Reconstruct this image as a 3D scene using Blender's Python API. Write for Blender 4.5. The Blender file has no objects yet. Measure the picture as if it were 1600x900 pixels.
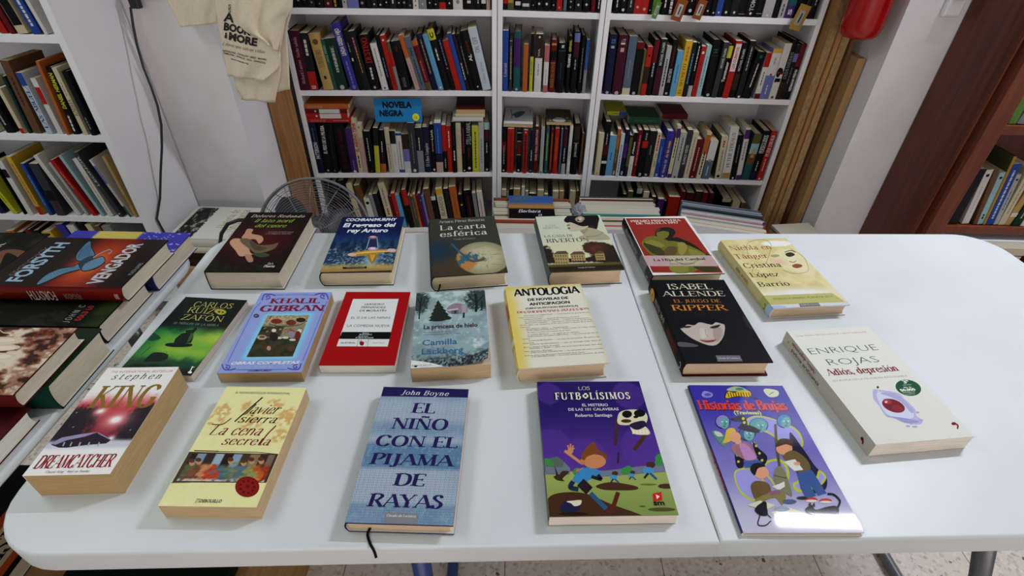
import bpy, bmesh, math, random
import numpy as np
from mathutils import Matrix, Vector

S = bpy.context.scene
COL = S.collection
PI = math.pi

# ---------------------------------------------------------------- camera
F_PX, PITCH, ROLL = 819.15, math.radians(37.106), math.radians(1.4608)
EYE = np.array([0.0, 0.0, 1.36])
_cp, _sp, _cr, _sr = math.cos(PITCH), math.sin(PITCH), math.cos(ROLL), math.sin(ROLL)
FWD = np.array([0, _cp, -_sp]); _u = np.array([0, _sp, _cp]); _r = np.array([1.0, 0, 0])
RGT = _cr * _r + _sr * _u
UPV = -_sr * _r + _cr * _u
cam = bpy.data.cameras.new('camera')
cam.sensor_fit = 'HORIZONTAL'; cam.sensor_width = 36.0
cam.lens = F_PX / 1600 * 36.0
cam.clip_start = 0.02
camo = bpy.data.objects.new('camera', cam); COL.objects.link(camo)
camo.matrix_world = Matrix(((RGT[0], UPV[0], -FWD[0], EYE[0]), (RGT[1], UPV[1], -FWD[1], EYE[1]),
                            (RGT[2], UPV[2], -FWD[2], EYE[2]), (0, 0, 0, 1)))
S.camera = camo

# ---------------------------------------------------------------- light and exposure
S.view_settings.view_transform = 'Standard'
S.view_settings.look = 'None'
S.view_settings.gamma = 1.0
S.view_settings.use_curve_mapping = False
S.view_settings.exposure = 0.40
S.cycles.use_denoising = True
S.cycles.max_bounces = 6
S.cycles.diffuse_bounces = 4
world = bpy.data.worlds.new('world'); S.world = world
world.use_nodes = True
world.node_tree.nodes['Background'].inputs[0].default_value = (0.80, 0.91, 0.98, 1)
world.node_tree.nodes['Background'].inputs[1].default_value = 0.27


def lamp(name, loc, target, sx, sy, power, color):
    d = bpy.data.lights.new(name, 'AREA'); d.shape = 'RECTANGLE'; d.size = sx; d.size_y = sy
    d.energy = power; d.color = color
    o = bpy.data.objects.new(name, d); COL.objects.link(o); o.location = loc
    o.rotation_euler = (Vector(target) - Vector(loc)).to_track_quat('-Z', 'Y').to_euler()
    return o


lamp('ceiling_tube_light', (1.73, 1.49, 2.75), (1.73, 1.49, 0), 0.6, 0.05, 38, (0.87, 0.91, 1.0))
lamp('ceiling_tube_light', (-1.9, 0.7, 2.75), (-1.9, 0.7, 0), 1.0, 1.5, 17, (0.90, 1.0, 0.98))
lamp('shop_window_light', (0.5, -2.5, 1.35), (0.5, 0.5, 1.0), 2.6, 1.5, 28, (1.0, 0.86, 0.80))

# ---------------------------------------------------------------- helpers
GAIN = 1.0


def lin(c):
    """sRGB hex string or 0-255 triple to a linear rgb array."""
    if isinstance(c, str):
        c = c.lstrip('#')
        c = [int(c[i:i + 2], 16) for i in (0, 2, 4)]
    c = np.asarray(c, float) / 255.0
    return lin01(c)


def lin01(c):
    c = np.clip((np.asarray(c, float) - 0.04) / 0.96, 0, 1)
    l = np.where(c <= 0.04045, c / 12.92, ((c + 0.055) / 1.055) ** 2.4)
    return np.minimum(l * GAIN, 0.86)


def hx(c):
    c = c.lstrip('#')
    return np.array([int(c[i:i + 2], 16) for i in (0, 2, 4)], float) / 255.0


def material(name, color=(0.8, 0.8, 0.8), rough=0.6, metal=0.0, spec=0.5):
    m = bpy.data.materials.new(name); m.use_nodes = True
    b = m.node_tree.nodes['Principled BSDF']
    b.inputs['Base Color'].default_value = (*color, 1)
    b.inputs['Roughness'].default_value = rough
    b.inputs['Metallic'].default_value = metal
    b.inputs['Specular IOR Level'].default_value = spec
    return m


def node(m, kind, **kw):
    n = m.node_tree.nodes.new(kind)
    for k, v in kw.items():
        setattr(n, k, v)
    return n


def noisy(m, c0, c1, scale=20, stretch=(1, 1, 1), detail=4, lo=0.35, hi=0.65, bump=0.0, rough=None):
    """object-space noise between two colours."""
    t = m.node_tree; L = t.links
    b = t.nodes['Principled BSDF']
    tc = node(m, 'ShaderNodeTexCoord'); mp = node(m, 'ShaderNodeMapping')
    mp.inputs['Scale'].default_value = stretch
    nz = node(m, 'ShaderNodeTexNoise'); nz.inputs['Scale'].default_value = scale; nz.inputs['Detail'].default_value = detail
    rp = node(m, 'ShaderNodeValToRGB')
    rp.color_ramp.elements[0].position = lo; rp.color_ramp.elements[0].color = (*c0, 1)
    rp.color_ramp.elements[1].position = hi; rp.color_ramp.elements[1].color = (*c1, 1)
    L.new(tc.outputs['Object'], mp.inputs[0]); L.new(mp.outputs[0], nz.inputs['Vector'])
    L.new(nz.outputs['Fac'], rp.inputs[0]); L.new(rp.outputs[0], b.inputs['Base Color'])
    if bump:
        bp = node(m, 'ShaderNodeBump'); bp.inputs['Strength'].default_value = bump; bp.inputs['Distance'].default_value = 0.002
        L.new(nz.outputs['Fac'], bp.inputs['Height']); L.new(bp.outputs[0], b.inputs['Normal'])
    return m


def print_mat(name, rough, spec=0.5):
    """printed surface: ink colours come from the mesh's 'ink' attribute."""
    m = material(name, rough=rough, spec=spec)
    a = node(m, 'ShaderNodeVertexColor', layer_name='ink')
    m.node_tree.links.new(a.outputs['Color'], m.node_tree.nodes['Principled BSDF'].inputs['Base Color'])
    return m


M_MATTE = print_mat('printed_matte_card', 0.65, 0.1)
M_SATIN = print_mat('printed_satin_card', 0.5, 0.07)
M_GLOSS = print_mat('printed_gloss_laminate', 0.20, 0.14)

M_LAMINATE = print_mat('printed_mirror_laminate', 0.04, 0.2)


def paper(name, c):
    m = material(name, rough=0.85, spec=0.15)
    c = np.array(c)
    noisy(m, tuple(c * 0.80), tuple(c * 1.06), scale=30, stretch=(1, 1, 28), detail=3, lo=0.3, hi=0.7)
    return m


P_CREAM = paper('page_edges_cream', lin('d2c4a6'))
P_TAN = paper('page_edges_tan', lin('b89d72'))
P_WHITE = paper('page_edges_white', lin('dcd8cc'))
P_PINK = paper('page_edges_warm', lin('d9c0a2'))
P_SAND = paper('page_edges_sand', lin('c8ae88'))
P_ROSE = paper('page_edges_pale_rose', lin('e6dccf'))
P_BONE = paper('page_edges_bone', lin('cbc0ac'))
PAPER = dict(cream=P_CREAM, tan=P_TAN, white=P_WHITE, pink=P_PINK, bone=P_BONE, sand=P_SAND, rose=P_ROSE)


class MB:
    """collects faces with an ink colour and links them as one mesh object."""

    def __init__(self):
        self.v, self.f, self.c, self.m = [], [], [], []

    def face(self, pts, col, mi=0):
        n = len(self.v); self.v += [tuple(p) for p in pts]
        self.f.append(list(range(n, n + len(pts))))
        col = np.asarray(col, float)
        if col.ndim == 1:
            col = np.tile(col, (len(pts), 1))
        self.c.append(col); self.m.append(mi)

    def mesh(self, V, Fs, col, mi=0):
        n = len(self.v); self.v += [tuple(p) for p in V]
        col = np.asarray(col, float)
        for f in Fs:
            self.f.append([n + i for i in f])
            self.c.append(np.tile(col, (len(f), 1)) if col.ndim == 1 else col[list(f)])
            self.m.append(mi)

    def box(self, a, b, col=(0.8, 0.8, 0.8), mi=0, M=None):
        x0, y0, z0 = a; x1, y1, z1 = b
        V = [(x0, y0, z0), (x1, y0, z0), (x1, y1, z0), (x0, y1, z0), (x0, y0, z1), (x1, y0, z1), (x1, y1, z1), (x0, y1, z1)]
        if M is not None:
            V = [tuple(M @ Vector(p)) for p in V]
        self.mesh(V, [(0, 3, 2, 1), (4, 5, 6, 7), (0, 1, 5, 4), (1, 2, 6, 5), (2, 3, 7, 6), (3, 0, 4, 7)], col, mi)

    def prism(self, loop, z0, z1, col=(0.8, 0.8, 0.8), mi=0, T=None):
        """closed polygon (x, y) extruded from z0 to z1; T maps a point to its place."""
        n = len(loop)
        V = [(x, y, z0) for x, y in loop] + [(x, y, z1) for x, y in loop]
        if T:
            V = [T(p) for p in V]
        Fs = [tuple(reversed(range(n))), tuple(range(n, 2 * n))] + [(i, (i + 1) % n, n + (i + 1) % n, n + i) for i in range(n)]
        self.mesh(V, Fs, col, mi)

    def tube(self, pts, r, col=(0.8, 0.8, 0.8), mi=0, seg=8, closed=False):
        pts = [Vector(p) for p in pts]; n = len(pts); V = []; Fs = []
        rr = r if hasattr(r, '__len__') else [r] * n
        up = Vector((0, 0, 1)); prev = None
        for i, p in enumerate(pts):
            if closed:
                d = pts[(i + 1) % n] - pts[i - 1]
            else:
                d = pts[min(i + 1, n - 1)] - pts[max(i - 1, 0)]
            d.normalize()
            a = prev - d * prev.dot(d) if prev is not None else d.cross(up if abs(d.z) < 0.9 else Vector((1, 0, 0)))
            a.normalize(); prev = a; b = d.cross(a)
            for k in range(seg):
                t = 2 * PI * k / seg
                V.append(tuple(p + (a * math.cos(t) + b * math.sin(t)) * rr[i]))
        for i in range(n if closed else n - 1):
            j = (i + 1) % n
            for k in range(seg):
                Fs.append((i * seg + k, i * seg + (k + 1) % seg, j * seg + (k + 1) % seg, j * seg + k))
        if not closed:
            Fs.append(tuple(reversed(range(seg)))); Fs.append(tuple(range((n - 1) * seg, n * seg)))
        self.mesh(V, Fs, col, mi)

    def lathe(self, prof, seg=32, col=(0.8, 0.8, 0.8), mi=0, T=None):
        V = []; Fs = []; n = len(prof)
        for k in range(seg):
            t = 2 * PI * k / seg
            for r, z in prof:
                p = (r * math.cos(t), r * math.sin(t), z)
                V.append(T(p) if T else p)
        for k in range(seg):
            j = (k + 1) % seg
            for i in range(n - 1):
                Fs.append((k * n + i, j * n + i, j * n + i + 1, k * n + i + 1))
        self.mesh(V, Fs, col, mi)

    def build(self, name, mats, parent=None, loc=None, smooth=False, ink=True, bevel=0, rot=None):
        me = bpy.data.meshes.new(name)
        me.from_pydata(self.v, [], self.f)
        mats = mats if isinstance(mats, (list, tuple)) else [mats]
        for m in mats:
            me.materials.append(m)
        if self.m and len(mats) > 1:
            me.polygons.foreach_set('material_index', np.array(self.m, dtype=np.int32))
        if ink:
            at = me.color_attributes.new('ink', 'FLOAT_COLOR', 'CORNER')
            C = np.concatenate(self.c); C = np.concatenate([C, np.ones((len(C), 1))], axis=1).astype(np.float32)
            at.data.foreach_set('color', C.ravel())
        if smooth:
            me.shade_smooth()
        me.update()
        o = bpy.data.objects.new(name, me); COL.objects.link(o)
        if parent is not None:
            o.parent = parent
        if loc is not None:
            o.location = loc
        if rot is not None:
            o.rotation_euler = rot
        if bevel:
            b = o.modifiers.new('edge', 'BEVEL'); b.width = bevel; b.segments = 2; b.limit_method = 'ANGLE'
        return o


def tag(o, label, cat, group=None, kind=None):
    if label:
        o['label'] = label
    if cat:
        o['category'] = cat
    if group:
        o['group'] = group
    if kind:
        o['kind'] = kind
    return o


def empty(name, loc=(0, 0, 0), rz=0.0, rot=None):
    o = bpy.data.objects.new(name, None); COL.objects.link(o)
    o.location = loc; o.rotation_euler = rot if rot is not None else (0, 0, rz); o.empty_display_size = 0.05
    return o


def struct(o):
    o['kind'] = 'structure'
    return o


def ray(px, py):
    """direction of the camera ray through a point of the 1600 x 900 photograph."""
    return RGT * (px - 800) / F_PX + UPV * (450 - py) / F_PX + FWD


def on_z(px, py, z):
    d = ray(px, py); return EYE + d * ((z - EYE[2]) / d[2])


def on_y(px, py, y):
    d = ray(px, py); return EYE + d * (y / d[1])


# ---------------------------------------------------------------- lettering
_SANS = {}
_MEAS = {}


def sans_mesh(s, bold=0.0):
    """flat faces of a line of sans lettering, capital height 1, starting at x = 0."""
    key = (s, bold)
    if key not in _SANS:
        cu = bpy.data.curves.new('lettering', 'FONT'); cu.body = s; cu.size = 1.0; cu.offset = bold; cu.resolution_u = 2
        ob = bpy.data.objects.new('lettering', cu)
        me = bpy.data.meshes.new_from_object(ob)
        V = np.array([v.co[:2] for v in me.vertices]) if len(me.vertices) else np.zeros((0, 2))
        Fs = [tuple(p.vertices) for p in me.polygons]
        bpy.data.objects.remove(ob); bpy.data.curves.remove(cu); bpy.data.meshes.remove(me)
        if 'H' not in _MEAS:
            _MEAS['H'] = 1.0
            h = sans_mesh('H')[0]
            _MEAS['H'] = h[:, 1].max()
            _SANS.clear()
        V = V / _MEAS['H']
        if len(V):
            V[:, 0] -= V[:, 0].min()
        _SANS[key] = (V, Fs, V[:, 0].max() if len(V) else 0.0)
    return _SANS[key]


# a skeleton serif alphabet: advance width; strokes. '~' smooth, '-' hairline
GLYPH = {
    'A': (74, "-2,0 37,100;37,100 72,0;-15,34 60,34"), 'B': (64, "12,0 12,100;~12,100 35,100 52,90 52,75 35,54 12,53;~12,53 38,53 57,42 57,26 40,1 12,0"),
    'C': (72, "~64,78 52,97 36,100 16,86 8,50 16,14 36,0 52,3 65,22;-64,78 64,98"), 'D': (76, "12,0 12,100;~12,100 36,100 60,85 67,50 60,15 36,0 12,0"),
    'E': (60, "12,0 12,100;12,100 54,100;12,52 44,52;12,0 56,0;-54,100 54,82;-56,0 56,19;-44,60 44,44"),
    'F': (56, "12,0 12,100;12,100 52,100;12,50 42,50;-52,100 52,82;-42,58 42,42"),
    'G': (78, "~64,80 52,97 36,100 16,86 8,50 16,14 36,0 54,3 64,12;64,8 64,42;-50,42 76,42;-64,80 64,98"), 'H': (80, "12,0 12,100;66,0 66,100;12,52 66,52"),
    'I': (28, "14,0 14,100"), 'J': (40, "26,100 26,14;~26,14 22,-8 10,-16 0,-8"), 'K': (72, "12,0 12,100;-60,100 12,40;26,54 66,0"),
    'L': (60, "12,0 12,100;12,0 56,0;-56,0 56,20"), 'M': (92, "-12,0 14,100;14,100 46,4;-46,4 78,100;78,100 80,0"), 'N': (80, "-12,0 12,100;12,100 68,0;-68,0 68,100"),
    'O': (80, "~40,100 16,86 8,50 16,14 40,0 64,14 72,50 64,86 40,100"), 'P': (60, "12,0 12,100;~12,100 38,100 54,88 54,72 38,50 12,48"),
    'Q': (80, "~40,100 16,86 8,50 16,14 40,0 64,14 72,50 64,86 40,100;44,10 74,-20"), 'R': (68, "12,0 12,100;~12,100 38,100 54,90 54,75 38,54 12,52;32,52 66,0"),
    'S': (56, "~46,80 38,97 26,100 12,90 10,76 20,62 34,50 46,36 46,20 36,4 24,0 12,4 6,22;-46,80 46,98;-6,22 6,2"), 'T': (68, "34,0 34,100;4,100 64,100;-4,100 4,82;-64,100 64,82"),
    'U': (78, "12,100 12,32;~12,32 18,8 38,0 58,8 64,32;-64,32 64,100"), 'V': (74, "2,100 37,0;-37,0 72,100"), 'W': (100, "2,100 28,0;-28,0 50,90;50,90 74,0;-74,0 98,100"),
    'X': (72, "6,100 66,0;-4,0 66,100"), 'Y': (70, "4,100 35,46;-66,100 35,46;35,46 35,0"), 'Z': (64, "6,100 58,100;58,100 6,0;6,0 60,0;-60,0 60,20;-6,100 6,82"),
    'a': (52, "~10,54 22,66 34,62 38,46;38,46 38,8;~38,8 42,0 50,5;~38,38 18,34 8,18 16,2 28,4 38,16"), 'b': (56, "10,100 10,2;~10,48 26,64 42,56 48,33 42,8 26,0 10,10"),
    'c': (50, "~44,50 36,63 26,66 12,54 8,33 14,8 28,0 38,4 46,16"), 'd': (58, "44,100 44,0;~44,50 30,66 14,58 8,33 14,8 28,0 44,14"),
    'e': (52, "-9,38 46,38;~46,38 42,58 28,66 14,56 8,33 14,8 28,0 40,4 47,16"), 'f': (36, "18,0 18,78;~18,78 22,96 34,100 41,90;-6,64 34,64"),
    'g': (52, "~40,46 34,62 24,66 12,58 10,44 14,30 24,25 36,30 40,46;~14,28 9,14 22,8 40,4 46,-10 36,-26 20,-28 6,-20 8,-6 18,4;-38,60 50,66"),
    'h': (56, "10,0 10,100;~10,46 24,66 38,60 43,44;43,44 43,0"), 'i': (28, "13,0 13,66;*13,88"), 'j': (28, "15,66 15,-8;~15,-8 11,-26 -2,-26;*15,88"),
    'k': (54, "10,0 10,100;-44,64 10,26;22,36 48,0"), 'l': (26, "12,0 12,100"), 'm': (84, "10,0 10,66;~10,46 24,66 36,60 40,44;40,44 40,0;~40,46 54,66 66,60 70,44;70,44 70,0"),
    'n': (56, "10,0 10,66;~10,46 24,66 38,60 43,44;43,44 43,0"), 'o': (58, "~29,66 13,57 8,33 13,9 29,0 45,9 50,33 45,57 29,66"), 'p': (56, "10,-30 10,66;~10,48 26,66 42,56 48,33 42,8 26,0 10,12"),
    'q': (56, "44,-30 44,66;~44,48 30,66 14,58 8,33 14,8 28,0 44,14"), 'r': (42, "12,0 12,66;~12,44 22,62 34,66 39,57"), 's': (44, "~36,54 30,64 20,66 10,56 12,44 24,36 36,24 37,12 28,1 18,0 8,4 6,16"),
    't': (38, "16,84 16,14;~16,14 20,2 30,0 37,9;-4,64 33,64"), 'u': (56, "10,66 10,20;~10,20 16,2 28,0 43,16;43,66 43,0"), 'v': (52, "4,66 26,0;-26,0 48,66"),
    'w': (76, "4,66 22,0;-22,0 38,60;38,60 54,0;-54,0 72,66"), 'x': (52, "5,66 46,0;-4,0 46,66"), 'y': (52, "4,66 27,2;-48,66 27,2;~27,2 18,-22 8,-29 0,-24"), 'z': (46, "5,66 40,66;40,66 5,0;5,0 41,0"),
    '0': (58, "~29,100 12,80 8,50 12,20 29,0 46,20 50,50 46,80 29,100"), '1': (40, "22,0 22,100;-8,84 22,100"), '2': (54, "~8,76 14,94 28,100 42,92 44,74 34,46 8,0;8,0 48,0"),
    '7': (52, "6,100 46,100;46,100 18,0"), '9': (56, "~46,70 40,46 26,40 12,54 10,72 16,94 30,100 44,86 47,60 40,20 22,0"),
    ',': (24, "*10,4;-12,4 6,-16"), '.': (24, "*10,4"), '·': (28, "*14,40"), '-': (36, "6,36 30,36"), "'": (18, "9,100 9,78"), '/': (40, "-2,-10 38,110"), '&': (76, "~64,44 48,8 26,0 8,18 14,40 38,62 40,86 28,100 16,88 20,66 66,0"),
}
ACCENT = {'á': 'a', 'é': 'e', 'í': 'i', 'ó': 'o', 'ú': 'u', 'ñ': 'n', 'ä': 'a', 'Ñ': 'N', 'Ó': 'O', 'Í': 'I', 'Á': 'A', 'É': 'E', 'Ú': 'U'}


def smooth_path(P, k=5):
    P = np.asarray(P, float); n = len(P); closed = n > 3 and np.allclose(P[0], P[-1]); out = []
    for i in range(n - 1):
        p1, p2 = P[i], P[i + 1]
        p0 = P[i - 1] if i > 0 else (P[-2] if closed else 2 * p1 - p2)
        p3 = P[i + 2] if i + 2 < n else (P[1] if closed else 2 * p2 - p1)
        for j in range(k):
            t = j / k
            out.append(0.5 * (2 * p1 + (p2 - p0) * t + (2 * p0 - 5 * p1 + 4 * p2 - p3) * t * t + (3 * p1 - p0 - 3 * p2 + p3) * t ** 3))
    out.append(P[-1])
    return np.array(out)


def serif_mesh(s, thick=13.0, thin=4.5, serif=8.0, slant=0.0, track=0.0):
    V = []; Fs = []; x0 = 0.0

    def quad(a, b, c, d):
        n = len(V); V.extend([a, b, c, d]); Fs.append((n, n + 1, n + 2, n + 3))

    def stroke(P, hair):
        P = np.asarray(P, float)
        D = np.gradient(P, axis=0) if len(P) > 2 else np.tile(P[1] - P[0], (2, 1))
        D = D / (np.linalg.norm(D, axis=1, keepdims=True) + 1e-9)
        w = np.full(len(P), thin) if hair else thin + (thick - thin) * np.abs(D[:, 1]) ** 1.3
        N = np.stack([-D[:, 1], D[:, 0]], 1) * (w / 2)[:, None]
        A, B = P + N, P - N
        for i in range(len(P) - 1):
            quad(tuple(A[i]), tuple(B[i]), tuple(B[i + 1]), tuple(A[i + 1]))

    for ch in s:
        base = ACCENT.get(ch, ch)
        if base not in GLYPH:
            x0 += 30 + track; continue
        w, st = GLYPH[base]
        for q in st.split(';'):
            dot = q[0] == '*'; sm = q[0] == '~'
            hair = q[0] == '-' and not (len(q) > 1 and q[1] == '-') and q.count(',') >= 2 and base != 'j'
            body = q[1:] if (dot or sm or hair) else q
            P = [tuple(float(k) for k in p.split(',')) for p in body.split(' ')]
            P = [(x + x0, y) for x, y in P]
            if dot:
                if ch in 'í':
                    continue
                a, b = P[0]; r = thick * 0.62
                n = len(V)
                V.extend([(a + r * math.cos(t * PI / 4), b + r * math.sin(t * PI / 4)) for t in range(8)]); Fs.append(tuple(range(n, n + 8)))
                continue
            if sm:
                P = smooth_path(P)
            stroke(P, hair)
            if serif > 0 and not sm:
                d = (P[1][0] - P[0][0], P[1][1] - P[0][1])
                if abs(d[1]) > 40 and abs(d[1]) > 0.8 * abs(d[0]):
                    for e in P:
                        hw = (thin if hair else thick) / 2
                        if base in 'AMN' and e[1] > 90 and not hair and base == 'A':
                            continue
                        if e[1] in (0, 100, -30) or (e[1] == 66):
                            l, r = hw + serif, hw + serif
                            if e[1] >= 66 and (base.islower()) and base not in 'vwxyu':
                                r = hw * 0.6
                            y1 = e[1] + (thin if e[1] <= 0 else -thin)
                            quad((e[0] - l, e[1]), (e[0] + r, e[1]), (e[0] + r, y1), (e[0] - l, y1))
        if ch in ACCENT:
            top = 112 if base.isupper() else 78
            cx = x0 + w * 0.5
            if ch in 'ñÑ':
                stroke(smooth_path([(cx - 18, top), (cx - 8, top + 9), (cx + 8, top), (cx + 18, top + 9)]), False)
            elif ch == 'ä':
                for k in (-11, 11):
                    quad((cx + k - 6, top), (cx + k + 6, top), (cx + k + 6, top + 12), (cx + k - 6, top + 12))
            else:
                quad((cx - 6, top), (cx + 2, top), (cx + 16, top + 20), (cx + 4, top + 20))
        x0 += w + track
    V = np.array(V) / 100.0 if V else np.zeros((0, 2))
    if len(V):
        V[:, 0] += V[:, 1] * slant
        V[:, 0] -= V[:, 0].min()
    return V, Fs, (V[:, 0].max() if len(V) else 0.0)


def letters(*a, **k):
    V, Fs, w = _letters(*a, **k)
    up = []
    for f in Fs:                                            # every face turned the same way up
        ar = sum(V[f[i - 1]][0] * V[f[i]][1] - V[f[i]][0] * V[f[i - 1]][1] for i in range(len(f)))
        up.append(tuple(f) if ar > 0 else tuple(reversed(f)))
    return V, up, w


def _letters(s, font='sans', bold=0.0, slant=0.0, track=0.0):
    if font == 'sans':
        V, Fs, w = sans_mesh(s, bold)
        V = V.copy()
        if slant and len(V):
            V[:, 0] += V[:, 1] * slant; V[:, 0] -= V[:, 0].min(); w = V[:, 0].max()
        return V, Fs, w
    th = {'serif': (12, 4.5, 7), 'bold': (19, 6.5, 8), 'light': (8, 4, 6), 'plain': (8, 7, 0), 'script': (11, 3, 0), 'slab': (20, 11, 9), 'fat': (24, 15, 0), 'cond': (22, 6, 7)}[font]
    return serif_mesh(s, th[0], th[1], th[2], slant, track + (5 if font in ('serif', 'bold', 'slab', 'light') else 2))


def rise(V, Fs):
    """hair's-breadth height of each stroke, so that crossing strokes never share one plane."""
    z = np.zeros(len(V))
    for k, f in enumerate(Fs):
        for i in f:
            z[i] = (k % 16) * 1.5e-6
    return z


# ---------------------------------------------------------------- printed art noise
def vnoise(x, y, seed=0):
    xi = np.floor(x).astype(np.int64); yi = np.floor(y).astype(np.int64); fx = x - xi; fy = y - yi
    fx = fx * fx * (3 - 2 * fx); fy = fy * fy * (3 - 2 * fy)

    def h(i, j):
        n = (i * 374761393 + j * 668265263 + seed * 974634777) & 0x7fffffff
        n = ((n ^ (n >> 13)) * 1274126177) & 0x7fffffff
        return ((n ^ (n >> 16)) & 0xffff) / 65535.0
    return (h(xi, yi) * (1 - fx) + h(xi + 1, yi) * fx) * (1 - fy) + (h(xi, yi + 1) * (1 - fx) + h(xi + 1, yi + 1) * fx) * fy


def fbm(x, y, seed=0, o=4):
    r = 0; a = 0.5; t = 0
    for k in range(o):
        r = r + a * vnoise(x * 2 ** k, y * 2 ** k, seed + k); t += a; a *= 0.55
    return r / t


def mix(a, b, t):
    t = np.clip(t, 0, 1)[..., None]
    return a * (1 - t) + b * t


def sstep(a, b, x):
    t = np.clip((x - a) / (b - a), 0, 1); return t * t * (3 - 2 * t)


def gauss(U, V, u, v, ru, rv):
    return np.exp(-(((U - u) / ru) ** 2 + ((V - v) / rv) ** 2))
# ---------------------------------------------------------------- the room
M_WALL = noisy(material('white_painted_plaster', rough=0.7, spec=0.2), tuple(lin('dad8da')), tuple(lin('e2e0e3')), scale=6, bump=0.06)
M_CEIL = material('ceiling_paint', tuple(lin('c8c8c4')), 0.9)

M_FLOOR = material('terrazzo', rough=0.35)
_t = M_FLOOR.node_tree; _b = _t.nodes['Principled BSDF']
_tc = node(M_FLOOR, 'ShaderNodeTexCoord')
_vo = node(M_FLOOR, 'ShaderNodeTexVoronoi'); _vo.inputs['Scale'].default_value = 105; _vo.inputs['Randomness'].default_value = 1.0
_vd = node(M_FLOOR, 'ShaderNodeTexVoronoi'); _vd.feature = 'DISTANCE_TO_EDGE'; _vd.inputs['Scale'].default_value = 105
_r1 = node(M_FLOOR, 'ShaderNodeValToRGB'); _r1.color_ramp.interpolation = 'CONSTANT'
_el = _r1.color_ramp.elements; _el[0].color = (*lin('c9beb3'), 1); _el[1].position = 0.42; _el[1].color = (*lin('b8aba0'), 1)
for _p, _c in ((0.60, 'd0c6bb'), (0.78, 'ab9e93'), (0.88, 'c4bab0'), (0.975, '5a524c')):
    e = _el.new(_p); e.color = (*lin(_c), 1)
_sp = node(M_FLOOR, 'ShaderNodeSeparateColor'); _mx = node(M_FLOOR, 'ShaderNodeMix', data_type='RGBA')
_r2 = node(M_FLOOR, 'ShaderNodeValToRGB'); _r2.color_ramp.elements[0].position = 0.04; _r2.color_ramp.elements[1].position = 0.10
_br = node(M_FLOOR, 'ShaderNodeTexBrick'); _br.inputs['Scale'].default_value = 1.0; _br.offset = 0.0
for _k, _v in (('Brick Width', 0.4), ('Row Height', 0.4), ('Mortar Size', 0.0015), ('Color1', (1, 1, 1, 1)), ('Color2', (1, 1, 1, 1)), ('Mortar', (0.35, 0.3, 0.25, 1))):
    _br.inputs[_k].default_value = _v
_mm = node(M_FLOOR, 'ShaderNodeMix', data_type='RGBA', blend_type='MULTIPLY'); _mm.inputs['Factor'].default_value = 1
_l = _t.links
_l.new(_tc.outputs['Object'], _vo.inputs['Vector']); _l.new(_tc.outputs['Object'], _vd.inputs['Vector']); _l.new(_tc.outputs['Object'], _br.inputs['Vector'])
_l.new(_vo.outputs['Color'], _sp.inputs[0]); _l.new(_sp.outputs[0], _r1.inputs[0]); _l.new(_vd.outputs['Distance'], _r2.inputs[0])
_l.new(_r2.outputs[0], _mx.inputs['Factor']); _mx.inputs['A'].default_value = (*lin('c8bdb2'), 1); _l.new(_r1.outputs[0], _mx.inputs['B'])
_l.new(_mx.outputs['Result'], _mm.inputs['A']); _l.new(_br.outputs['Color'], _mm.inputs['B']); _l.new(_mm.outputs['Result'], _b.inputs['Base Color'])


def plain_box(name, a, b, mat, parent=None, bevel=0):
    m = MB(); m.box(a, b); return m.build(name, mat, parent, ink=False, bevel=bevel)


YB = 2.47                                               # back of the recess
struct(plain_box('floor', (-3.2, -2.6, -0.1), (3.2, 2.7, 0.0), M_FLOOR))
struct(plain_box('ceiling', (-3.2, -2.6, 2.8), (3.2, 2.7, 2.9), M_CEIL))
struct(plain_box('wall_back', (-3.2, YB, 0.0), (3.2, YB + 0.1, 2.8), M_WALL))
struct(plain_box('wall_left', (-3.2, 1.845, 0.0), (-0.985, YB, 2.8), M_WALL))
struct(plain_box('wall_right', (1.275, 1.95, 0.0), (3.2, YB, 2.8), M_WALL))
struct(plain_box('wall_side', (3.1, -2.6, 0.0), (3.2, 1.95, 2.8), M_WALL))

# ---------------------------------------------------------------- furniture
M_WHITE = noisy(material('white_melamine', rough=0.45, spec=0.4), tuple(lin('d9d8da')), tuple(lin('dfdee1')), scale=3)
M_PLASTIC = noisy(material('white_moulded_plastic', rough=0.38, spec=0.35), tuple(lin('cdd2d4')), tuple(lin('d4d9db')), scale=5, bump=0.0)
M_STEEL = material('grey_painted_steel', tuple(lin('6a6c70')), 0.35, 0.4)
M_BLUE = material('blue_painted_steel', tuple(lin('26407c')), 0.4)


def wood(name, c0, c1, stretch, scale=6, rough=0.45, lo=.3, hi=.7):
    return noisy(material(name, rough=rough, spec=0.35), tuple(lin(c0)), tuple(lin(c1)), scale=scale, stretch=stretch, detail=6, lo=lo, hi=hi)


M_MAHOG = wood('reddish_brown_veneer', '4a2214', '6a3420', (9, 9, .6), rough=0.35)
M_MAHOG_FRONT = wood('red_brown_front_edge', '5c2b17', '743c20', (9, 9, .6), rough=0.35)
M_PLY = wood('brown_plywood_face', '8a6038', 'ab8050', (14, 14, .5), rough=0.7)
M_CHIP = noisy(material('chipboard_edge', rough=0.85, spec=0.15), tuple(lin('8f7352')), tuple(lin('a88c66')), scale=90, detail=3, stretch=(1, 1, .5))
M_TANBOARD = wood('tan_board_face', '98784f', 'a8875e', (12, 12, .4), rough=0.7)
M_DARKPLY = wood('dark_board_edge', '5c3e28', '785638', (20, 20, .5), rough=0.75)

UNITS = {'L': ((-0.8785, 2.1097), 4.25, 0.80), 'M': ((-0.0807, 2.1690), -1.25, 0.40), 'R': ((0.3192, 2.1603), -0.79, 0.80)}
SHELF_Z = (0.08, 0.360, 0.714, 1.007, 1.32, 1.63)
DEPTH = 0.28


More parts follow.
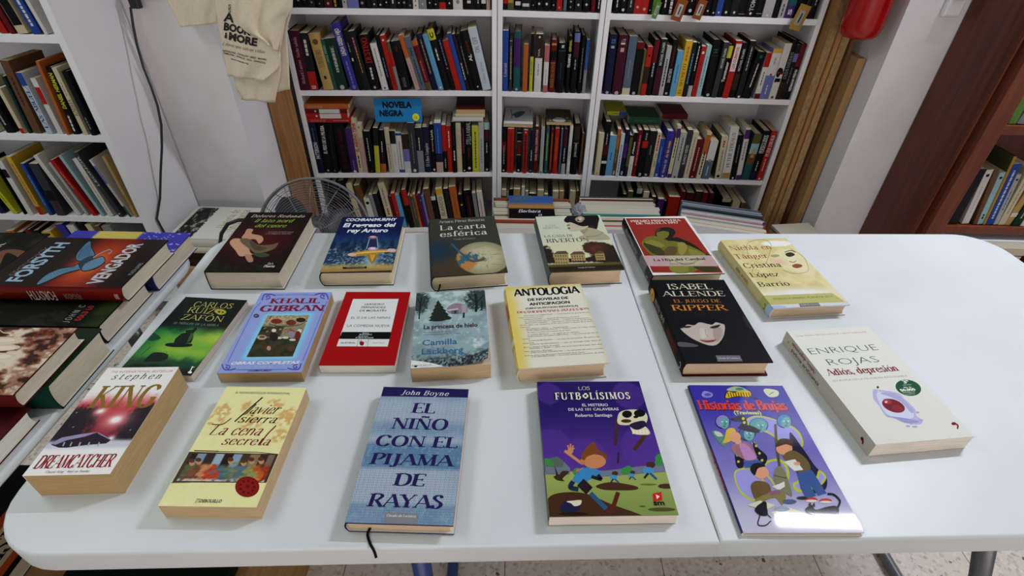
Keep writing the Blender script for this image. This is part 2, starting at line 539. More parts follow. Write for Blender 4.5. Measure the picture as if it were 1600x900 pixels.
def bookcase(key, label):
    (x, y), a, w = UNITS[key]
    root = tag(empty('bookcase', (x, y, 0), math.radians(a)), label, 'bookcase', 'white bookcases in the recess')
    e = 0.0012; p = 0.0185
    for u in (e, w - e - p):
        plain_box('side_panel', (u, 0, 0), (u + p, DEPTH, 2.02), M_WHITE, root, bevel=0.0008)
    plain_box('back_panel', (e + p, DEPTH - 0.006, 0.02), (w - e - p, DEPTH, 2.0), M_WHITE, root)
    for z in SHELF_Z:
        plain_box('shelf_board', (e + p, 0.004, z - 0.021), (w - e - p, DEPTH - 0.006, z), M_WHITE, root, bevel=0.0008)
    plain_box('top_board', (e + p, 0.004, 1.99), (w - e - p, DEPTH - 0.006, 2.02), M_WHITE, root)
    plain_box('plinth', (e + p, 0.012, 0.0), (w - e - p, 0.028, SHELF_Z[0] - 0.021), M_WHITE, root)
    return root


bookcase('L', 'wide white bookcase of crime novels under the blue sign, beside the canvas totes')
bookcase('M', 'narrow white bookcase between the two wide ones')
bookcase('R', 'wide white bookcase beside the chipboard sheets')

# corner bookcase, its front 1.55 m away, side panel against the wall
CX, CYF, CW = -1.254, 1.55, 0.80
CSH = (0.10, 0.445, 0.733, 1.018, 1.35, 1.7)
root = tag(empty('bookcase', (CX - CW, CYF, 0)), 'tall white bookcase in the corner with the black cable on its side panel', 'bookcase')
for u in (0, CW - .02):
    plain_box('side_panel', (u, 0, 0), (u + .02, .29, 2.02), M_WHITE, root, bevel=.0008)
plain_box('back_panel', (.02, .282, .02), (CW - .02, .288, 2.0), M_WHITE, root)
for z in CSH:
    plain_box('shelf_board', (.02, .004, z - .022), (CW - .02, .282, z), M_WHITE, root, bevel=.0008)

# reddish-brown cabinet by the right wall
RX, RYF, RYB = 1.472, 1.643, 1.945
RSH = (0.10, 0.446, 0.806, 1.15, 1.5)
root = tag(empty('bookcase', (RX, RYF, 0)), 'reddish-brown wooden bookcase with worn shelf edges', 'bookcase')
D = RYB - RYF
plain_box('side_panel', (0, .004, 0), (.022, D, 2.0), M_MAHOG, root)
plain_box('side_panel', (.858, .004, 0), (.88, D, 2.0), M_MAHOG, root)
plain_box('front_stile', (-.006, -.016, 0), (.052, .004, 2.0), M_MAHOG_FRONT, root, bevel=.003)
plain_box('front_stile', (.834, -.016, 0), (.886, .004, 2.0), M_MAHOG_FRONT, root, bevel=.003)
plain_box('back_panel', (.022, D - .008, 0), (.858, D, 2.0), M_MAHOG, root)
plain_box('moulding', (-.009, .03, 0), (0.0, .045, 2.0), M_MAHOG_FRONT, root, bevel=.003)
for z in RSH:
    plain_box('shelf_board', (.022, .004, z - .026), (.858, D - .008, z), M_MAHOG, root)
    plain_box('shelf_edge', (.052, -.008, z - .028), (.834, .004, z + .002), M_MAHOG_FRONT, root, bevel=.002)


# --- folding tables
def rr(x0, x1, y0, y1, rad, n=8, corners=(1, 1, 1, 1)):
    out = []
    for (cx, cy, a0, on) in ((x1 - rad, y0 + rad, -PI / 2, corners[0]), (x1 - rad, y1 - rad, 0, corners[1]), (x0 + rad, y1 - rad, PI / 2, corners[2]), (x0 + rad, y0 + rad, PI, corners[3])):
        if on:
            out += [(cx + rad * math.cos(a0 + PI / 2 * k / n), cy + rad * math.sin(a0 + PI / 2 * k / n)) for k in range(n + 1)]
        else:
            sx = 1 if cx > (x0 + x1) / 2 else -1; sy = 1 if cy > (y0 + y1) / 2 else -1
            out.append((x1 if sx > 0 else x0, y1 if sy > 0 else y0))
    return out


def panel(name, loop, zt, th, parent):
    """moulded plastic top half: softly rounded rim with a lip."""
    c = np.mean(loop, axis=0); m = MB(); L = np.array(loop)

    def inset(d):
        n = len(L); o = []
        for i in range(n):
            a, b_ = L[i - 1], L[(i + 1) % n]; t = b_ - a; t /= np.linalg.norm(t) + 1e-9
            o.append(L[i] - np.array([t[1], -t[0]]) * d)
        return np.array(o)
    prof = [(0.004, zt), (0.0015, zt - 0.0015), (0.0, zt - 0.005), (0.0, zt - th + min(.004, th * .3)), (0.003, zt - th), (0.03, zt - th)]
    rings = [inset(d) for d, _ in prof]; n = len(L); V = []
    for (d, z), r in zip(prof, rings):
        V += [(x, y, z) for x, y in r]
    Fs = [tuple(range(n)), tuple(reversed(range((len(prof) - 1) * n, len(prof) * n)))]
    for k in range(len(prof) - 1):
        Fs += [(k * n + i, (k + 1) * n + i, (k + 1) * n + (i + 1) % n, k * n + (i + 1) % n) for i in range(n)]
    m.mesh(V, Fs, (.8, .8, .8))
    o = m.build(name, M_PLASTIC, parent, ink=False, smooth=True)
    md = o.modifiers.new('wn', 'WEIGHTED_NORMAL'); md.keep_sharp = True
    return o


def folding_table(loc, yaw, L, W, label, legs, th=.040):
    root = tag(empty('folding_table', loc, math.radians(yaw)), label, 'table')
    h = L / 2; T = 0.74 - loc[2]
    panel('tabletop_half', rr(-h, -0.0006, -W / 2, W / 2, .085, corners=(0, 0, 1, 1)), T, th, root)
    panel('tabletop_half', rr(0.0006, h, -W / 2, W / 2, .085, corners=(1, 1, 0, 0)), T, th, root)
    for sx, lx, foot, lm in legs:
        m = MB(); w = W / 2 - .045
        X = lambda z: foot + (lx - foot) * z / (T - .047)
        m.tube([(X(z), y, z) for y, z in ((-w, T - .047), (-w, .10), (-w + .02, .03), (-w + .05, .016), (w - .05, .016), (w - .02, .03), (w, .10), (w, T - .047))], .0135, seg=10)
        m.build('leg', lm, root, ink=False, smooth=True)
        m = MB(); m.tube([(X(.45), .27, .45), (X(.45) - sx * .20, .27, T - .045)], .009)
        m.build('brace', lm, root, ink=False, smooth=True)
    m = MB()
    for sy in (-1, 1):
        m.box((-h + .06, sy * (W / 2 - .09) - .01, T - th - .02), (h - .06, sy * (W / 2 - .09) + .01, T - th - .001))
    m.build('side_rail', M_STEEL, root, ink=False)
    return root


folding_table((0.2435, 0.681, 0), 2.6, 1.76, 0.717, 'white folding table with a seam, holding the laid-out books', ((-1, -.375, -.375, M_BLUE), (1, .397, .74, M_STEEL)))
folding_table((-0.661 - .37, 0.02, 0), 90, 1.83, 0.74, 'white side table carrying the piled hardbacks at the edge of the picture', ((-1, -.70, -.70, M_STEEL), (1, .70, .70, M_STEEL)), th=.016)
# ---------------------------------------------------------------- lying books with printed covers
EPS = 5.0e-6


class Book:
    """one lying book: cover (boards, spine, printed front) and page block under one Empty."""

    def __init__(self, label, pose, zoom, hard=True, face='ffffff', spine=None, back=None, edge=None, pages='cream',
                 mat=None, bulge=0.004, name=None, lift=0.0, group=None, inner='d8d4c8'):
        self.x, self.y, self.z, yaw, self.w, self.l, self.t = pose
        self.yaw = math.radians(yaw); self.ox, self.oy, self.s = zoom
        self.hard = hard; self.b = 0.0024 if hard else 0.0005; self.o = 0.0035 if hard else 0.0006
        self.bulge = bulge if hard else 0.0004
        self.root = empty(name or ('hardback_book' if hard else 'paperback_book'), (self.x, self.y, self.z), self.yaw)
        tag(self.root, label, 'book', group)
        self.mb = MB(); self.layer = 1; self.mat = mat or (M_SATIN if hard else M_GLOSS)
        self.facec = lin(face); self.spinec = lin(spine or face); self.backc = lin(back or spine or face)
        self.edgec = lin(edge or back or spine or face); self.innerc = lin(inner); self.pages = pages
        self.lift = lift
        self.has_bg = False

    def P(self, zx, zy, clamp=True):
        q = on_z(self.ox + zx / self.s, self.oy + zy / self.s, self.z + self.t)
        dx, dy = q[0] - self.x, q[1] - self.y; c, s = math.cos(self.yaw), math.sin(self.yaw)
        a, b = c * dx + s * dy, -s * dx + c * dy
        if clamp:
            m = 0.0004
            a = min(max(a, -self.w / 2 + m + self.bulge * 0.5), self.w / 2 - m); b = min(max(b, -self.l / 2 + m), self.l / 2 - m)
        return a, b

    def uv(self, zx, zy):
        a, b = self.P(zx, zy, False); return a / self.w + 0.5, b / self.l + 0.5

    def zt(self):
        return self.t + EPS * self.layer

    def field(self, fn, nu=70, nv=105, rect=None):
        """smoothly printed picture: fn(U, V) gives colours; rect in cover fractions."""
        u0, u1, v0, v1 = rect or (self.bulge / self.w * 0.6, 1, 0, 1)
        U, V = np.meshgrid(np.linspace(u0, u1, nu + 1), np.linspace(v0, v1, nv + 1))
        C = lin01(fn(U, V)).reshape(-1, 3)
        X = (U.ravel() - 0.5) * self.w; Y = (V.ravel() - 0.5) * self.l
        Vv = np.stack([X, Y, np.full_like(X, self.zt())], 1)
        Fs = [(j * (nu + 1) + i, j * (nu + 1) + i + 1, (j + 1) * (nu + 1) + i + 1, (j + 1) * (nu + 1) + i) for j in range(nv) for i in range(nu)]
        self.mb.mesh(Vv, Fs, C); self.layer += 1

    def poly(self, pts, col, up=True):
        z = self.zt(); self.mb.face([(*self.P(*p), z) for p in pts][::-1] if self.flip(pts) else [(*self.P(*p), z) for p in pts], lin(col))
        if up:
            self.layer += 1

    def flip(self, pts):
        q = [self.P(*p) for p in pts]
        return sum(q[i - 1][0] * q[i][1] - q[i][0] * q[i - 1][1] for i in range(len(q))) < 0

    def curve(self, pts, col, k=6):
        self.poly([tuple(p) for p in smooth_path(list(pts) + [pts[0]], k)[:-1]], col)

    def ell(self, x, y, rx, ry, col, rot=0.0, n=28):
        c, s = math.cos(rot), math.sin(rot)
        self.poly([(x + rx * math.cos(t) * c - ry * math.sin(t) * s, y + rx * math.cos(t) * s + ry * math.sin(t) * c) for t in np.linspace(0, 2 * PI, n, endpoint=False)], col)

    def line(self, pts, wpx, col, smooth=False):
        P = smooth_path(pts) if smooth else np.array(pts, float)
        D = np.gradient(P, axis=0) if len(P) > 2 else np.tile(P[1] - P[0], (2, 1))
        D = D / (np.linalg.norm(D, axis=1, keepdims=True) + 1e-9); N = np.stack([-D[:, 1], D[:, 0]], 1) * wpx / 2
        for i in range(len(P) - 1):
            self.poly([P[i] + N[i], P[i + 1] + N[i + 1], P[i + 1] - N[i + 1], P[i] - N[i]], col, up=False)
        self.layer += 1

    def txt(self, s, p0, p1, hpx, col, font='sans', bold=0.0, slant=0.0, track=0.0, h=None):
        a0, b0 = self.P(*p0); a1, b1 = self.P(*p1)
        if h is None:
            xm, ym = (p0[0] + p1[0]) / 2, (p0[1] + p1[1]) / 2
            h = 0.9 * abs(self.P(xm, ym - hpx, False)[1] - self.P(xm, ym, False)[1])
        V, Fs, w = letters(s, font, bold, slant, track)
        if not len(V) or w <= 0:
            return
        sc = (a1 - a0) / w; bm = (b0 + b1) / 2; z = self.zt()
        dz = rise(V, Fs) if font != 'sans' else np.zeros(len(V))
        self.mb.mesh([(a0 + x * sc, bm + y * h, z + d) for (x, y), d in zip(V, dz)], Fs, lin(col)); self.layer += 1 if font == 'sans' else 6

    def spine_x(self, z):
        return -self.w / 2 + self.bulge * (2 * z / self.t - 1) ** 2

    def spine_rect(self, y0, y1, col, z0=0.06, z1=0.94, n=8, up=True):
        for k in range(n):
            za, zb = (z0 + (z1 - z0) * k / n) * self.t, (z0 + (z1 - z0) * (k + 1) / n) * self.t
            e = 2e-4 if up else 1.2e-4
            self.mb.face([(self.spine_x(za) - e, (y0 - .5) * self.l, za), (self.spine_x(zb) - e, (y0 - .5) * self.l, zb), (self.spine_x(zb) - e, (y1 - .5) * self.l, zb), (self.spine_x(za) - e, (y1 - .5) * self.l, za)], lin(col))

    def spine_txt(self, s, y0, y1, zc, hz, col, font='sans', bold=0.0, slant=0.0):
        V, Fs, w = letters(s, font, bold, slant)
        sc = (y1 - y0) * self.l / w
        out = []
        xf = min(self.spine_x((zc + k * hz) * self.t) for k in (-.5, -.25, 0, .25, .5)) - 3.5e-4
        for (a, b), d in zip(V, rise(V, Fs)):
            z = (zc - (b - 0.5) * hz) * self.t
            out.append((xf - d * 3, (y0 - 0.5) * self.l + a * sc, z))
        self.mb.mesh(out, Fs, lin(col))

    def spine_dot(self, y, z, ry, rz, col):
        x = self.spine_x(z * self.t) - 4e-4
        self.mb.face([(x, (y - .5) * self.l + ry * math.cos(u), z * self.t + rz * math.sin(u)) for u in np.linspace(2 * PI, 0, 14, endpoint=False)], lin(col))

    def done(self):
        w, l, t, b, o = self.w, self.l, self.t, self.b, self.o
        body = MB(); bu = self.bulge
        n = 8 if self.hard else 2
        sp = [(-w / 2 + bu * (2 * k / n - 1) ** 2, t * k / n) for k in range(n + 1)]          # bottom to top
        spi = [(x + b, min(max(z, b), t - b)) for x, z in sp]
        loop = [(w / 2, 0.0)] + sp + [(w / 2, t), (w / 2, t - b)] + spi[::-1] + [(w / 2, b)]
        m = len(loop)
        cols = [self.backc] + [self.spinec] * n + [self.facec, self.edgec] + [self.innerc] * (m - n - 3)
        for k in range(m):
            p, q = loop[k], loop[(k + 1) % m]
            c = cols[k] if k < len(cols) else self.innerc
            if k == m - 1:
                c = self.edgec
            body.face([(q[0], -l / 2, q[1]), (p[0], -l / 2, p[1]), (p[0], l / 2, p[1]), (q[0], l / 2, q[1])], c)
        body.face([(x, -l / 2, z) for x, z in loop], self.edgec)
        body.face([(x, l / 2, z) for x, z in loop][::-1], self.edgec)
        n_art = len(self.mb.v)
        for k, f in enumerate(body.f):
            self.mb.face([body.v[i] for i in f], body.c[k])
        if self.lift:
            L = self.lift
            for i, (x, y, z) in enumerate(self.mb.v[:n_art]):
                if z > t:
                    k = 3.2 * max(0, x / w + 0.02) * max(0, -0.05 - y / l)
                    self.mb.v[i] = (x - k * k * L * 0.6, y + k * k * L * 0.6, z + L * k * k)
        self.mb.build('cover', self.mat, self.root)
        pg = MB(); xo = w / 2 - o; y0, y1 = -l / 2 + o, l / 2 - o
        conc = 0.0025 if self.hard else 0.0
        xi = [-w / 2 + b * 1.2 + bu * (2 * k / n - 1) ** 2 for k in range(n + 1)]
        lp = [(xi[k], min(max(t * k / n, b), t - b)) for k in range(n + 1)]
        fo = [(xo - conc * (1 - (2 * k / 6 - 1) ** 2), b + (t - 2 * b) * (6 - k) / 6) for k in range(7)]
        lp = lp + fo
        V = [(x, y0, z) for x, z in lp] + [(x, y1, z) for x, z in lp]; k = len(lp)
        pg.mesh(V, [tuple(reversed(range(k)))[::-1], tuple(range(k, 2 * k))[::-1]] + [(i, k + i, k + (i + 1) % k, (i + 1) % k) for i in range(k)], (.8, .8, .8))
        pg.build('page_block', PAPER[self.pages], self.root, ink=False)
        return self.root

    def ribbon(self, pts, col='14141c'):
        """bookmark ribbon hanging out of the pages, points in local metres."""
        r = MB(); P = smooth_path([p[:2] for p in pts], 5); Z = smooth_path([(i, p[2]) for i, p in enumerate(pts)], 5)[:, 1]
        D = np.gradient(P, axis=0); D /= np.linalg.norm(D, axis=1, keepdims=True); N = np.stack([-D[:, 1], D[:, 0]], 1) * 0.0016
        for i in range(len(P) - 1):
            a = [(*(P[i] + N[i]), Z[i]), (*(P[i] - N[i]), Z[i]), (*(P[i + 1] - N[i + 1]), Z[i + 1]), (*(P[i + 1] + N[i + 1]), Z[i + 1])]
            c = [(p[0], p[1], p[2] + 0.0007) for p in a]
            r.face(c, lin(col)); r.face(a[::-1], lin(col))
            for j in range(4):
                r.face([a[j], a[(j + 1) % 4], c[(j + 1) % 4], c[j]], lin(col))
        r.build('bookmark_ribbon', M_MATTE, self.root)


TZ = 0.7402

# --- near row ------------------------------------------------------------------------------------
b = Book('thick white paperback with gold lettering over a red snowy forest', (-0.5404, 0.4525, TZ, 3.18, 0.1030, 0.1803, 0.0439),
         (20, 560, 3.913), hard=False, face='e6e4e0', pages='tan')
gu, gv = b.uv(630, 375); hu, hv = b.uv(537, 322); lu, lv = b.uv(600, 490)


def art(U, V):
    base = np.zeros(U.shape + (3,)) + hx('e9e7e3')
    n = fbm(U * 9, V * 9, 3); n2 = fbm(U * 30, V * 30, 5)
    c = mix(base, hx('c23a44') + 0 * base, sstep(0.74, 0.56, V + 0.10 * (n - .5)))
    c = mix(c, hx('6e2430') + 0 * base, sstep(0.62, 0.40, V) * 0.6)
    edge = np.abs(U - 0.55)
    trees = sstep(0.10, 0.26, edge + 0.25 * (n2 - 0.5) - np.clip(V - 0.45, 0, 1) * 0.35) * sstep(0.66, 0.60, V + 0.08 * n2)
    c = mix(c, hx('241a22') + 0.05 * n2[..., None], trees)
    c = mix(c, hx('f0a0a4') + 0 * base, gauss(U, V, gu, gv, .17, .08) * 0.85 + gauss(U, V, hu, hv, .09, .05) * .8)
    c = mix(c, hx('ffffff') + 0 * base, gauss(U, V, gu, gv, .065, .03) * 1.3 + gauss(U, V, hu, hv, .045, .02) + gauss(U, V, lu, lv, .045, .025) * .9)
    c = mix(c, hx('c9c9d6') + 0 * base, sstep(0.30, 0.255, V + 0.04 * (n - .5)))
    c = mix(c, hx('eceae8') + 0 * base, sstep(0.235, 0.19, V))
    stars = (vnoise(U * 70, V * 110, 9) > 0.975) & (V < 0.6) & (V > 0.28)
    return np.where(stars[..., None], hx('d8c8cc'), c)


b.field(art, 90, 140)
b.poly([(232, 528), (300, 498), (420, 470), (520, 456), (600, 500), (570, 520), (450, 530), (330, 546), (280, 546)], '2c2234')
b.poly([(228, 522), (300, 484), (420, 462), (520, 450), (440, 478), (330, 500), (262, 528)], '9a92b4'); b.line([(520, 455), (600, 498)], 6, '9a92b4')
for xx in (318, 362, 415, 470, 530):
    b.line([(xx, 512), (xx - 12, 536)], 8, 'b0a0b0')
b.txt('THE INTERNATIONAL BESTSELLER', (596, 88), (975, 84), 13, 'b85a5c')
b.txt('stephen', (600, 128), (898, 125), 40, '2a2626', 'serif', slant=0.25, track=26)
b.txt('KING', (452, 299), (838, 300), 146, '8a6a28', 'bold')
b.txt('DREAMCATCHER', (122, 670), (596, 667), 86, '8e1c26', 'cond', slant=0.05)
b.txt("'Classic King'  Mail on Sunday", (195, 701), (470, 696), 15, '3a3434', 'serif', slant=0.2)
b.done()

b = Book('pale yellow paperback with a painted band and a dark red round seal', (-0.3588, 0.4310, TZ, 0.66, 0.1177, 0.1891, 0.0263),
         (230, 590, 3.748), hard=False, face='e2dc98', pages='sand')
sk = [b.uv(450, 190), b.uv(600, 170), b.uv(740, 170), b.uv(820, 230), b.uv(400, 250), b.uv(770, 340), b.uv(620, 240)]


def art(U, V):
    n = fbm(U * 14, V * 20, 11); c = np.zeros(U.shape + (3,)) + hx('e4de9c')
    c = mix(c, hx('ece8b4') + 0 * c, n * .8)
    m = 0
    for (u, v), r in zip(sk, (.10, .09, .11, .13, .10, .09, .15)):
        m = np.maximum(m, gauss(U, V, u, v, r, r * .62))
    st = sstep(.42, .6, fbm(U * 26, V * 34, 17)) * sstep(.15, .5, m)
    return mix(c, hx('c98c4c') + 0 * c, st * 0.62)


b.field(art, 80, 120)
q = [(243, 437), (500, 428), (772, 452), (742, 520), (706, 612), (430, 600), (148, 610), (200, 520)]
b.poly([(243, 434), (775, 448), (706, 616), (145, 614)], '4a382c')
bu0, bv0 = b.uv(148, 612); bu1, bv1 = b.uv(772, 445)


def art(U, V):
    x = (U - bu0) / (bu1 - bu0); y = (V - bv0) / (bv1 - bv0)
    n = fbm(x * 9, y * 6, 23); n2 = fbm(x * 26, y * 14, 31)
    c = np.zeros(U.shape + (3,)) + hx('5a4a40')
    cols = ['2c2420', '7f93a8', '3a2c28', '9db0c0', '2a2220', '8aa2b6', '4a3830', '8c7258', '3c3028', '7a6a58']
    i = np.clip((x * 10).astype(int), 0, 9); c = np.array([hx(k) for k in cols])[i]
    rb = ['54603c', '7a4a34', 'c08058', 'b4442a', '4e6a74', '6c7a50', '586c78', '8a8c54', 'b8602c', '9c3c24']
    j = np.clip((x * 10 + (n - .5) * 2.4).astype(int), 0, 9); r = np.array([hx(k) for k in rb])[j]
    c = mix(c, r * (0.75 + 0.5 * n2[..., None]), sstep(.66, .52, y + .3 * (n - .5)))
    c = mix(c, hx('c8c0b0') + 0 * c, sstep(.16, .08, y) * sstep(.35, .6, n2))
    return c


b.field(art, 60, 30, (bu0 + .035, bu1 - .035, bv0 + .01, bv1 - .01))
for x, y in ((262, 498), (302, 492), (490, 490), (612, 490), (668, 488), (565, 500)):
    b.ell(x, y, 17, 19, 'b98d68'); b.ell(x - 2, y - 11, 18, 12, '5a3a26')
b.line([(275, 428), (420, 432)], 6, '2a241c'); b.line([(400, 433), (640, 437), (770, 450)], 4, '2a241c')
b.line([(140, 616), (250, 614)], 4, '6a6038')
b.ell(586, 640, 71, 61, '7c1410'); b.ell(586, 640, 60, 51, '8c1a14'); b.ell(588, 638, 12, 9, '5c0e0c')
for k in range(9):
    a = k * 2 * PI / 9; b.ell(586 + 42 * math.cos(a), 640 + 36 * math.sin(a), 9, 8, '5c0e0c')
b.txt('EL NUEVO BESTSELLER INTERNACIONAL', (517, 92), (835, 101), 13, '3c3a26')
b.txt('Javier', (555, 214), (775, 210), 62, '1c1a14', 'script', slant=0.45)
b.txt('sierra', (528, 264), (752, 266), 52, '1c1a14', 'script', slant=0.25)
b.line([(676, 116), (590, 190), (512, 258)], 7, '1c1a14', True)
b.txt('La cena', (362, 333), (664, 341), 66, '74231c', 'script', slant=0.3)
b.txt('secreta', (432, 392), (712, 398), 56, '74231c', 'script', slant=0.2)
b.line([(755, 282), (706, 330), (660, 392)], 7, '74231c', True)
b.line([(378, 274), (440, 274), (494, 238)], 5, '74231c', True)
b.txt('DEBOLSILLO', (306, 729), (432, 735), 20, '3a3624', bold=0.02, slant=.1)
b.txt('[!]', (284, 727), (302, 728), 20, '3a3624')
b.done()

b = Book('thin blue hardback with a knitted-wool pattern and large navy title', (-0.1270, 0.4303, TZ, -0.29, 0.1307, 0.2132, 0.0210),
         (520, 590, 3.2125), face='6f8fb4', spine='23204e', back='23204e', pages='pink', mat=M_MATTE)


def art(U, V):
    kx, ky = U * 44, V * 64
    row = np.floor(ky); st = np.abs(((kx + 0.5 * (np.floor(ky) % 2)) % 1) - 0.5) * 2; yy = ky % 1
    knit = np.clip(np.abs(yy - 0.25 - 0.5 * st), 0, 1)
    n = fbm(U * 40, V * 60, 7); m = fbm(U * 5, V * 4, 2)
    dark = sstep(.55, .64, V) * sstep(.74, .66, V) * .5 + sstep(.33, .37, V) * sstep(.56, .50, V) * .9 + sstep(.14, .1, V) * .6 + sstep(.86, .9, V) * .3
    c0 = mix(np.zeros(U.shape + (3,)) + hx('a8b3c1'), hx('5f80a2') + np.zeros(U.shape + (3,)), np.clip(dark + (m - .5) * .5, 0, 1))
    c = mix(c0, hx('41587c') + 0 * c0, sstep(.32, .75, knit) * .65)
    c = mix(c, hx('86b0b2') + 0 * c, (n > .62) * .5)
    col = np.abs((U * 23) % 1 - .5) * 2
    return mix(c, hx('3d5273') + 0 * c, sstep(.72, .98, col) * .12)


b.field(art, 250, 270)
b.poly([(238, 38), (690, 50), (690, 101), (225, 93)], '271f55')
b.txt('John Boyne', (340, 87), (582, 89), 24, 'd8d6e2', 'serif', slant=.22, track=6)
for s, x0, y0, x1, y1, h in (('EL', 390, 176, 512, 179, 54), ('NIÑO', 290, 258, 576, 262, 60), ('CON EL', 210, 345, 626, 350, 59),
                             ('PIJAMA', 180, 434, 612, 446, 62), ('DE', 298, 541, 462, 544, 66), ('RAYAS', 168, 646, 550, 658, 72)):
    b.txt(s, (x0, y0), (x1, y1), h, '2a2058', 'bold', slant=.06)
b.poly([(262, 676), (432, 682), (424, 736), (254, 732)], '85878c')
b.txt('Círculo de Lectores', (270, 697), (417, 703), 13, 'e6e6e6', 'serif', slant=.15)
b.done()
b.ribbon([(-0.036, -0.103, 0.004), (-0.038, -0.110, 0.0012), (-0.033, -0.120, 0.0006), (-0.026, -0.129, 0.0006), (-0.0215, -0.137, 0.0006)])

b = Book('purple paperback with a flying skull above a muddy green football pitch', (0.1258, 0.4503, TZ, 2.50, 0.1584, 0.2182, 0.0196),
         (820, 580, 3.4615), hard=False, face='33246a', spine='1e1a30', pages='rose')
_, fv = b.uv(440, 540); _, fg = b.uv(440, 780)
c1, c2, c3 = b.uv(150, 400), b.uv(650, 420), b.uv(560, 130)


def art(U, V):
    c = mix(np.zeros(U.shape + (3,)) + hx('55368c'), hx('2c2064') + np.zeros(U.shape + (3,)), sstep(fv, .85, V))
    m = 0
    for (u, v), r in ((c1, .16), (c2, .2), (c3, .15), (b.uv(130, 120), .12), (b.uv(330, 480), .2)):
        d = np.sqrt(((U - u) / r) ** 2 + ((V - v) / (r * .8)) ** 2); m = np.maximum(m, sstep(1.02, .98, d))
    c = mix(c, hx('5c3a96') + 0 * c, m * .55)
    g = mix(np.zeros(U.shape + (3,)) + hx('7f9450'), hx('9aa65c') + 0 * c, sstep(fg, fv, V))
    return mix(c, g, sstep(fv + .004, fv - .004, V))


b.field(art, 60, 90)
b.poly([(100, 492), (200, 478), (245, 525), (242, 560), (104, 560)], '6c7684')
b.poly([(105, 480), (175, 460), (212, 490), (205, 520), (110, 516)], '586a60')
b.poly([(380, 545), (745, 500), (770, 545), (380, 575)], '70788c')
for x, y, r in ((120, 488, 22), (140, 498, 18), (545, 540, 26), (560, 528, 20), (735, 470, 30), (728, 492, 25), (285, 545, 26)):
    b.ell(x, y, r, r * .8, '3f8a44')
b.curve([(120, 700), (180, 660), (320, 660), (470, 720), (640, 790), (400, 800), (120, 806)], '4a3020')
b.curve([(385, 620), (470, 600), (600, 622), (600, 642), (500, 645), (420, 640)], '4a3222')
b.ell(765, 622, 45, 14, '4a3222'); b.ell(740, 748, 75, 11, '55502c'); b.ell(637, 731, 18, 4, '55502c')
b.curve([(190, 745), (215, 705), (260, 700), (300, 730), (280, 758), (220, 770)], '262848'); b.ell(262, 772, 80, 10, '2c1e18')
b.curve([(225, 705), (262, 700), (305, 698), (300, 722), (270, 730), (250, 715)], 'd8d4bc')
b.curve([(160, 510), (175, 545), (185, 560), (205, 540), (240, 545), (205, 580), (215, 595), (175, 590), (155, 570), (168, 560)], '43301f')
# a plain running player: hair, head, shirt, shorts, limbs, boots
b.line([(330, 560), (285, 545), (320, 530)], 20, 'b97a50', True)
b.line([(215, 430), (255, 460), (310, 500)], 15, 'c68a5e', True)
for e in ((232, 400), (248, 393), (262, 402), (268, 415)):
    b.line([(244, 438), e], 8, 'c68a5e')
b.ell(246, 432, 16, 16, 'c68a5e')
b.curve([(300, 535), (340, 520), (390, 530), (412, 560), (345, 590), (330, 615), (260, 590)], '3d86b8')
b.line([(395, 560), (412, 585), (360, 570)], 18, '2a2430', True)
b.line([(300, 600), (350, 648)], 52, '2c2228'); b.line([(262, 596), (246, 628), (290, 640)], 26, '23314c', True)
b.line([(355, 660), (400, 705), (440, 745)], 24, '2d5a80', True); b.line([(436, 758), (470, 750), (505, 655)], 24, '5c2c20', True)
b.ell(377, 488, 62, 38, 'c4855a'); b.ell(312, 490, 14, 17, 'b97a50')
b.curve([(304, 462), (340, 405), (375, 385), (392, 420), (440, 450), (440, 480), (400, 445), (340, 462), (322, 482)], '7a4a26')
for x, y, k in ((480, 575, 1.0), (577, 565, .8), (668, 540, 1.5)):
    b.ell(x + 8 * k, y - 22 * k, 17 * k, 12 * k, '4a3424'); b.ell(x, y, 20 * k, 14 * k, '4a90bc'); b.line([(x, y + 8 * k), (x - 15 * k, y + 26 * k)], 8 * k, '2a2a34'); b.line([(x + 6 * k, y + 8 * k), (x + 30 * k, y + 30 * k)], 8 * k, '2d5a80')
b.ell(668, 613, 45, 5, '5f7440')
# skull
b.line([(497, 260), (495, 330), (488, 400)], 16, '4c3222', True); b.line([(650, 345), (620, 390), (590, 425)], 22, '4c3222', True); b.line([(508, 440), (503, 498)], 10, '3c2a3a')
b.curve([(500, 260), (515, 222), (570, 208), (640, 215), (664, 250), (650, 285), (610, 275), (575, 290), (530, 292), (505, 285)], 'd4cfb0')
b.curve([(570, 300), (600, 315), (650, 300), (678, 338), (640, 345), (590, 338)], 'd4cfb0')
b.curve([(572, 285), (640, 268), (655, 295), (610, 318), (575, 305)], '2a2244')
b.ell(553, 233, 27, 20, '17141c'); b.ell(621, 228, 31, 20, '17141c'); b.ell(600, 248, 13, 7, '17141c'); b.ell(548, 270, 28, 10, '4c3222')
for k in range(5):
    b.poly([(580 + 18 * k, 318), (594 + 18 * k, 318), (596 + 18 * k, 340), (582 + 18 * k, 340)], 'e2dec4')
b.txt('LOS', (291, 103), (353, 103), 22, '15121c', 'slab'); b.txt('LOS', (292, 102), (352, 102), 20, 'd8d4d4', 'plain')
b.txt('FUTB  LÍSIMOS', (161, 158), (577, 154), 46, '120f18', 'fat', track=16); b.txt('FUTB  LÍSIMOS', (165, 154), (573, 151), 40, 'e2ded2', 'bold', track=16)
b.ell(328, 134, 19, 19, '120f18'); b.ell(328, 134, 16, 15, 'e2ded2'); b.ell(328, 134, 7, 6, '120f18'); b.ell(317, 124, 4, 4, '120f18'); b.ell(339, 124, 4, 4, '120f18'); b.ell(319, 146, 4, 3, '120f18'); b.ell(338, 146, 4, 3, '120f18')
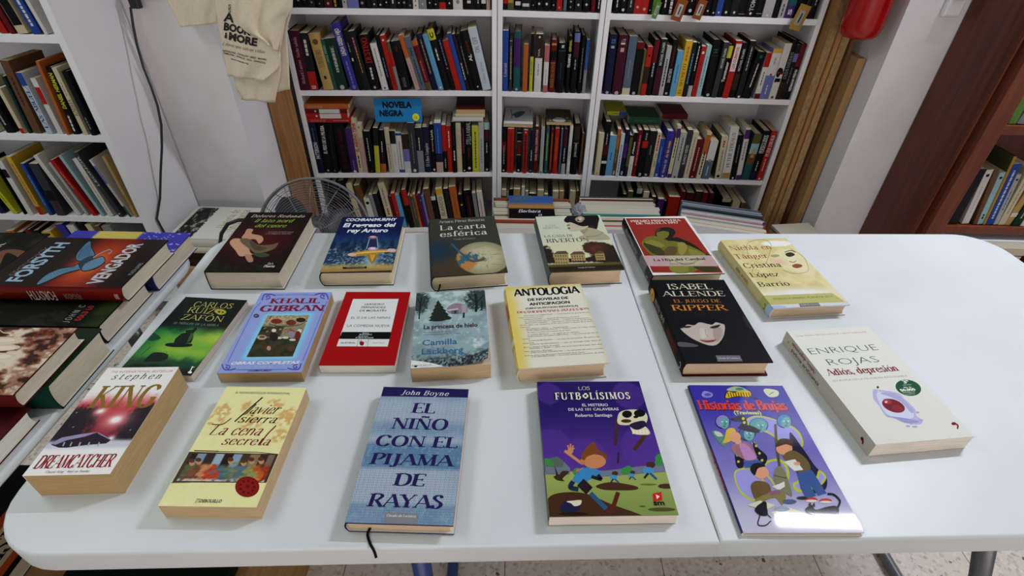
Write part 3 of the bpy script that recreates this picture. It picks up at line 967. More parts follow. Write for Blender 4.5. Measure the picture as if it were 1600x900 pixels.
b.txt('EL MISTERIO', (311, 191), (451, 190), 15, 'd6d2da', bold=.015); b.txt('DE LAS 101 CALAVERAS', (236, 213), (509, 214), 15, 'd6d2da', bold=.015)
b.txt('Roberto Santiago', (274, 247), (474, 247), 18, 'd6d2da', bold=.012)
b.poly([(692, 662), (738, 654), (743, 698), (696, 706)], 'c2261e'); b.poly([(708, 668), (730, 678), (714, 694)], 'e8dcd8')
b.txt('sm', (699, 729), (757, 722), 30, '1a1a1a', bold=.03)
b.spine_txt('LOS FUTBOLISIMOS', .55, .95, .55, .5, 'b8b4c8', bold=.02)
b.spine_rect(.30, .52, '5c7440'); b.spine_rect(.02, .28, '3a2a20')
b.done()

b = Book('thin glossy purple-blue hardback picture book crowded with cartoon witches and a black cat', (0.3579, 0.4520, TZ, 1.45, 0.1502, 0.2370, 0.0075),
         (1060, 590, 3.46), face='4a44b0', spine='2a2f6c', back='c8c4c4', edge='d8cfc4', pages='white', mat=M_LAMINATE, bulge=0.002)


def art(U, V):
    c = mix(np.zeros(U.shape + (3,)) + hx('c2bfd4'), hx('7d78bc') + np.zeros(U.shape + (3,)), sstep(.02, .42, V))
    return mix(c, hx('3d389e') + 0 * c, sstep(.38, .92, V))


b.field(art, 24, 60)
b.curve([(250, 112), (262, 72), (285, 80), (330, 62), (362, 76), (384, 66), (392, 108), (330, 104)], '3a2c10')
b.curve([(258, 110), (268, 76), (300, 82), (345, 68), (385, 74), (386, 104), (320, 100)], 'd8b52c')
for k in range(9):
    b.line([(266 + 14 * k, 80), (274 + 14 * k, 106)], 5, '5c3a12')
b.curve([(260, 66), (300, 48), (350, 55), (366, 72), (300, 74)], '9cb48c'); b.ell(330, 62, 22, 7, '5c7a6c'); b.ell(415, 112, 14, 4, '2a2434')
b.curve([(125, 95), (140, 72), (182, 85), (180, 104), (145, 108)], '8c88d0'); b.ell(158, 92, 18, 8, '5c58a8')
b.curve([(460, 70), (480, 60), (538, 72), (536, 100), (490, 104)], 'cfd0b0'); b.line([(490, 92), (515, 78)], 4, '6a6a5c')
b.txt('Historias de Brujas', (121, 179), (597, 175), 54, '4a1020', 'cond'); b.txt('Historias de Brujas', (117, 175), (593, 171), 54, 'd8452c', 'cond')
b.txt('(Traviesas)', (302, 195), (452, 202), 20, 'd2cf78', bold=.03)
Y1, DK, TE, PU = 'b8bf3c', '1f1c3c', '6aa6a8', '9c9ae0'
b.curve([(360, 235), (420, 205), (520, 225), (640, 280), (676, 360), (640, 385), (560, 350), (480, 300), (400, 275)], Y1)
b.curve([(372, 235), (425, 212), (520, 232), (630, 285), (665, 355), (635, 372), (560, 338), (480, 290), (405, 262)], PU)
b.curve([(300, 520), (340, 490), (430, 500), (470, 590), (440, 660), (380, 660), (320, 600)], Y1); b.curve([(308, 522), (345, 497), (425, 508), (460, 590), (432, 652), (385, 650), (328, 596)], '9a98d8')
b.curve([(450, 500), (480, 450), (560, 445), (600, 520), (560, 640), (500, 560)], Y1); b.curve([(462, 500), (490, 460), (550, 455), (585, 520), (552, 620), (505, 550)], '8a86cc')
b.curve([(600, 300), (670, 380), (740, 480), (800, 540), (790, 610), (700, 620), (640, 520)], DK)
b.curve([(618, 575), (680, 545), (740, 540), (760, 500), (800, 540), (760, 590), (650, 620)], Y1); b.curve([(632, 580), (690, 556), (750, 552), (765, 515), (788, 542), (752, 580), (660, 606)], '9c98d8')
for x, y, rx, ry, hc in ((245, 243, 40, 38, '8a86c8'), (440, 262, 52, 40, '5a9ca8'), (578, 240, 42, 38, '4a86b8'), (378, 305, 46, 42, '35608c')):
    b.ell(x - 6, y - 4, rx, ry, DK); b.ell(x - 6, y - 6, rx - 4, ry - 4, hc); b.ell(x + 4, y + 4, rx * .62, ry * .78, TE); b.line([(x + 2, y - 2), (x + 12, y + 8), (x + 2, y + 12)], 4, '2c5c68'); b.ell(x - 8, y - 4, 4, 3, 'dce8dc'); b.ell(x + 16, y - 4, 4, 3, 'dce8dc'); b.line([(x - 4, y + 20), (x + 10, y + 22)], 4, '25424c')
b.curve([(288, 222), (352, 206), (372, 258), (330, 262), (345, 240), (300, 236)], '2a2430'); b.curve([(320, 268), (380, 258), (440, 285), (420, 300), (350, 285)], '241f34')
for x, y in ((350, 222), (356, 244), (405, 355), (420, 395), (440, 430), (322, 425), (318, 455), (455, 465)):
    b.ell(x, y, 8, 8, 'c8c34c')
b.curve([(305, 380), (345, 400), (352, 480), (315, 480)], '201c30'); b.curve([(400, 345), (430, 380), (480, 430), (455, 480), (420, 420)], '201c30')
for x, y in ((318, 420), (324, 455), (420, 370), (438, 410), (452, 448)):
    b.ell(x, y, 7, 7, 'c8c34c')
# three plain reading children
b.curve([(180, 295), (215, 290), (260, 330), (250, 375), (210, 340)], '5c8c7c'); b.curve([(192, 292), (222, 296), (240, 316), (210, 318)], 'c4ccc0')
b.curve([(250, 330), (262, 282), (300, 275), (312, 310), (280, 345), (240, 355)], 'd0b040'); b.ell(305, 322, 32, 28, 'd69c78')
b.curve([(285, 375), (330, 350), (385, 360), (425, 435), (380, 450), (330, 430), (300, 410)], '9c7078'); b.curve([(330, 362), (372, 366), (420, 432), (370, 448), (348, 420)], 'b888b8'); b.ell(322, 348, 18, 14, 'd69c78')
b.poly([(350, 452), (440, 448), (460, 480), (360, 490)], '3e5c9c')
b.line([(524, 252), (530, 360), (546, 482)], 14, '55502c', True); b.curve([(520, 500), (548, 480), (580, 520), (615, 640), (560, 610), (515, 560)], '7c7c60'); b.line([(515, 530), (585, 545)], 5, '4c4c38')
b.ell(572, 385, 44, 34, 'd69c78'); b.curve([(528, 375), (545, 335), (600, 335), (620, 372), (580, 362)], '4a3020')
b.curve([(565, 425), (620, 395), (690, 440), (712, 500), (640, 510), (600, 470)], '6c5c38'); b.poly([(568, 455), (630, 442), (675, 500), (625, 506)], 'd8d8d0'); b.ell(640, 466, 18, 10, 'd69c78')
b.poly([(640, 515), (720, 500), (800, 625), (755, 640), (700, 570), (745, 640), (690, 655), (660, 600)], '3a5a94')
for x, y in ((718, 662), (795, 668)):
    b.ell(x, y, 34, 14, 'b83c30'); b.ell(x, y + 6, 32, 7, 'd8d4cc')
b.ell(448, 515, 40, 34, 'd69c78'); b.curve([(388, 500), (400, 470), (440, 462), (470, 480), (430, 492), (412, 530)], '17141a')
b.curve([(390, 590), (420, 560), (480, 570), (500, 610), (480, 660), (420, 665)], '6c5634'); b.curve([(420, 655), (540, 610), (580, 640), (560, 690), (520, 650), (440, 675)], '857a48')
b.poly([(505, 590), (545, 575), (572, 562), (575, 590), (545, 610)], 'd8d8d0'); b.poly([(480, 620), (548, 606), (556, 628), (500, 640)], '8a6070'); b.ell(600, 672, 38, 13, '4c5c7c'); b.ell(668, 652, 30, 9, '2a2a34')
b.poly([(370, 690), (440, 665), (525, 690), (470, 720)], 'd0d0b4'); b.poly([(498, 730), (590, 700), (700, 740), (590, 805)], 'cfcfb2'); b.ell(558, 712, 42, 14, '8c98a8')
b.line([(630, 760), (650, 742), (655, 772), (672, 768)], 4, '222228', True)
b.curve([(412, 720), (430, 690), (470, 672), (478, 700), (480, 745), (440, 745)], '1d1a24'); b.ell(462, 682, 14, 12, '1d1a24'); b.line([(440, 745), (430, 795), (470, 800), (500, 775)], 6, '1d1a24', True); b.line([(475, 735), (500, 760)], 5, '1d1a24')
b.curve([(684, 712), (720, 690), (742, 715), (800, 700), (850, 695), (868, 720), (850, 755), (780, 760), (740, 745), (700, 735)], '17161c')
b.line([(855, 715), (872, 670), (840, 635), (805, 630)], 12, '17161c', True)
for p in ([(770, 750), (745, 790)], [(800, 752), (792, 800)], [(845, 745), (850, 788)], [(858, 735), (900, 795)]):
    b.line(p, 13, '17161c')
b.poly([(700, 690), (712, 675), (718, 695)], '17161c'); b.poly([(722, 692), (735, 676), (738, 700)], '17161c')
b.spine_txt('Historias de Brujas', .25, .50, .5, .8, 'b84038', bold=.02)
b.done()

b = Book('off-white paperback with a cherry in an ice cube and a green oval sticker', (0.5625, 0.5749, TZ, 7.03, 0.1498, 0.2334, 0.0266),
         (1200, 490, 3.75), hard=False, face='dcdcd4', spine='b8b2a4', pages='rose', mat=M_MATTE)
b.txt('Lo que debemos saber para reconocer y superar la enfermedad', (165, 133), (580, 113), 11, '9a9a96')
b.txt('ENRIQUE', (250, 236), (655, 217), 40, '4c6060', bold=-.015); b.txt('ROJAS', (362, 303), (660, 285), 42, '4c6060', bold=-.015)
b.txt('Adiós, depresión', (352, 361), (775, 337), 42, '7c1c28', 'bold')
b.txt('EN BUSCA DE LA FELICIDAD RAZONABLE', (382, 397), (820, 371), 11, '9a9490')
b.curve([(615, 450), (640, 445), (760, 465), (800, 500), (860, 560), (870, 600), (905, 625), (885, 650), (800, 640), (740, 615), (690, 600), (650, 540), (618, 500)], 'b4b4d8')
b.curve([(640, 462), (750, 480), (790, 515), (845, 570), (850, 610), (780, 620), (700, 590), (660, 540)], 'ced2e6')
b.curve([(690, 600), (740, 612), (800, 640), (870, 640), (880, 630), (800, 612)], '9a9ac8')
b.curve([(655, 465), (740, 470), (800, 510), (850, 570), (838, 580), (780, 520), (720, 490)], 'a9a9d2')
for x, y, rx in ((876, 579, 11), (897, 625, 13), (820, 660, 13), (860, 663, 17), (840, 645, 9)):
    b.ell(x, y, rx, 6, 'a4a8cc')
b.ell(735, 540, 70, 36, '7c2430', .35); b.ell(700, 515, 26, 14, '9c3c44', .3); b.ell(692, 518, 9, 7, 'e0b8b8'); b.ell(760, 555, 36, 18, '8c3038', .35)
b.line([(690, 495), (655, 465), (641, 436)], 6, 'd8d4cc', True); b.ell(643, 432, 7, 7, '5c1c20')
b.ell(822, 435, 76, 46, '1f5636', .2)
b.txt('3ª', (798, 410), (832, 406), 20, 'e0e8e0', bold=.03); b.txt('edición', (792, 422), (840, 419), 8, 'c8d8cc'); b.txt('Más de', (798, 437), (842, 434), 9, 'd8e4da', bold=.02)
b.txt('50.000', (780, 456), (868, 450), 15, 'e0e8e0', bold=.05); b.txt('ejemplares', (790, 466), (862, 461), 8, 'd8e4da'); b.txt('vendidos', (806, 476), (862, 472), 7, 'd8e4da')
b.ell(1088, 645, 14, 9, '7c1420'); b.line([(1096, 646), (1112, 655), (1110, 676)], 9, '7c1420', True)
b.spine_txt('ENRIQUE ROJAS', .54, .88, .32, .20, '3c4a4a'); b.spine_txt('Adiós, depresión', .60, .90, .70, .24, '6c1c28', 'serif')
b.spine_dot(.085, .50, .0028, .0030, '6c1420'); b.spine_dot(.073, .42, .0022, .0016, '6c1420'); b.spine_dot(.068, .33, .0013, .0016, '6c1420')
b.spine_dot(.94, .5, .0016, .002, '8a8680')
b.done()
# --- middle row ------------------------------------------------------------------------------------
b = Book('black and green paperback with a misty island castle and yellowish lettering', (-0.5458, 0.6530, TZ, -2.61, 0.1160, 0.1881, 0.0133), (220, 440, 5.0),
         hard=False, face='101a14', pages='bone')
g1, g2, g3 = b.uv(560, 440), b.uv(250, 520), b.uv(450, 560)


def art(U, V):
    n = fbm(U * 4, V * 7, 41); n2 = fbm(U * 12, V * 16, 43); c = np.zeros(U.shape + (3,)) + hx('0f1a14')
    c = mix(c, hx('1c6a3c') + 0 * c, sstep(.62, .50, V + .14 * (n - .5)))
    c = mix(c, hx('6faa3c') + 0 * c, sstep(.56, .44, V + .2 * (n - .5)) * sstep(.0, .5, U + .3 * n) * .9)
    c = mix(c, hx('b4c648') + 0 * c, np.clip(gauss(U, V, *g1, .30, .10) * .95 + gauss(U, V, *g2, .25, .05) * .6 + gauss(U, V, *g3, .4, .04) * .5, 0, 1) * (.5 + .7 * n2))
    c = mix(c, hx('174a2c') + 0 * c, sstep(.22, .12, V + .08 * (n2 - .5)))
    return mix(c, hx('0a120e') + 0 * c, sstep(.12, .03, V + .1 * (n - .5)))


b.field(art, 60, 95)
b.curve([(190, 500), (215, 480), (330, 480), (400, 488), (380, 508), (260, 512)], '0d1c14')
b.poly([(255, 482), (270, 445), (318, 405), (352, 398), (350, 380), (405, 375), (432, 352), (440, 372), (412, 402), (410, 440), (392, 480)], '12251a')
b.poly([(392, 402), (412, 402), (405, 440), (376, 470), (360, 470)], '3c5c3c')
b.curve([(40, 600), (100, 555), (190, 560), (215, 590), (160, 622), (30, 625)], '0f2216'); b.line([(0, 575), (80, 505)], 4, '0f2216'); b.line([(80, 560), (220, 570), (205, 610)], 3, '14301e')
for k in range(6):
    b.line([(95 + 22 * k, 545), (85 + 22 * k, 580)], 3, '14301e')
b.curve([(40, 410), (100, 400), (155, 440), (90, 465), (50, 450)], '174a30')
b.txt('CARLOS', (398, 200), (708, 206), 44, 'c2bd6a', 'light', slant=-.05)
b.txt('RUIZ', (350, 245), (562, 248), 46, 'c2bd6a', 'light', slant=-.05); b.txt('ZAFÓN', (300, 301), (636, 308), 46, 'c2bd6a', 'light', slant=-.05)
b.curve([(575, 232), (600, 214), (640, 218), (668, 236), (650, 256), (610, 258)], 'a8a23c'); b.ell(612, 236, 10, 7, '2c2c14'); b.ell(640, 240, 9, 6, '2c2c14')
b.txt('EL PRÍNCIPE DE LA NIEBLA', (252, 332), (606, 348), 17, '8fae9c', 'light')
b.line([(405, 662), (392, 690), (378, 712)], 8, 'e6ece6'); b.ell(384, 710, 16, 9, 'e6ece6'); b.line([(398, 672), (420, 668)], 5, 'e6ece6')
b.done()

b = Book('periwinkle blue paperback with dark red lettering and a framed picture of figures', (-0.3910, 0.6593, TZ, 3.16, 0.1283, 0.2018, 0.0219), (220, 440, 5.0),
         hard=False, face='8498cc', pages='tan')
pu0, pv0 = b.uv(825, 590); pu1, pv1 = b.uv(1320, 262)


def art(U, V):
    n = fbm(U * 12, V * 18, 51); c = np.zeros(U.shape + (3,)) + hx('8c9ed4'); c = mix(c, hx('9aa6dc') + 0 * c, n * .7)
    du = np.maximum(np.maximum(pu0 - U, U - pu1), 0); dv = np.maximum(np.maximum(pv0 - V, V - pv1), 0) * 1.57
    return mix(c, hx('7fd2e8') + 0 * c, sstep(.10, .0, np.hypot(du, dv)) * .85)


b.field(art, 50, 75)


def art(U, V):
    x = (U - pu0) / (pu1 - pu0); y = (V - pv0) / (pv1 - pv0); n = fbm(x * 7, y * 9, 61); n2 = fbm(x * 22, y * 22, 63)
    c = np.zeros(U.shape + (3,)) + hx('3e4028'); c = mix(c, hx('26301c') + 0 * c, sstep(.35, .65, n))
    c = mix(c, hx('8c8468') + 0 * c, sstep(.70, .74, y) + (sstep(.42, .46, y) * sstep(.5, .54, x)))
    c = mix(c, hx('c2b488') + 0 * c, sstep(.74, .8, y) * sstep(.35, .6, n2))
    c = mix(c, hx('5c2c20') + 0 * c, sstep(.58, .66, n2) * .8)
    return mix(c, hx('c8b8a0') + 0 * c, (n2 > .70) * sstep(.3, .6, y) * .8)


b.field(art, 40, 60, (pu0, pu1, pv0, pv1))
for x, y, rx, ry, c in ((1060, 310, 45, 20, '7c2c22'), (1175, 320, 40, 22, '6c3024'), (1250, 300, 38, 18, '2a241c'), (1040, 382, 18, 14, 'd8d0c0'), (1180, 385, 16, 14, '9c4434'), (1240, 385, 18, 14, 'd8d0c0'), (945, 435, 38, 18, 'b8a88c'), (948, 432, 24, 10, '5c4a38'),
                         (1075, 440, 30, 9, 'd0c8b4'), (1130, 438, 26, 9, 'd0c8b4'), (1185, 455, 26, 9, 'cfc4b0'), (1000, 520, 16, 18, 'b08c74'), (1175, 520, 30, 20, '5a3c2c'), (1040, 430, 34, 36, '241e1c'), (1178, 415, 24, 28, '8c8498'), (1228, 420, 22, 34, '6c2420')):
    b.ell(x, y, rx, ry, c)
b.line([(1000, 330), (1090, 350), (1230, 340), (1300, 305)], 5, '3a2c1c', True)
LC = '5a50a8'
b.line([(1060, 106), (1120, 104)], 4, LC); b.line([(1315, 106), (1375, 106)], 4, LC); b.line([(940, 160), (890, 210), (680, 630)], 4, LC); b.line([(1455, 155), (1430, 210), (1265, 620)], 4, LC); b.line([(745, 690), (1140, 687)], 4, LC)
b.txt('BIBLIOTECA ESCOGIDA', (1130, 108), (1310, 106), 10, LC)
for cx, cy, sx, sy in ((985, 118, 1, 1), (1428, 112, -1, 1), (672, 672, 1, -1), (1215, 668, -1, -1)):
    b.line([(cx - 38 * sx, cy + 28 * sy), (cx - 20 * sx, cy - 14 * sy), (cx + 30 * sx, cy - 18 * sy), (cx + 70 * sx, cy - 8 * sy)], 10, LC, True)
    b.line([(cx - 10 * sx, cy + 22 * sy), (cx + 22 * sx, cy + 12 * sy), (cx + 16 * sx, cy - 8 * sy), (cx - 6 * sx, cy - 2 * sy), (cx + 4 * sx, cy + 8 * sy)], 8, LC, True)
b.txt('KHALIL', (1000, 170), (1396, 168), 42, '7c1c34', 'slab'); b.txt('GIBRAN', (922, 230), (1432, 231), 49, '7c1c34', 'slab')
b.ell(903, 268, 22, 15, '2a2a44'); b.ell(898, 268, 9, 8, '6c7c9c'); b.ell(912, 268, 6, 7, '9c3c44')
b.txt('OBRAS COMPLETAS', (703, 646), (1236, 644), 22, 'dfe3ec', bold=.035, slant=.2); b.txt('TOMO III', (880, 680), (1024, 676), 22, 'c6cede', 'light', slant=.15); b.txt('COSMOLIBRO', (835, 704), (1018, 701), 13, '1d1d30', bold=.02)
b.done()

b = Book('red paperback with a white title panel and a black band across it', (-0.2462, 0.6788, TZ, 2.15, 0.1201, 0.1908, 0.0170), (480, 440, 5.293),
         hard=False, face='a3141a', pages='white', mat=M_SATIN)
b.poly([(380, 144), (756, 143), (666, 537), (243, 535)], 'd9dcda'); b.poly([(289, 416), (697, 417), (681, 476), (262, 474)], '15151a')
b.line([(410, 537), (424, 477)], 3, '4a4a4c'); b.line([(497, 537), (508, 477)], 3, '4a4a4c')
for s, x0, y0, x1, y1, h in (('LEANDRO', 473, 195, 636, 194, 17), ('FERNÁNDEZ', 446, 221, 650, 219, 17), ('DE MORATÍN', 432, 248, 651, 247, 17)):
    b.txt(s, (x0, y0), (x1, y1), h, '2a2c30', bold=.012)
b.txt('EL SÍ DE LAS NIÑAS', (361, 308), (685, 306), 19, '33363a'); b.txt('LA COMEDIA NUEVA', (327, 376), (680, 373), 21, '33363a')
for s, x0, x1, y in (('Edición de', 458, 510, 430), ('RENÉ ANDIOC', 430, 535, 442), ('Guía de lectura', 420, 502, 456), ('Mª JESÚS ALCALDE', 400, 546, 468)):
    b.txt(s, (x0, y), (x1, y), 9, 'd0d2d4', bold=.02)
b.txt('AUSTRAL', (272, 513), (400, 511), 12, '3a3c40', bold=.03, track=0); b.txt('TEATRO', (530, 513), (640, 511), 11, '8a8c90')
b.curve([(432, 515), (440, 495), (468, 500), (468, 520), (450, 530)], '8c1c28'); b.line([(430, 500), (445, 485), (455, 495)], 3, '5a4a50', True); b.line([(478, 500), (492, 495), (490, 515)], 3, '9a9aa0', True)
b.done()

b = Book('wintry paperback with a house in snow, blue author name and a curled corner', (-0.1021, 0.6693, TZ, 6.34, 0.1251, 0.1921, 0.0300), (480, 440, 5.293),
         hard=False, face='cbb9a0', spine='8c9a9c', pages='sand', lift=0.016)
t1, t2 = b.uv(1095, 245), b.uv(1230, 230)


def art(U, V):
    n = fbm(U * 6, V * 9, 71); n2 = fbm(U * 22, V * 30, 73); n3 = fbm(U * 40, V * 60, 75)
    c = mix(np.zeros(U.shape + (3,)) + hx('8fa8ac'), hx('b8ccc8') + np.zeros(U.shape + (3,)), sstep(.5, .95, V))
    c = mix(c, hx('7f9298') + 0 * c, sstep(.45, .65, n) * .8); c = mix(c, hx('c2d0d2') + 0 * c, sstep(.6, .75, n2) * .6)
    tr = np.clip(gauss(U, V, .06, .86, .13, .16) + gauss(U, V, .93, .86, .22, .16), 0, 1)
    c = mix(c, hx('2a3a38') + 0 * c, sstep(.34, .5, n3 * .55 + tr * .45) * sstep(.1, .4, tr) * .9)
    c = mix(c, hx('55646a') + 0 * c, sstep(.30, .10, V) * sstep(.48, .62, n2)); c = mix(c, hx('2c3436') + 0 * c, sstep(.14, .04, V - .05 * U) * sstep(.40, .55, n3))
    d = np.hypot((U - .82) / .15, (V - .26) / .10)
    return mix(c, hx('c4ced0') + 0 * c, sstep(1, .5, d) * sstep(.45, .6, n2))


b.field(art, 80, 120)
b.curve([(1160, 215), (1230, 178), (1310, 200), (1318, 260), (1180, 265)], '8a7e8c'); b.poly([(1190, 240), (1250, 228), (1250, 268), (1192, 268)], '6c6472'); b.poly([(1275, 195), (1318, 190), (1318, 258), (1280, 262)], 'a39a9c'); b.line([(1160, 238), (1250, 226)], 10, 'c2c0c8'); b.ell(1225, 252, 8, 12, '2a2830')
b.poly([(1085, 152), (1098, 180), (1112, 186), (1106, 196), (1132, 214), (1122, 222), (1152, 240), (1142, 250), (1172, 270), (1160, 278), (1195, 300), (1182, 312), (1150, 318), (1110, 328), (1060, 330), (1000, 324), (1024, 306), (1008, 300), (1034, 276), (1020, 270), (1046, 246), (1036, 240), (1058, 214), (1050, 206), (1072, 184), (1066, 178)], '26302c'); b.line([(1295, 262), (1294, 300)], 15, '22262a'); b.ell(1297, 262, 6, 8, '22262a')
for p, w in (([(925, 310), (935, 200), (945, 130)], 11), ([(935, 220), (975, 150)], 6), ([(940, 200), (915, 140)], 6), ([(1395, 250), (1400, 170), (1390, 100)], 22), ([(1400, 180), (1330, 110)], 9), ([(1405, 170), (1460, 110)], 10), ([(1440, 240), (1445, 160)], 12)):
    b.line(p, w, '222c2c', True)
b.txt('La princesa de hielo', (962, 405), (1409, 362), 36, '3c2428', bold=.03)
b.txt('Misterio y secretos familiares', (962, 430), (1182, 412), 11, '50444c'); b.txt('en una emocionante novela de suspense', (960, 452), (1270, 424), 11, '50444c')
b.txt('Camilla', (950, 537), (1240, 508), 50, '356a90', bold=.02); b.txt('Läckberg', (945, 608), (1292, 584), 52, '356a90', bold=.02)
b.curve([(846, 660), (900, 655), (1020, 672), (1085, 688), (1145, 714), (1000, 745), (846, 745)], 'dcdcda')
b.txt('EMBOLSILLO', (866, 710), (1028, 694), 18, '33353a'); b.ell(897, 702, 13, 7, '222226')
b.done()

b = Book('yellowed cream hardback with a typed contents list and bold black title', (0.0698, 0.6823, TZ, 7.28, 0.1455, 0.2089, 0.0329), (770, 430, 3.5556),
         face='d6d4c2', spine='c8a84a', back='d2cdb8', edge='cfc9b2', pages='pink', mat=M_GLOSS)


def art(U, V):
    n = fbm(U * 5, V * 8, 81); c = np.zeros(U.shape + (3,)) + hx('dad8c8')
    c = mix(c, hx('d8c260') + 0 * c, sstep(.22, .02, U + .06 * (n - .5)) * .95); c = mix(c, hx('cdbd6a') + 0 * c, sstep(.94, 1.0, V + .03 * n) * .8)
    return mix(c, hx('c9c098') + 0 * c, sstep(.94, 1.0, U) * .6)


b.field(art, 40, 55)
b.txt('ANTOLOGIA', (119, 122), (486, 93), 42, '1a1a1c', 'fat'); b.txt('DE NOVELAS DE', (195, 143), (420, 131), 14, '222224', bold=.05); b.txt('ANTICIPACION', (203, 166), (430, 158), 15, '222224', bold=.05)
b.txt('(CIENCIA-FICCION ESPAÑOLA)', (183, 193), (474, 170), 9, '2c2c2c', bold=.04); b.txt('DECIMOSEPTIMA SELECCION', (135, 216), (538, 185), 11, 'a4302c', 'bold')
b.txt('· · · · · · · · · · · · · · ·', (180, 222), (500, 198), 20, 'a4302c', bold=.03)
LN = [('ANTONIO ALVAREZ VILAR. — Como España aún grande. El chico', 172, 231, 540, 206), ('Todos los átomos reunidos', 142, 241, 282, 232), ('CARLOS BUIZA. — Historia del planeta y sus lunas', 175, 251, 480, 231), ('A. CASTELLANO DE LA PUENTE. — Después en el pensamiento', 178, 261, 535, 238),
      ('FRANCISCO FALERO. — Siguiendo un mismo sentido. Desde el fin', 180, 272, 550, 246), ('de los siglos, Las campanas. El fin del mundo. La bestia de la tierra', 152, 283, 555, 256), ('inmortal', 154, 293, 205, 290), ('EDUARDO GRAU. — Desaparecido', 188, 304, 420, 287),
      ('JOSE HERNANDEZ PALOS. — Fiesta y fiesta son cielos. Sobre', 190, 314, 570, 285), ('de haber suicidio. Las madres de su cielo', 192, 324, 430, 306), ('A. JAIMES BERGUA. — La legión de los valientes', 194, 336, 480, 317), ('FRANCISCO LEZCANO LEZCANO. — Los intrusos del. No es', 195, 348, 585, 318),
      ('verdad', 165, 359, 205, 355), ('JUAN JOSE PLANS. — La casa de los sueños. El camino de', 200, 372, 590, 340), ('despedida', 168, 382, 230, 378), ('JUAN M. QUINTANILLA. — Sólo un domingo, largo. Sobre el', 205, 395, 596, 358), ('faro a J. Antonio. Cartas de batalla', 172, 404, 370, 392),
      ('MANUEL Y. RUIZ. — ¿Hay vida en la tierra? El bosque. Días años', 208, 417, 605, 379), ('claro, Bailarina y Reclusas', 175, 428, 330, 418), ('CARLOS SAIZ CIDONCHA. — La conquista del suelo. Los hom-', 212, 441, 612, 402), ('bres terribles. Los fantasmas Astronautas de la Tierra', 178, 452, 510, 428), ('J. M. SOUSSA SAEZ. — La cuarta dimensión. La puerta de Orfeo', 218, 464, 618, 424)]
for s, x0, y0, x1, y1 in LN:
    b.txt(s, (x0, y0), (x1, y1), 6.2, '4c4b45')
b.spine_rect(.60, .80, 'a85a24', up=False); b.spine_rect(.28, .34, 'd8d2c0'); b.spine_rect(.02, .22, 'cdbb84', up=False)
b.done()

b = Book('thick black hardback with orange and cream title above a pale bowed face', (0.3412, 0.7076, TZ, 2.78, 0.1443, 0.2217, 0.0312), (770, 430, 3.5556),
         face='121216', spine='141216', back='4c1418', edge='3c1216', pages='pink', mat=M_SATIN, inner='5c1c20')
b.curve([(1385, 230), (1420, 240), (1450, 300), (1420, 290)], '2a2a2e')
b.curve([(1030, 372), (1090, 376), (1140, 390), (1120, 398), (1035, 395)], '58585a')
b.curve([(1040, 290), (1090, 265), (1170, 262), (1250, 258), (1286, 275), (1288, 310), (1276, 350), (1245, 385), (1205, 390), (1150, 372), (1090, 340)], 'b9aca2')
b.curve([(1150, 300), (1180, 300), (1192, 325), (1184, 345), (1160, 348)], 'c8beb4'); b.curve([(1225, 300), (1265, 290), (1276, 330), (1250, 370), (1230, 350)], 'a2948c')
b.curve([(1025, 290), (1040, 250), (1120, 238), (1220, 238), (1290, 250), (1286, 272), (1240, 262), (1215, 275), (1150, 262), (1120, 278), (1080, 275), (1055, 294)], '0d0c10')
b.curve([(1050, 290), (1075, 282), (1105, 284), (1085, 293)], '2c2626'); b.curve([(1205, 290), (1240, 278), (1265, 275), (1250, 290), (1225, 296)], '2c2626')
b.curve([(1148, 358), (1190, 362), (1240, 358), (1225, 370), (1190, 374), (1165, 368)], '7c4440'); b.line([(1180, 300), (1186, 330), (1196, 340)], 4, '9a8c84', True)
b.txt('ISABEL', (976, 79), (1222, 76), 32, 'cfcab4', 'serif'); b.txt('ALLENDE', (944, 116), (1293, 116), 30, 'cfcab4', 'serif')
b.txt('EL JUEGO DE', (1008, 151), (1268, 151), 18, 'c07a38', 'serif'); b.txt('RIPPER', (1000, 197), (1312, 194), 33, 'cc8434', 'serif')
b.poly([(1238, 446), (1372, 446), (1388, 478), (1250, 480)], '6c6c70'); b.txt('Círculo de Lectores', (1252, 465), (1372, 464), 9, 'd2d2d4', 'serif')
b.spine_txt('O', .80, .93, .55, .62, 'b89040', bold=.12); b.spine_rect(.83, .90, '8c6a28', .4, .7)
b.spine_txt('ISABEL ALLENDE', .50, .78, .66, .30, 'b8b2a4', 'serif'); b.spine_txt('EL JUEGO DE RIPPER', .46, .76, .30, .22, 'a87848', 'serif'); b.spine_rect(.16, .42, '4a2018', .2, .8, up=False); b.spine_txt('C', .03, .06, .5, .4, 'c8c8c8')
b.done()

# --- far row ---------------------------------------------------------------------------------------
b = Book('thick black paperback with cradling hands on dark red and green script title', (-0.5116, 0.9063, TZ, 2.30, 0.1398, 0.2270, 0.0422), (300, 320, 4.444),
         hard=True, face='17100f', spine='17100f', edge='17181c', pages='bone', mat=M_SATIN, bulge=.001)
r1 = b.uv(330, 330)


def art(U, V):
    n = fbm(U * 6, V * 8, 91); n2 = fbm(U * 20, V * 20, 93); c = np.zeros(U.shape + (3,)) + hx('1a1210')
    c = mix(c, hx('521418') + 0 * c, np.clip(gauss(U, V, .45, .48, .48, .30) * 1.1, 0, 1) * (.55 + .6 * n)); c = mix(c, hx('24301c') + 0 * c, sstep(.25, .1, V) * sstep(.5, .65, n2) * .8)
    return c


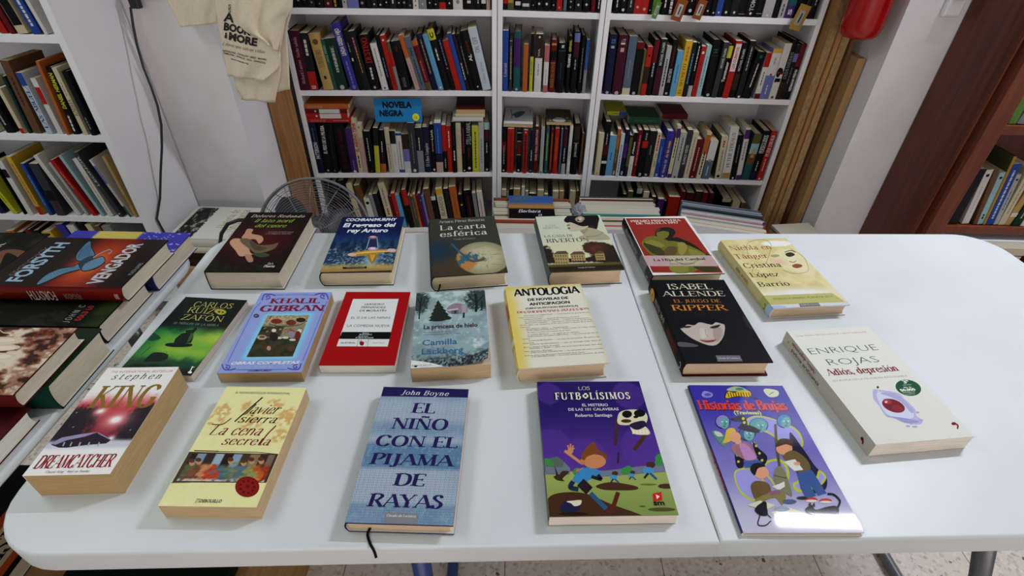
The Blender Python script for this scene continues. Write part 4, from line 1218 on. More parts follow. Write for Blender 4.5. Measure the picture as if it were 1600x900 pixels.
b.field(art, 40, 60)
b.curve([(365, 200), (385, 168), (425, 172), (415, 200), (480, 215), (495, 245), (465, 270), (440, 240), (385, 240), (345, 230)], 'b98c74')
b.curve([(262, 265), (290, 235), (345, 240), (385, 280), (405, 330), (420, 345), (370, 355), (330, 355), (300, 315)], 'c09478')
b.curve([(370, 345), (410, 350), (425, 390), (395, 398), (375, 375)], 'ac7c68')
b.curve([(335, 240), (390, 235), (450, 275), (500, 280), (560, 275), (600, 265), (570, 305), (500, 330), (440, 335), (390, 300), (345, 265)], '6c5c4a'); b.curve([(400, 250), (450, 280), (520, 300), (470, 320), (420, 300)], '544638'); b.curve([(420, 340), (500, 335), (540, 350), (480, 365)], '3c4c34')
b.txt('Dolores Redondo', (403, 91), (782, 82), 19, 'c9c6c0', 'serif', slant=.3, track=10); b.txt('Il lato nord', (428, 123), (704, 119), 25, '8fae4c', 'serif', slant=.28); b.txt('del cuore', (432, 157), (652, 155), 25, '8fae4c', 'serif', slant=.28)
b.txt('Una storia di antichi segreti', (525, 196), (705, 190), 10, '9a8a84', 'serif', slant=.2); b.txt('e di tempeste interiori', (510, 207), (688, 203), 10, '9a8a84', 'serif', slant=.2)
b.txt('DeA', (522, 417), (562, 415), 16, 'd2cec8', 'serif'); b.txt('Planeta', (494, 435), (571, 433), 17, 'd2cec8', 'bold', slant=.15)
b.done()

b = Book('dark blue hardback with a glowing golden sword hilt over a night city', (-0.3085, 0.9201, TZ, 3.75, 0.1397, 0.2126, 0.0330), (300, 320, 4.444),
         face='16244c', spine='171c34', back='171c34', edge='151c30', pages='cream', mat=M_SATIN, bulge=.006)
s1, s2 = b.uv(1255, 300), b.uv(1240, 400)


def art(U, V):
    n = fbm(U * 6, V * 6, 101); n2 = vnoise(U * 60, V * 70, 103); c = mix(np.zeros(U.shape + (3,)) + hx('2a4a7c'), hx('14224a') + np.zeros(U.shape + (3,)), sstep(.40, .75, V))
    c = mix(c, hx('26405c') + 0 * c, sstep(.58, .48, V + .06 * n)); c = mix(c, hx('9fb8bc') + 0 * c, (n2 > .7) * sstep(.52, .35, V) * .75); c = mix(c, hx('0e1c34') + 0 * c, (vnoise(U * 22, V * 9, 107) > .55) * sstep(.62, .5, V) * sstep(.2, .4, V) * .6)
    c = mix(c, hx('a8d0d8') + 0 * c, gauss(U, V, s2[0], .22, .10, .22) * .85); c = mix(c, hx('c8ac60') + 0 * c, sstep(.20, .08, V + .05 * n) * .9)
    return mix(c, hx('8c6a3c') + 0 * c, sstep(.10, .03, V) * .6)


b.field(art, 60, 80)
b.poly([(1232, 235), (1285, 235), (1292, 300), (1212, 302)], '2c3050'); b.line([(1232, 235), (1212, 305)], 5, '8cb8c8'); b.line([(1285, 235), (1292, 305)], 5, '8cb8c8'); b.ell(1258, 228, 34, 9, '8c6a6c'); b.ell(1256, 222, 22, 6, 'c8a8b0')
b.curve([(1080, 345), (1120, 330), (1200, 318), (1255, 310), (1330, 310), (1420, 312), (1415, 330), (1330, 330), (1260, 345), (1170, 355), (1110, 360)], 'b08430'); b.curve([(1100, 345), (1200, 326), (1330, 318), (1400, 322), (1260, 332)], 'd8b860')
b.ell(1112, 346, 30, 11, 'c8b0a0'); b.ell(1385, 316, 32, 12, 'c8b0b8'); b.ell(1255, 306, 34, 13, 'b48cc0'); b.ell(1255, 303, 20, 7, 'd8c8e0')
b.poly([(1210, 345), (1300, 342), (1275, 385), (1250, 412), (1228, 385)], '9c7430'); b.poly([(1235, 345), (1275, 345), (1250, 400)], 'c89c48')
b.poly([(1048, 432), (1215, 428), (1212, 442), (1045, 446)], '22222a'); b.txt('CIENCIA FICCION', (1070, 441), (1195, 438), 8, 'a89c6c'); b.poly([(870, 470), (1390, 455), (1390, 470), (870, 485)], '1c2030')
b.txt('COCHRAN/MURPHY', (1066, 117), (1420, 108), 20, 'e0e2e8', bold=.03, slant=.15); b.txt('El regreso del', (1046, 158), (1412, 148), 28, 'e0e2e8', bold=.035, slant=.12); b.txt('rey Arturo', (1074, 194), (1360, 187), 28, 'e0e2e8', bold=.035, slant=.12)
b.done()

b = Book('dark olive hardback with an old globe and white title lettering', (-0.1001, 0.9223, TZ, 9.33, 0.1491, 0.2196, 0.0339), (640, 320, 4.444),
         face='33362c', spine='2c3030', back='33373a', edge='2a2d2c', pages='cream', mat=M_MATTE, bulge=.007)
gl = b.uv(510, 365); bl = b.uv(190, 340); og = b.uv(375, 395); bz = b.uv(420, 370)


def art(U, V):
    n = fbm(U * 6, V * 8, 111); n2 = fbm(U * 16, V * 20, 113); c = np.zeros(U.shape + (3,)) + hx('36392f'); c = mix(c, hx('4a4638') + 0 * c, n * .6)
    c = mix(c, hx('463a2c') + 0 * c, sstep(.5, .2, V) * .7); c = mix(c, hx('22384a') + 0 * c, gauss(U, V, *bl, .25, .22) * 1.2 * (.4 + n)); c = mix(c, hx('5c4028') + 0 * c, gauss(U, V, .25, .16, .28, .12) * n)
    d = np.hypot((U - gl[0]) / .36, (V - gl[1]) / .27); g = mix(np.zeros(U.shape + (3,)) + hx('b4b090'), hx('8e8a6c') + 0 * c, sstep(.45, 1.0, d)); m = sstep(1.0, .975, d)
    line = (np.abs(np.hypot(U - og[0], V - og[1]) - .20 - .05 * n2) < .03)
    g = mix(g, hx('b07c40') + 0 * c, sstep(.20, .12, np.hypot(U - og[0], (V - og[1]) * 1.1) + .08 * (n2 - .5))); g = mix(g, hx('3a6478') + 0 * c, sstep(.76, .84, n2 + gauss(U, V, *bz, .22, .10) * .5) * sstep(.5, .2, np.hypot(U - bz[0], V - bz[1])))
    g = mix(g, hx('8c8468') + 0 * c, (vnoise(U * 60, V * 80, 117) > .86) * .8)
    return mix(c, g, m)


b.field(art, 70, 100)
b.line([(290, 270), (340, 320), (390, 362), (440, 392), (520, 380)], 14, '2f5a70', True); b.line([(450, 395), (490, 380), (525, 372)], 12, '7c4c28', True)
b.line([(570, 345), (635, 342)], 4, '8a8264'); b.line([(565, 412), (645, 415)], 4, '8a8264'); b.line([(440, 300), (520, 285)], 3, '8a8264')
b.txt('Arturo Pérez-Reverte', (203, 132), (520, 107), 19, 'b8b6ac', 'serif'); b.txt('La carta', (211, 180), (530, 156), 36, 'd0cfc8', 'serif'); b.txt('esférica', (212, 224), (541, 203), 38, 'd0cfc8', 'serif'); b.txt('Círculo de Lectores', (307, 249), (455, 232), 11, '9c9a90', 'serif')
b.done()
b.ribbon([(-0.056, -0.101, 0.014), (-0.058, -0.112, 0.010), (-0.063, -0.1175, 0.0015), (-0.068, -0.1225, 0.0007)])

b = Book('pale green hardback with a woman in a black cloche hat above a mansion', (0.1325, 0.9427, TZ, 6.27, 0.1503, 0.2159, 0.0349), (640, 320, 4.444),
         face='c2c8b0', spine='54605c', back='5c5a52', edge='4c4a42', pages='pink', mat=M_SATIN, bulge=.005)
tr1, tr2, tr3 = b.uv(945, 330), b.uv(1280, 300), b.uv(1390, 330)


def art(U, V):
    n = fbm(U * 8, V * 10, 121); n2 = fbm(U * 28, V * 36, 123); c = mix(np.zeros(U.shape + (3,)) + hx('cdc9a8'), hx('bfc8b2') + np.zeros(U.shape + (3,)), sstep(.3, .75, V))
    m = np.clip(gauss(U, V, tr1[0], tr1[1] - .02, .10, .12) + gauss(U, V, tr3[0], tr3[1] - .02, .20, .17) + gauss(U, V, tr2[0], tr2[1], .16, .10) + gauss(U, V, .5, .17, .6, .035), 0, 1)
    tree = sstep(.42, .56, m * .7 + n2 * .45); tc = mix(np.zeros(U.shape + (3,)) + hx('2e2820'), hx('6c3a28') + 0 * c, gauss(U, V, tr2[0] + .02, tr2[1], .15, .10) * n * 1.8)
    c = mix(c, tc, tree); c = mix(c, hx('55502c') + 0 * c, sstep(.135, .10, V)); c = mix(c, hx('2a241c') + 0 * c, sstep(.09, .06, V)); return mix(c, hx('3c3228') + 0 * c, sstep(.05, .03, V) * n)


b.field(art, 70, 100)
for x0, x1, y0, y1 in ((1000, 1100, 342, 412), (1115, 1215, 345, 392), (1285, 1350, 340, 388)):
    b.poly([(x0, y0), (x1, y0 - 4), (x1 + 10, y1 - 4), (x0 + 12, y1)], 'a08c5c')
    for k in range(5):
        for j in range(3):
            xx = x0 + 10 + (x1 - x0 - 12) * k / 5 + 3 * j; yy = y0 + 8 + (y1 - y0) * j / 3
            b.poly([(xx, yy), (xx + 7, yy), (xx + 8, yy + 9), (xx + 1, yy + 9)], '3c3424', up=False)
    b.layer += 1; b.poly([(x0 - 4, y0 + 2), (x0 + 25, y0 - 20), (x1 - 15, y0 - 22), (x1 + 5, y0 - 2)], '5c4c40')
b.poly([(1236, 140), (1306, 140), (1300, 170), (1262, 176), (1228, 165)], '2c2620')
b.curve([(1195, 165), (1236, 158), (1290, 168), (1340, 190), (1392, 238), (1300, 246), (1190, 238), (1178, 222), (1206, 205)], 'a59e84')
b.poly([(1104, 118), (1098, 128), (1095, 138), (1086, 149), (1097, 154), (1099, 160), (1096, 164), (1104, 168), (1108, 178), (1126, 186), (1150, 185), (1190, 178), (1222, 166), (1240, 150), (1236, 128), (1170, 112)], 'b7b097')
b.poly([(1180, 180), (1222, 166), (1240, 150), (1238, 176), (1206, 205)], '968f76')
b.curve([(1072, 110), (1090, 82), (1130, 62), (1220, 58), (1290, 65), (1316, 92), (1310, 128), (1300, 165), (1270, 140), (1200, 150), (1120, 122), (1095, 125)], '1c1c20'); b.curve([(1150, 95), (1185, 78), (1215, 95), (1190, 122), (1160, 115)], '9c8c78'); b.ell(1185, 97, 14, 10, 'c4b49c'); b.ell(1170, 108, 8, 6, '4c3c34')
b.line([(1092, 142), (1112, 140)], 5, '3c3830'); b.curve([(1098, 159), (1114, 160), (1112, 168), (1100, 166)], '6c3830'); b.line([(1225, 222), (1300, 215), (1345, 190)], 4, '7c7864', True)
b.txt('KATE', (944, 152), (1016, 146), 12, '8c9082', 'serif'); b.txt('MORTON', (928, 171), (1042, 162), 14, '8c9082', 'serif'); b.txt('LA CASA DE', (938, 231), (1136, 217), 17, '33352e', 'serif'); b.txt('RIVERTON', (955, 270), (1246, 247), 28, '262820', 'serif')
b.poly([(1165, 428), (1295, 425), (1300, 442), (1170, 446)], '2a2824'); b.txt('Círculo de Lectores', (1172, 441), (1290, 436), 9, 'c8c4b8', 'serif')
b.done()

b = Book('black-spined hardback with a white-bordered red cover of two embracing figures', (0.3335, 0.9519, TZ, 5.29, 0.1477, 0.2275, 0.0300), (960, 320, 4.2105),
         face='dcd8d4', spine='131317', back='131317', edge='17171a', pages='cream', mat=M_GLOSS, bulge=.003)
b.poly([(72, 88), (460, 88), (715, 448), (252, 446)], '8c2a22')
OL, OD = '6c6a28', '3c3c1c'
b.curve([(268, 185), (300, 152), (370, 150), (402, 180), (385, 215), (420, 215), (520, 260), (600, 320), (640, 332), (560, 345), (440, 300), (330, 222), (280, 215)], '1c1a14')
b.curve([(180, 250), (210, 215), (270, 205), (340, 235), (400, 240), (470, 260), (560, 300), (600, 335), (480, 345), (380, 340), (250, 330), (200, 285)], OL)
b.ell(318, 190, 42, 34, OL); b.curve([(280, 180), (320, 152), (385, 160), (395, 190), (360, 180), (320, 172)], '1c1a14'); b.curve([(190, 255), (250, 250), (310, 290), (350, 330), (260, 325)], OD); b.curve([(200, 248), (250, 232), (330, 265), (300, 280), (240, 262)], '827c38')
b.curve([(415, 250), (460, 250), (478, 285), (450, 330), (425, 320), (420, 280)], '8c8440'); b.curve([(330, 300), (360, 275), (410, 280), (400, 330), (340, 332)], '5c4a2c'); b.curve([(490, 290), (560, 310), (600, 338), (510, 340)], '827c38')
b.curve([(350, 345), (440, 335), (560, 345), (590, 380), (520, 442), (380, 442)], OL); b.curve([(520, 405), (620, 395), (700, 430), (600, 442)], OD); b.curve([(370, 400), (470, 395), (480, 440), (385, 440)], '827c38')
b.poly([(180, 335), (636, 333), (690, 404), (214, 404)], 'b49a98')
b.curve([(340, 345), (420, 338), (560, 342), (585, 375), (520, 400), (440, 392), (380, 398)], 'b2ab90'); b.line([(380, 360), (470, 395), (560, 362)], 5, '8c8468', True)
b.txt('PREMIO PRIMAVERA', (107, 112), (442, 110), 14, 'd8c8be', 'bold'); b.txt('DE NOVELA 1997', (143, 127), (427, 125), 13, 'd8c8be', 'bold'); b.txt('La Hija del Caníbal', (258, 368), (605, 366), 18, '2c2420', 'bold'); b.txt('Rosa Montero', (368, 394), (530, 391), 14, '4a403a', 'serif')
b.spine_txt('ROSA MONTERO', .62, .84, .62, .34, 'b0b0b4', 'serif'); b.spine_txt('La Hija del Caníbal', .42, .62, .50, .36, 'b0b0b4', 'serif'); b.spine_rect(.16, .34, '6c6a6c', .1, .98); b.spine_txt('*', .07, .10, .5, .4, 'c0c0c0')
b.done()

b = Book('cream yellow hardback with a sketched woman face and red-brown title', (0.5353, 0.8685, TZ, 6.40, 0.1513, 0.2335, 0.0254), (960, 320, 4.2105),
         face='d2c896', spine='c4b888', back='c8c6c4', edge='c9cacc', pages='pink', mat=M_MATTE, bulge=.004)
n0 = b.uv(1130, 580); w1 = b.uv(1070, 255); f1 = b.uv(1190, 370)


def art(U, V):
    n = fbm(U * 6, V * 8, 131); c = mix(np.zeros(U.shape + (3,)) + hx('d6cc9c'), hx('c8bc84') + np.zeros(U.shape + (3,)), sstep(.35, .7, n))
    d = np.hypot((U - f1[0]) / .30, (V - f1[1]) / .22); c = mix(c, hx('d8d2ac') + 0 * c, sstep(1, .8, d) * .8); c = mix(c, hx('dcdcd8') + 0 * c, gauss(U, V, .45, .17, .5, .06) * 1.2 * (.5 + n))
    c = mix(c, hx('e0e0d8') + 0 * c, sstep(.6, .75, gauss(U, V, *w1, .28, .06) + .25 * n)); return mix(c, hx('d4a494') + 0 * c, gauss(U, V, *b.uv(1085, 375), .09, .05) * .7)


b.field(art, 50, 70)
b.line([(880, 330), (870, 270), (900, 240), (980, 230), (1030, 260), (1020, 320), (990, 390), (930, 400), (910, 450), (1000, 480)], 3, '8c8458', True); b.line([(1160, 290), (1240, 340), (1272, 400), (1268, 440), (1180, 452), (1110, 430)], 3, '8c8458', True)
b.curve([(1125, 322), (1160, 312), (1188, 328), (1160, 342), (1135, 338)], '3c3428'); b.line([(1120, 312), (1160, 300), (1190, 312)], 5, '4a4030', True); b.curve([(1025, 335), (1060, 326), (1088, 335), (1055, 346)], 'a49c74'); b.line([(1150, 372), (1180, 378), (1196, 368)], 5, '8c7050', True); b.curve([(1168, 400), (1200, 388), (1236, 398), (1225, 412), (1190, 416)], '8c4c38')
b.poly([(972, 598), (1430, 580), (1520, 640), (1005, 660)], 'b4b070'); b.txt('FINALISTA PREMIO PLANETA 2017', (1050, 625), (1440, 608), 12, '5a5830')
b.poly([(1006, 660), (1520, 640), (1560, 672), (1030, 692)], 'c9ccd2'); b.poly([(1212, 650), (1340, 644), (1362, 670), (1225, 676)], '707070'); b.txt('Círculo de Lectores', (1222, 662), (1345, 656), 8, 'd0d0d0', 'serif'); b.ell(1080, 672, 50, 10, 'a4b8d0')
b.txt('Niebla en', (766, 297), (1042, 293), 33, '8c4838', 'serif'); b.txt('Tánger', (802, 354), (1020, 351), 34, '8c4838', 'serif')
b.txt('Cristina', (858, 412), (1108, 410), 33, '2c2a22', 'serif'); b.txt('López', (902, 474), (1092, 471), 33, '2c2a22', 'serif'); b.txt('Barrio', (953, 536), (1162, 534), 33, '2c2a22', 'serif')
b.spine_rect(.0, .07, 'a4bcd4', up=False); b.spine_rect(.07, .17, 'aeb06c', up=False); b.spine_txt('Niebla en Tánger', .38, .62, .55, .35, '8c6848', 'serif'); b.spine_txt('C', .08, .10, .5, .5, '3c3c30')
b.done()

# --- books piled on the side table ------------------------------------------------------------------
SZ = 0.7402
ZS = (0, 340, 5.0)


def slab_book(label, x1, y0, y1, z, w, l, t, yaw, **kw):
    """lying book turned so that its foot points to +x; x1 is the foot's edge."""
    return Book(label, (x1 - l / 2, (y0 + y1) / 2, z, 90 + yaw, w, l, t), ZS, **kw)


bk = slab_book('purple hardback with a yellow block and white flourishes, lying behind the winged red book', -0.671, .777, .930, SZ, .153, .24, .038, 0.5, face='3c3a8c', spine='262c54', back='3a3a80', edge='3a3a80', pages='bone')


def art(U, V):
    n = fbm(U * 14, V * 14, 141); c = np.zeros(U.shape + (3,)) + hx('4240a0'); c = mix(c, hx('c0b060') + 0 * c, sstep(.40, .42, V) * sstep(.8, .78, V))
    return mix(c, hx('b0b0dc') + 0 * c, (np.abs(n - .55) < .012) * sstep(.42, .38, V))


bk.field(art, 60, 80); bk.done()

bk = slab_book('black hardback with white and red letters, under the winged red book', -0.677, .632, .772, SZ, .140, .235, .0375, 0.5, face='14140f', spine='121212', back='0f0f10', edge='0f0f10', pages='bone')
c0 = bk.uv(380, 820)


def art(U, V):
    n = fbm(U * 6, V * 6, 151); c = np.zeros(U.shape + (3,)) + hx('15160f'); c = mix(c, hx('2c3a1c') + 0 * c, sstep(.16, .10, V) * sstep(.2, .5, n)); return mix(c, hx('3a3c3c') + 0 * c, (n > .6) * .4)


bk.field(art, 30, 40)
bk.txt('JOHN C', (500, 820), (700, 685), 10, 'c0c0bc', 'plain', track=34, h=.010); bk.txt('GOLD LO', (600, 805), (760, 690), 10, 'a83434', 'fat', track=20, h=.009)
bk.done()

bk = slab_book('green hardback in the front of the pile, under the sepia book', -0.655, .492, .618, SZ, .128, .215, .048, 1.0, face='1f2c1c', spine='164034', back='14382c', edge='143428', pages='bone')


def art(U, V):
    n = fbm(U * 10, V * 8, 161); c = np.zeros(U.shape + (3,)) + hx('22301e'); return mix(c, hx('7a8030') + 0 * c, sstep(.75, .85, V) * sstep(.45, .6, n))


bk.field(art, 20, 30); bk.done()

bk = slab_book('sepia hardback with close-up toes on its cover, on the green book', -0.660, .452, .588, SZ + .0483, .136, .225, .026, 2.0, face='a88c78', spine='5c1c18', back='4c1814', edge='4c1814', pages='bone')
toes = [bk.uv(*p) for p in ((225, 825), (215, 850), (205, 880), (190, 910), (70, 960))]


def art(U, V):
    n = fbm(U * 9, V * 9, 171); n2 = fbm(U * 30, V * 30, 173)
    c = mix(np.zeros(U.shape + (3,)) + hx('c9b8a4'), hx('6c3826') + np.zeros(U.shape + (3,)), sstep(.44, .60, n)); c = mix(c, hx('d8cdb8') + 0 * c, sstep(.5, .42, n) * .6)
    c = mix(c, hx('9c7460') + 0 * c, sstep(.22, .1, V) * sstep(.35, .6, n2)); c = mix(c, hx('2e1c16') + 0 * c, (n > .64) * .8); return c


bk.field(art, 60, 90)
for k, (u, v, ru, rv) in enumerate(((.80, .42, .05, .12), (.68, .38, .055, .14), (.55, .36, .055, .15), (.42, .36, .06, .14))):
    aa = [(((u + ru * math.cos(t) - .5) * bk.w), ((v + rv * math.sin(t) - .5) * bk.l), bk.zt()) for t in np.linspace(0, 2 * PI, 20, endpoint=False)]
    bk.mb.face(aa, lin('cdbda6')); bk.layer += 1
    aa = [(((u - ru * .1 + ru * .6 * math.cos(t) - .5) * bk.w), ((v - rv * .3 + rv * .5 * math.sin(t) - .5) * bk.l), bk.zt()) for t in np.linspace(0, 2 * PI, 16, endpoint=False)]
    bk.mb.face(aa, lin('dccfba')); bk.layer += 1
bk.line([(0, 880), (30, 900), (75, 905), (90, 930)], 6, 'e0d8c8', True)
bk.done()

bk = slab_book('white-edged hardback with dark red boards, front-most in the pile', -0.672, .325, .474, SZ, .150, .22, .028, 0.5, face='4c1c1c', spine='4c1814', back='4c1814', edge='4c1814', pages='white')
bk.done()

bk = slab_book('dark red hardback with a blue winged beast and silver title, topmost of the pile', -0.664, .692, .852, SZ + .0388, .158, .235, .032, 0.5, face='170e0d', spine='6c1c14', back='4c1410', edge='2a1010', pages='bone', bulge=.007, mat=M_GLOSS)
BZ = (0, 340, 5.625)
bk.ox, bk.oy, bk.s = BZ
e1, e2 = bk.uv(830, 400), bk.uv(600, 520)


def art(U, V):
    n = fbm(U * 8, V * 8, 181); c = np.zeros(U.shape + (3,)) + hx('1a0f0e')
    d = np.abs(V - e1[1]); c = mix(c, hx('5c1a12') + 0 * c, sstep(.24, .12, d)); c = mix(c, hx('a83c18') + 0 * c, gauss(U, V, *e1, .46, .15) * 1.35 * (.5 + n)); c = mix(c, hx('d06a24') + 0 * c, gauss(U, V, e1[0] - .02, e1[1], .20, .065) * 1.3)
    return c


bk.field(art, 50, 80)
bk.curve([(318, 592), (398, 500), (520, 445), (645, 424), (700, 396), (740, 440), (690, 466), (560, 502), (440, 556)], '10161c'); bk.curve([(664, 364), (684, 296), (786, 198), (810, 260), (838, 332), (760, 360), (700, 388)], '10161c'); bk.curve([(712, 452), (756, 394), (892, 338), (928, 378), (886, 428), (800, 464), (736, 476)], '10161c')
bk.curve([(325, 588), (400, 510), (520, 455), (640, 432), (700, 405), (730, 440), (690, 455), (560, 490), (440, 545)], '5a7c94'); bk.curve([(670, 360), (690, 300), (785, 208), (800, 260), (830, 330), (760, 352), (700, 380)], '4f748e')
for k in range(7):
    bk.line([(685 + 16 * k, 355 - 3 * k), (720 + 14 * k, 270 - 8 * k)], 3, '16202a')
bk.curve([(690, 400), (770, 345), (820, 340), (800, 390), (740, 440), (710, 455)], '2c3c4a'); bk.curve([(720, 450), (760, 400), (890, 345), (920, 380), (880, 420), (800, 455), (740, 468)], '5c8098'); bk.line([(740, 470), (830, 455), (900, 410), (925, 400)], 5, '10161c', True)
bk.line([(820, 350), (890, 310), (960, 282), (980, 300), (950, 320)], 7, '7c98a8', True)
for k in range(9):
    bk.line([(470 + 22 * k, 480 - 5 * k), (490 + 22 * k, 505 - 9 * k)], 3, '1c2a34')
LEGS = [([(0, 300), (150, 280), (260, 320), (190, 355), (60, 310), (0, 410)], '6c4a38'), ([(185, 350), (260, 320), (290, 330), (220, 372)], '7c2c20')]
bk.txt('FREDERICK', (128, 508), (478, 262), 20, '7c6a6a', 'plain', h=.013)
bk.txt('FORSYTH', (138, 562), (660, 222), 30, '8eaabc', bold=.03, h=.026)
bk.txt('VENGADOR', (850, 585), (1290, 230), 30, 'b4bcc0', bold=.03, h=.024)
bk.txt('PLAZA JANES', (1165, 505), (1255, 400), 10, '8c8c8c', h=.007)
bk.spine_txt('FORSYTH', .485, .677, .48, .60, 'd2c8bc'); bk.spine_txt('VENGADOR', .298, .426, .46, .34, '9c7c70'); bk.spine_rect(.03, .06, 'a08478', .3, .65)
bk.done()

bk = slab_book('black hardback with bare legs and a red shoe, lying beyond the winged red book', -0.902, .700, .868, SZ + .0388, .160, .22, .031, 0.5, face='15130f', spine='5c1c14', back='2a1010', edge='2a1010', pages='bone')
bk.ox, bk.oy, bk.s = BZ


def art(U, V):
    n = fbm(U * 5, V * 6, 201); c = np.zeros(U.shape + (3,)) + hx('14130f'); c = mix(c, hx('34302a') + 0 * c, sstep(.5, .7, n) * .7)
    return mix(c, hx('9a8c24') + 0 * c, sstep(.16, .14, U) * sstep(.30, .28, V))


bk.field(art, 40, 50)
for P_, c_ in LEGS:
    bk.curve(P_, c_)
bk.txt('ER', (-60, 300), (60, 222), 30, 'b0b0b0', 'bold', h=.016)
bk.done()
bk = slab_book('plain dark hardback under the book with bare legs', -0.925, .70, .86, SZ, .155, .22, .038, 0.5, face='2a2622', spine='2a2622', pages='bone'); bk.done()
# ---------------------------------------------------------------- books standing on the shelves
INK = {'rt': ('8c4c24', 'russet'), 'k': ('1b1a1c', 'black'), 'k2': ('26262a', 'charcoal'), 'n': ('1f2440', 'navy'), 'w': ('d0ccc6', 'white'), 'c': ('c8bb98', 'cream'), 'g': ('83858a', 'grey'), 'lg': ('a9a9a6', 'pale grey'),
       'dg': ('3a3d42', 'dark grey'), 'r': ('b3241f', 'red'), 'dr': ('6a1c20', 'dark red'), 'mr': ('4c1c2e', 'maroon'), 'o': ('b8602a', 'orange'), 'tan': ('b8985a', 'tan'), 'br': ('6c4c34', 'brown'), 'db': ('3c2a22', 'dark brown'),
       'y': ('d2a82c', 'yellow'), 'ly': ('c2c22e', 'lime yellow'), 'ol': ('5c5a34', 'olive'), 'gr': ('2c5a44', 'green'), 'dgr': ('1f3a30', 'dark green'), 'lgr': ('5c8a3c', 'bright green'), 'te': ('265a5c', 'teal'), 'b': ('2a4a9c', 'blue'), 'lb': ('5a9cc4', 'light blue'),
       'sb': ('566878', 'slate blue'), 'cy': ('93b8bc', 'pale turquoise'), 'pb': ('3a3494', 'violet blue'), 'p': ('4c2a6c', 'purple'), 'lav': ('6c70b0', 'lavender'), 'pk': ('b8626a', 'pink'), 'gd': ('b08a3c', 'gold'), 'lpk': ('c09a92', 'pale pink'), 'mg': ('a8306c', 'magenta'), 'wb': ('b9c4ce', 'icy white')}
ORD = 'first second third fourth fifth sixth seventh eighth ninth tenth eleventh twelfth thirteenth fourteenth fifteenth sixteenth seventeenth eighteenth nineteenth twentieth twenty-first twenty-second twenty-third twenty-fourth twenty-fifth twenty-sixth twenty-seventh twenty-eighth twenty-ninth thirtieth'.split()
RNG = random.Random(4)
TOPS = {}


def ink(k):
    c = hx(INK[k][0]); g = c.mean()
    return lin01((g + (c - g) * .88) * .93)


def shelf_frame(key):
    """origin, angle of the plane on which the spines stand."""
    if key in UNITS:
        (x, y), a, w = UNITS[key]; return np.array([x, y]), math.radians(a), 0.0205, w - 0.0205
    if key == 'C':
        return np.array([CX - CW, CYF]), 0.0, 0.021, CW - 0.021
    return np.array([RX, RYF]), 0.0, 0.053, 0.83


def to_plane(key, px, py, off=0.004):
    o, a, *_ = shelf_frame(key); n = np.array([-math.sin(a), math.cos(a)]); o = o + n * off
    d = ray(px, py); t = ((o - EYE[:2]) @ n) / (d[:2] @ n); P = EYE + d * t
    return (P[0] - o[0]) * math.cos(a) + (P[1] - o[1]) * math.sin(a), P[2]


def rect_poly(x, z, t, h, th):
    """corners of a spine leaning by th (positive to +x), resting on its lower corner."""
    c, s = math.cos(th), math.sin(th)
    pts = [(0, 0), (t, 0), (t, h), (0, h)]
    if th >= 0:
        pts = [(p - t, q) for p, q in pts]
    out = [(p * c + q * s, -p * s + q * c) for p, q in pts]
    x0 = out[0][0] if th < 0 else out[0][0]
    return [(x + p - x0, z + q) for p, q in out]


def apart(A, B, eps=0.0007):
    for P in (A, B):
        for i in range(4):
            e = np.subtract(P[(i + 1) % 4], P[i]); n = np.array([e[1], -e[0]]); n = n / np.linalg.norm(n)
            a = np.array(A) @ n; b_ = np.array(B) @ n
            if a.max() <= b_.min() - eps or b_.max() <= a.min() - eps:
                return True
    return False


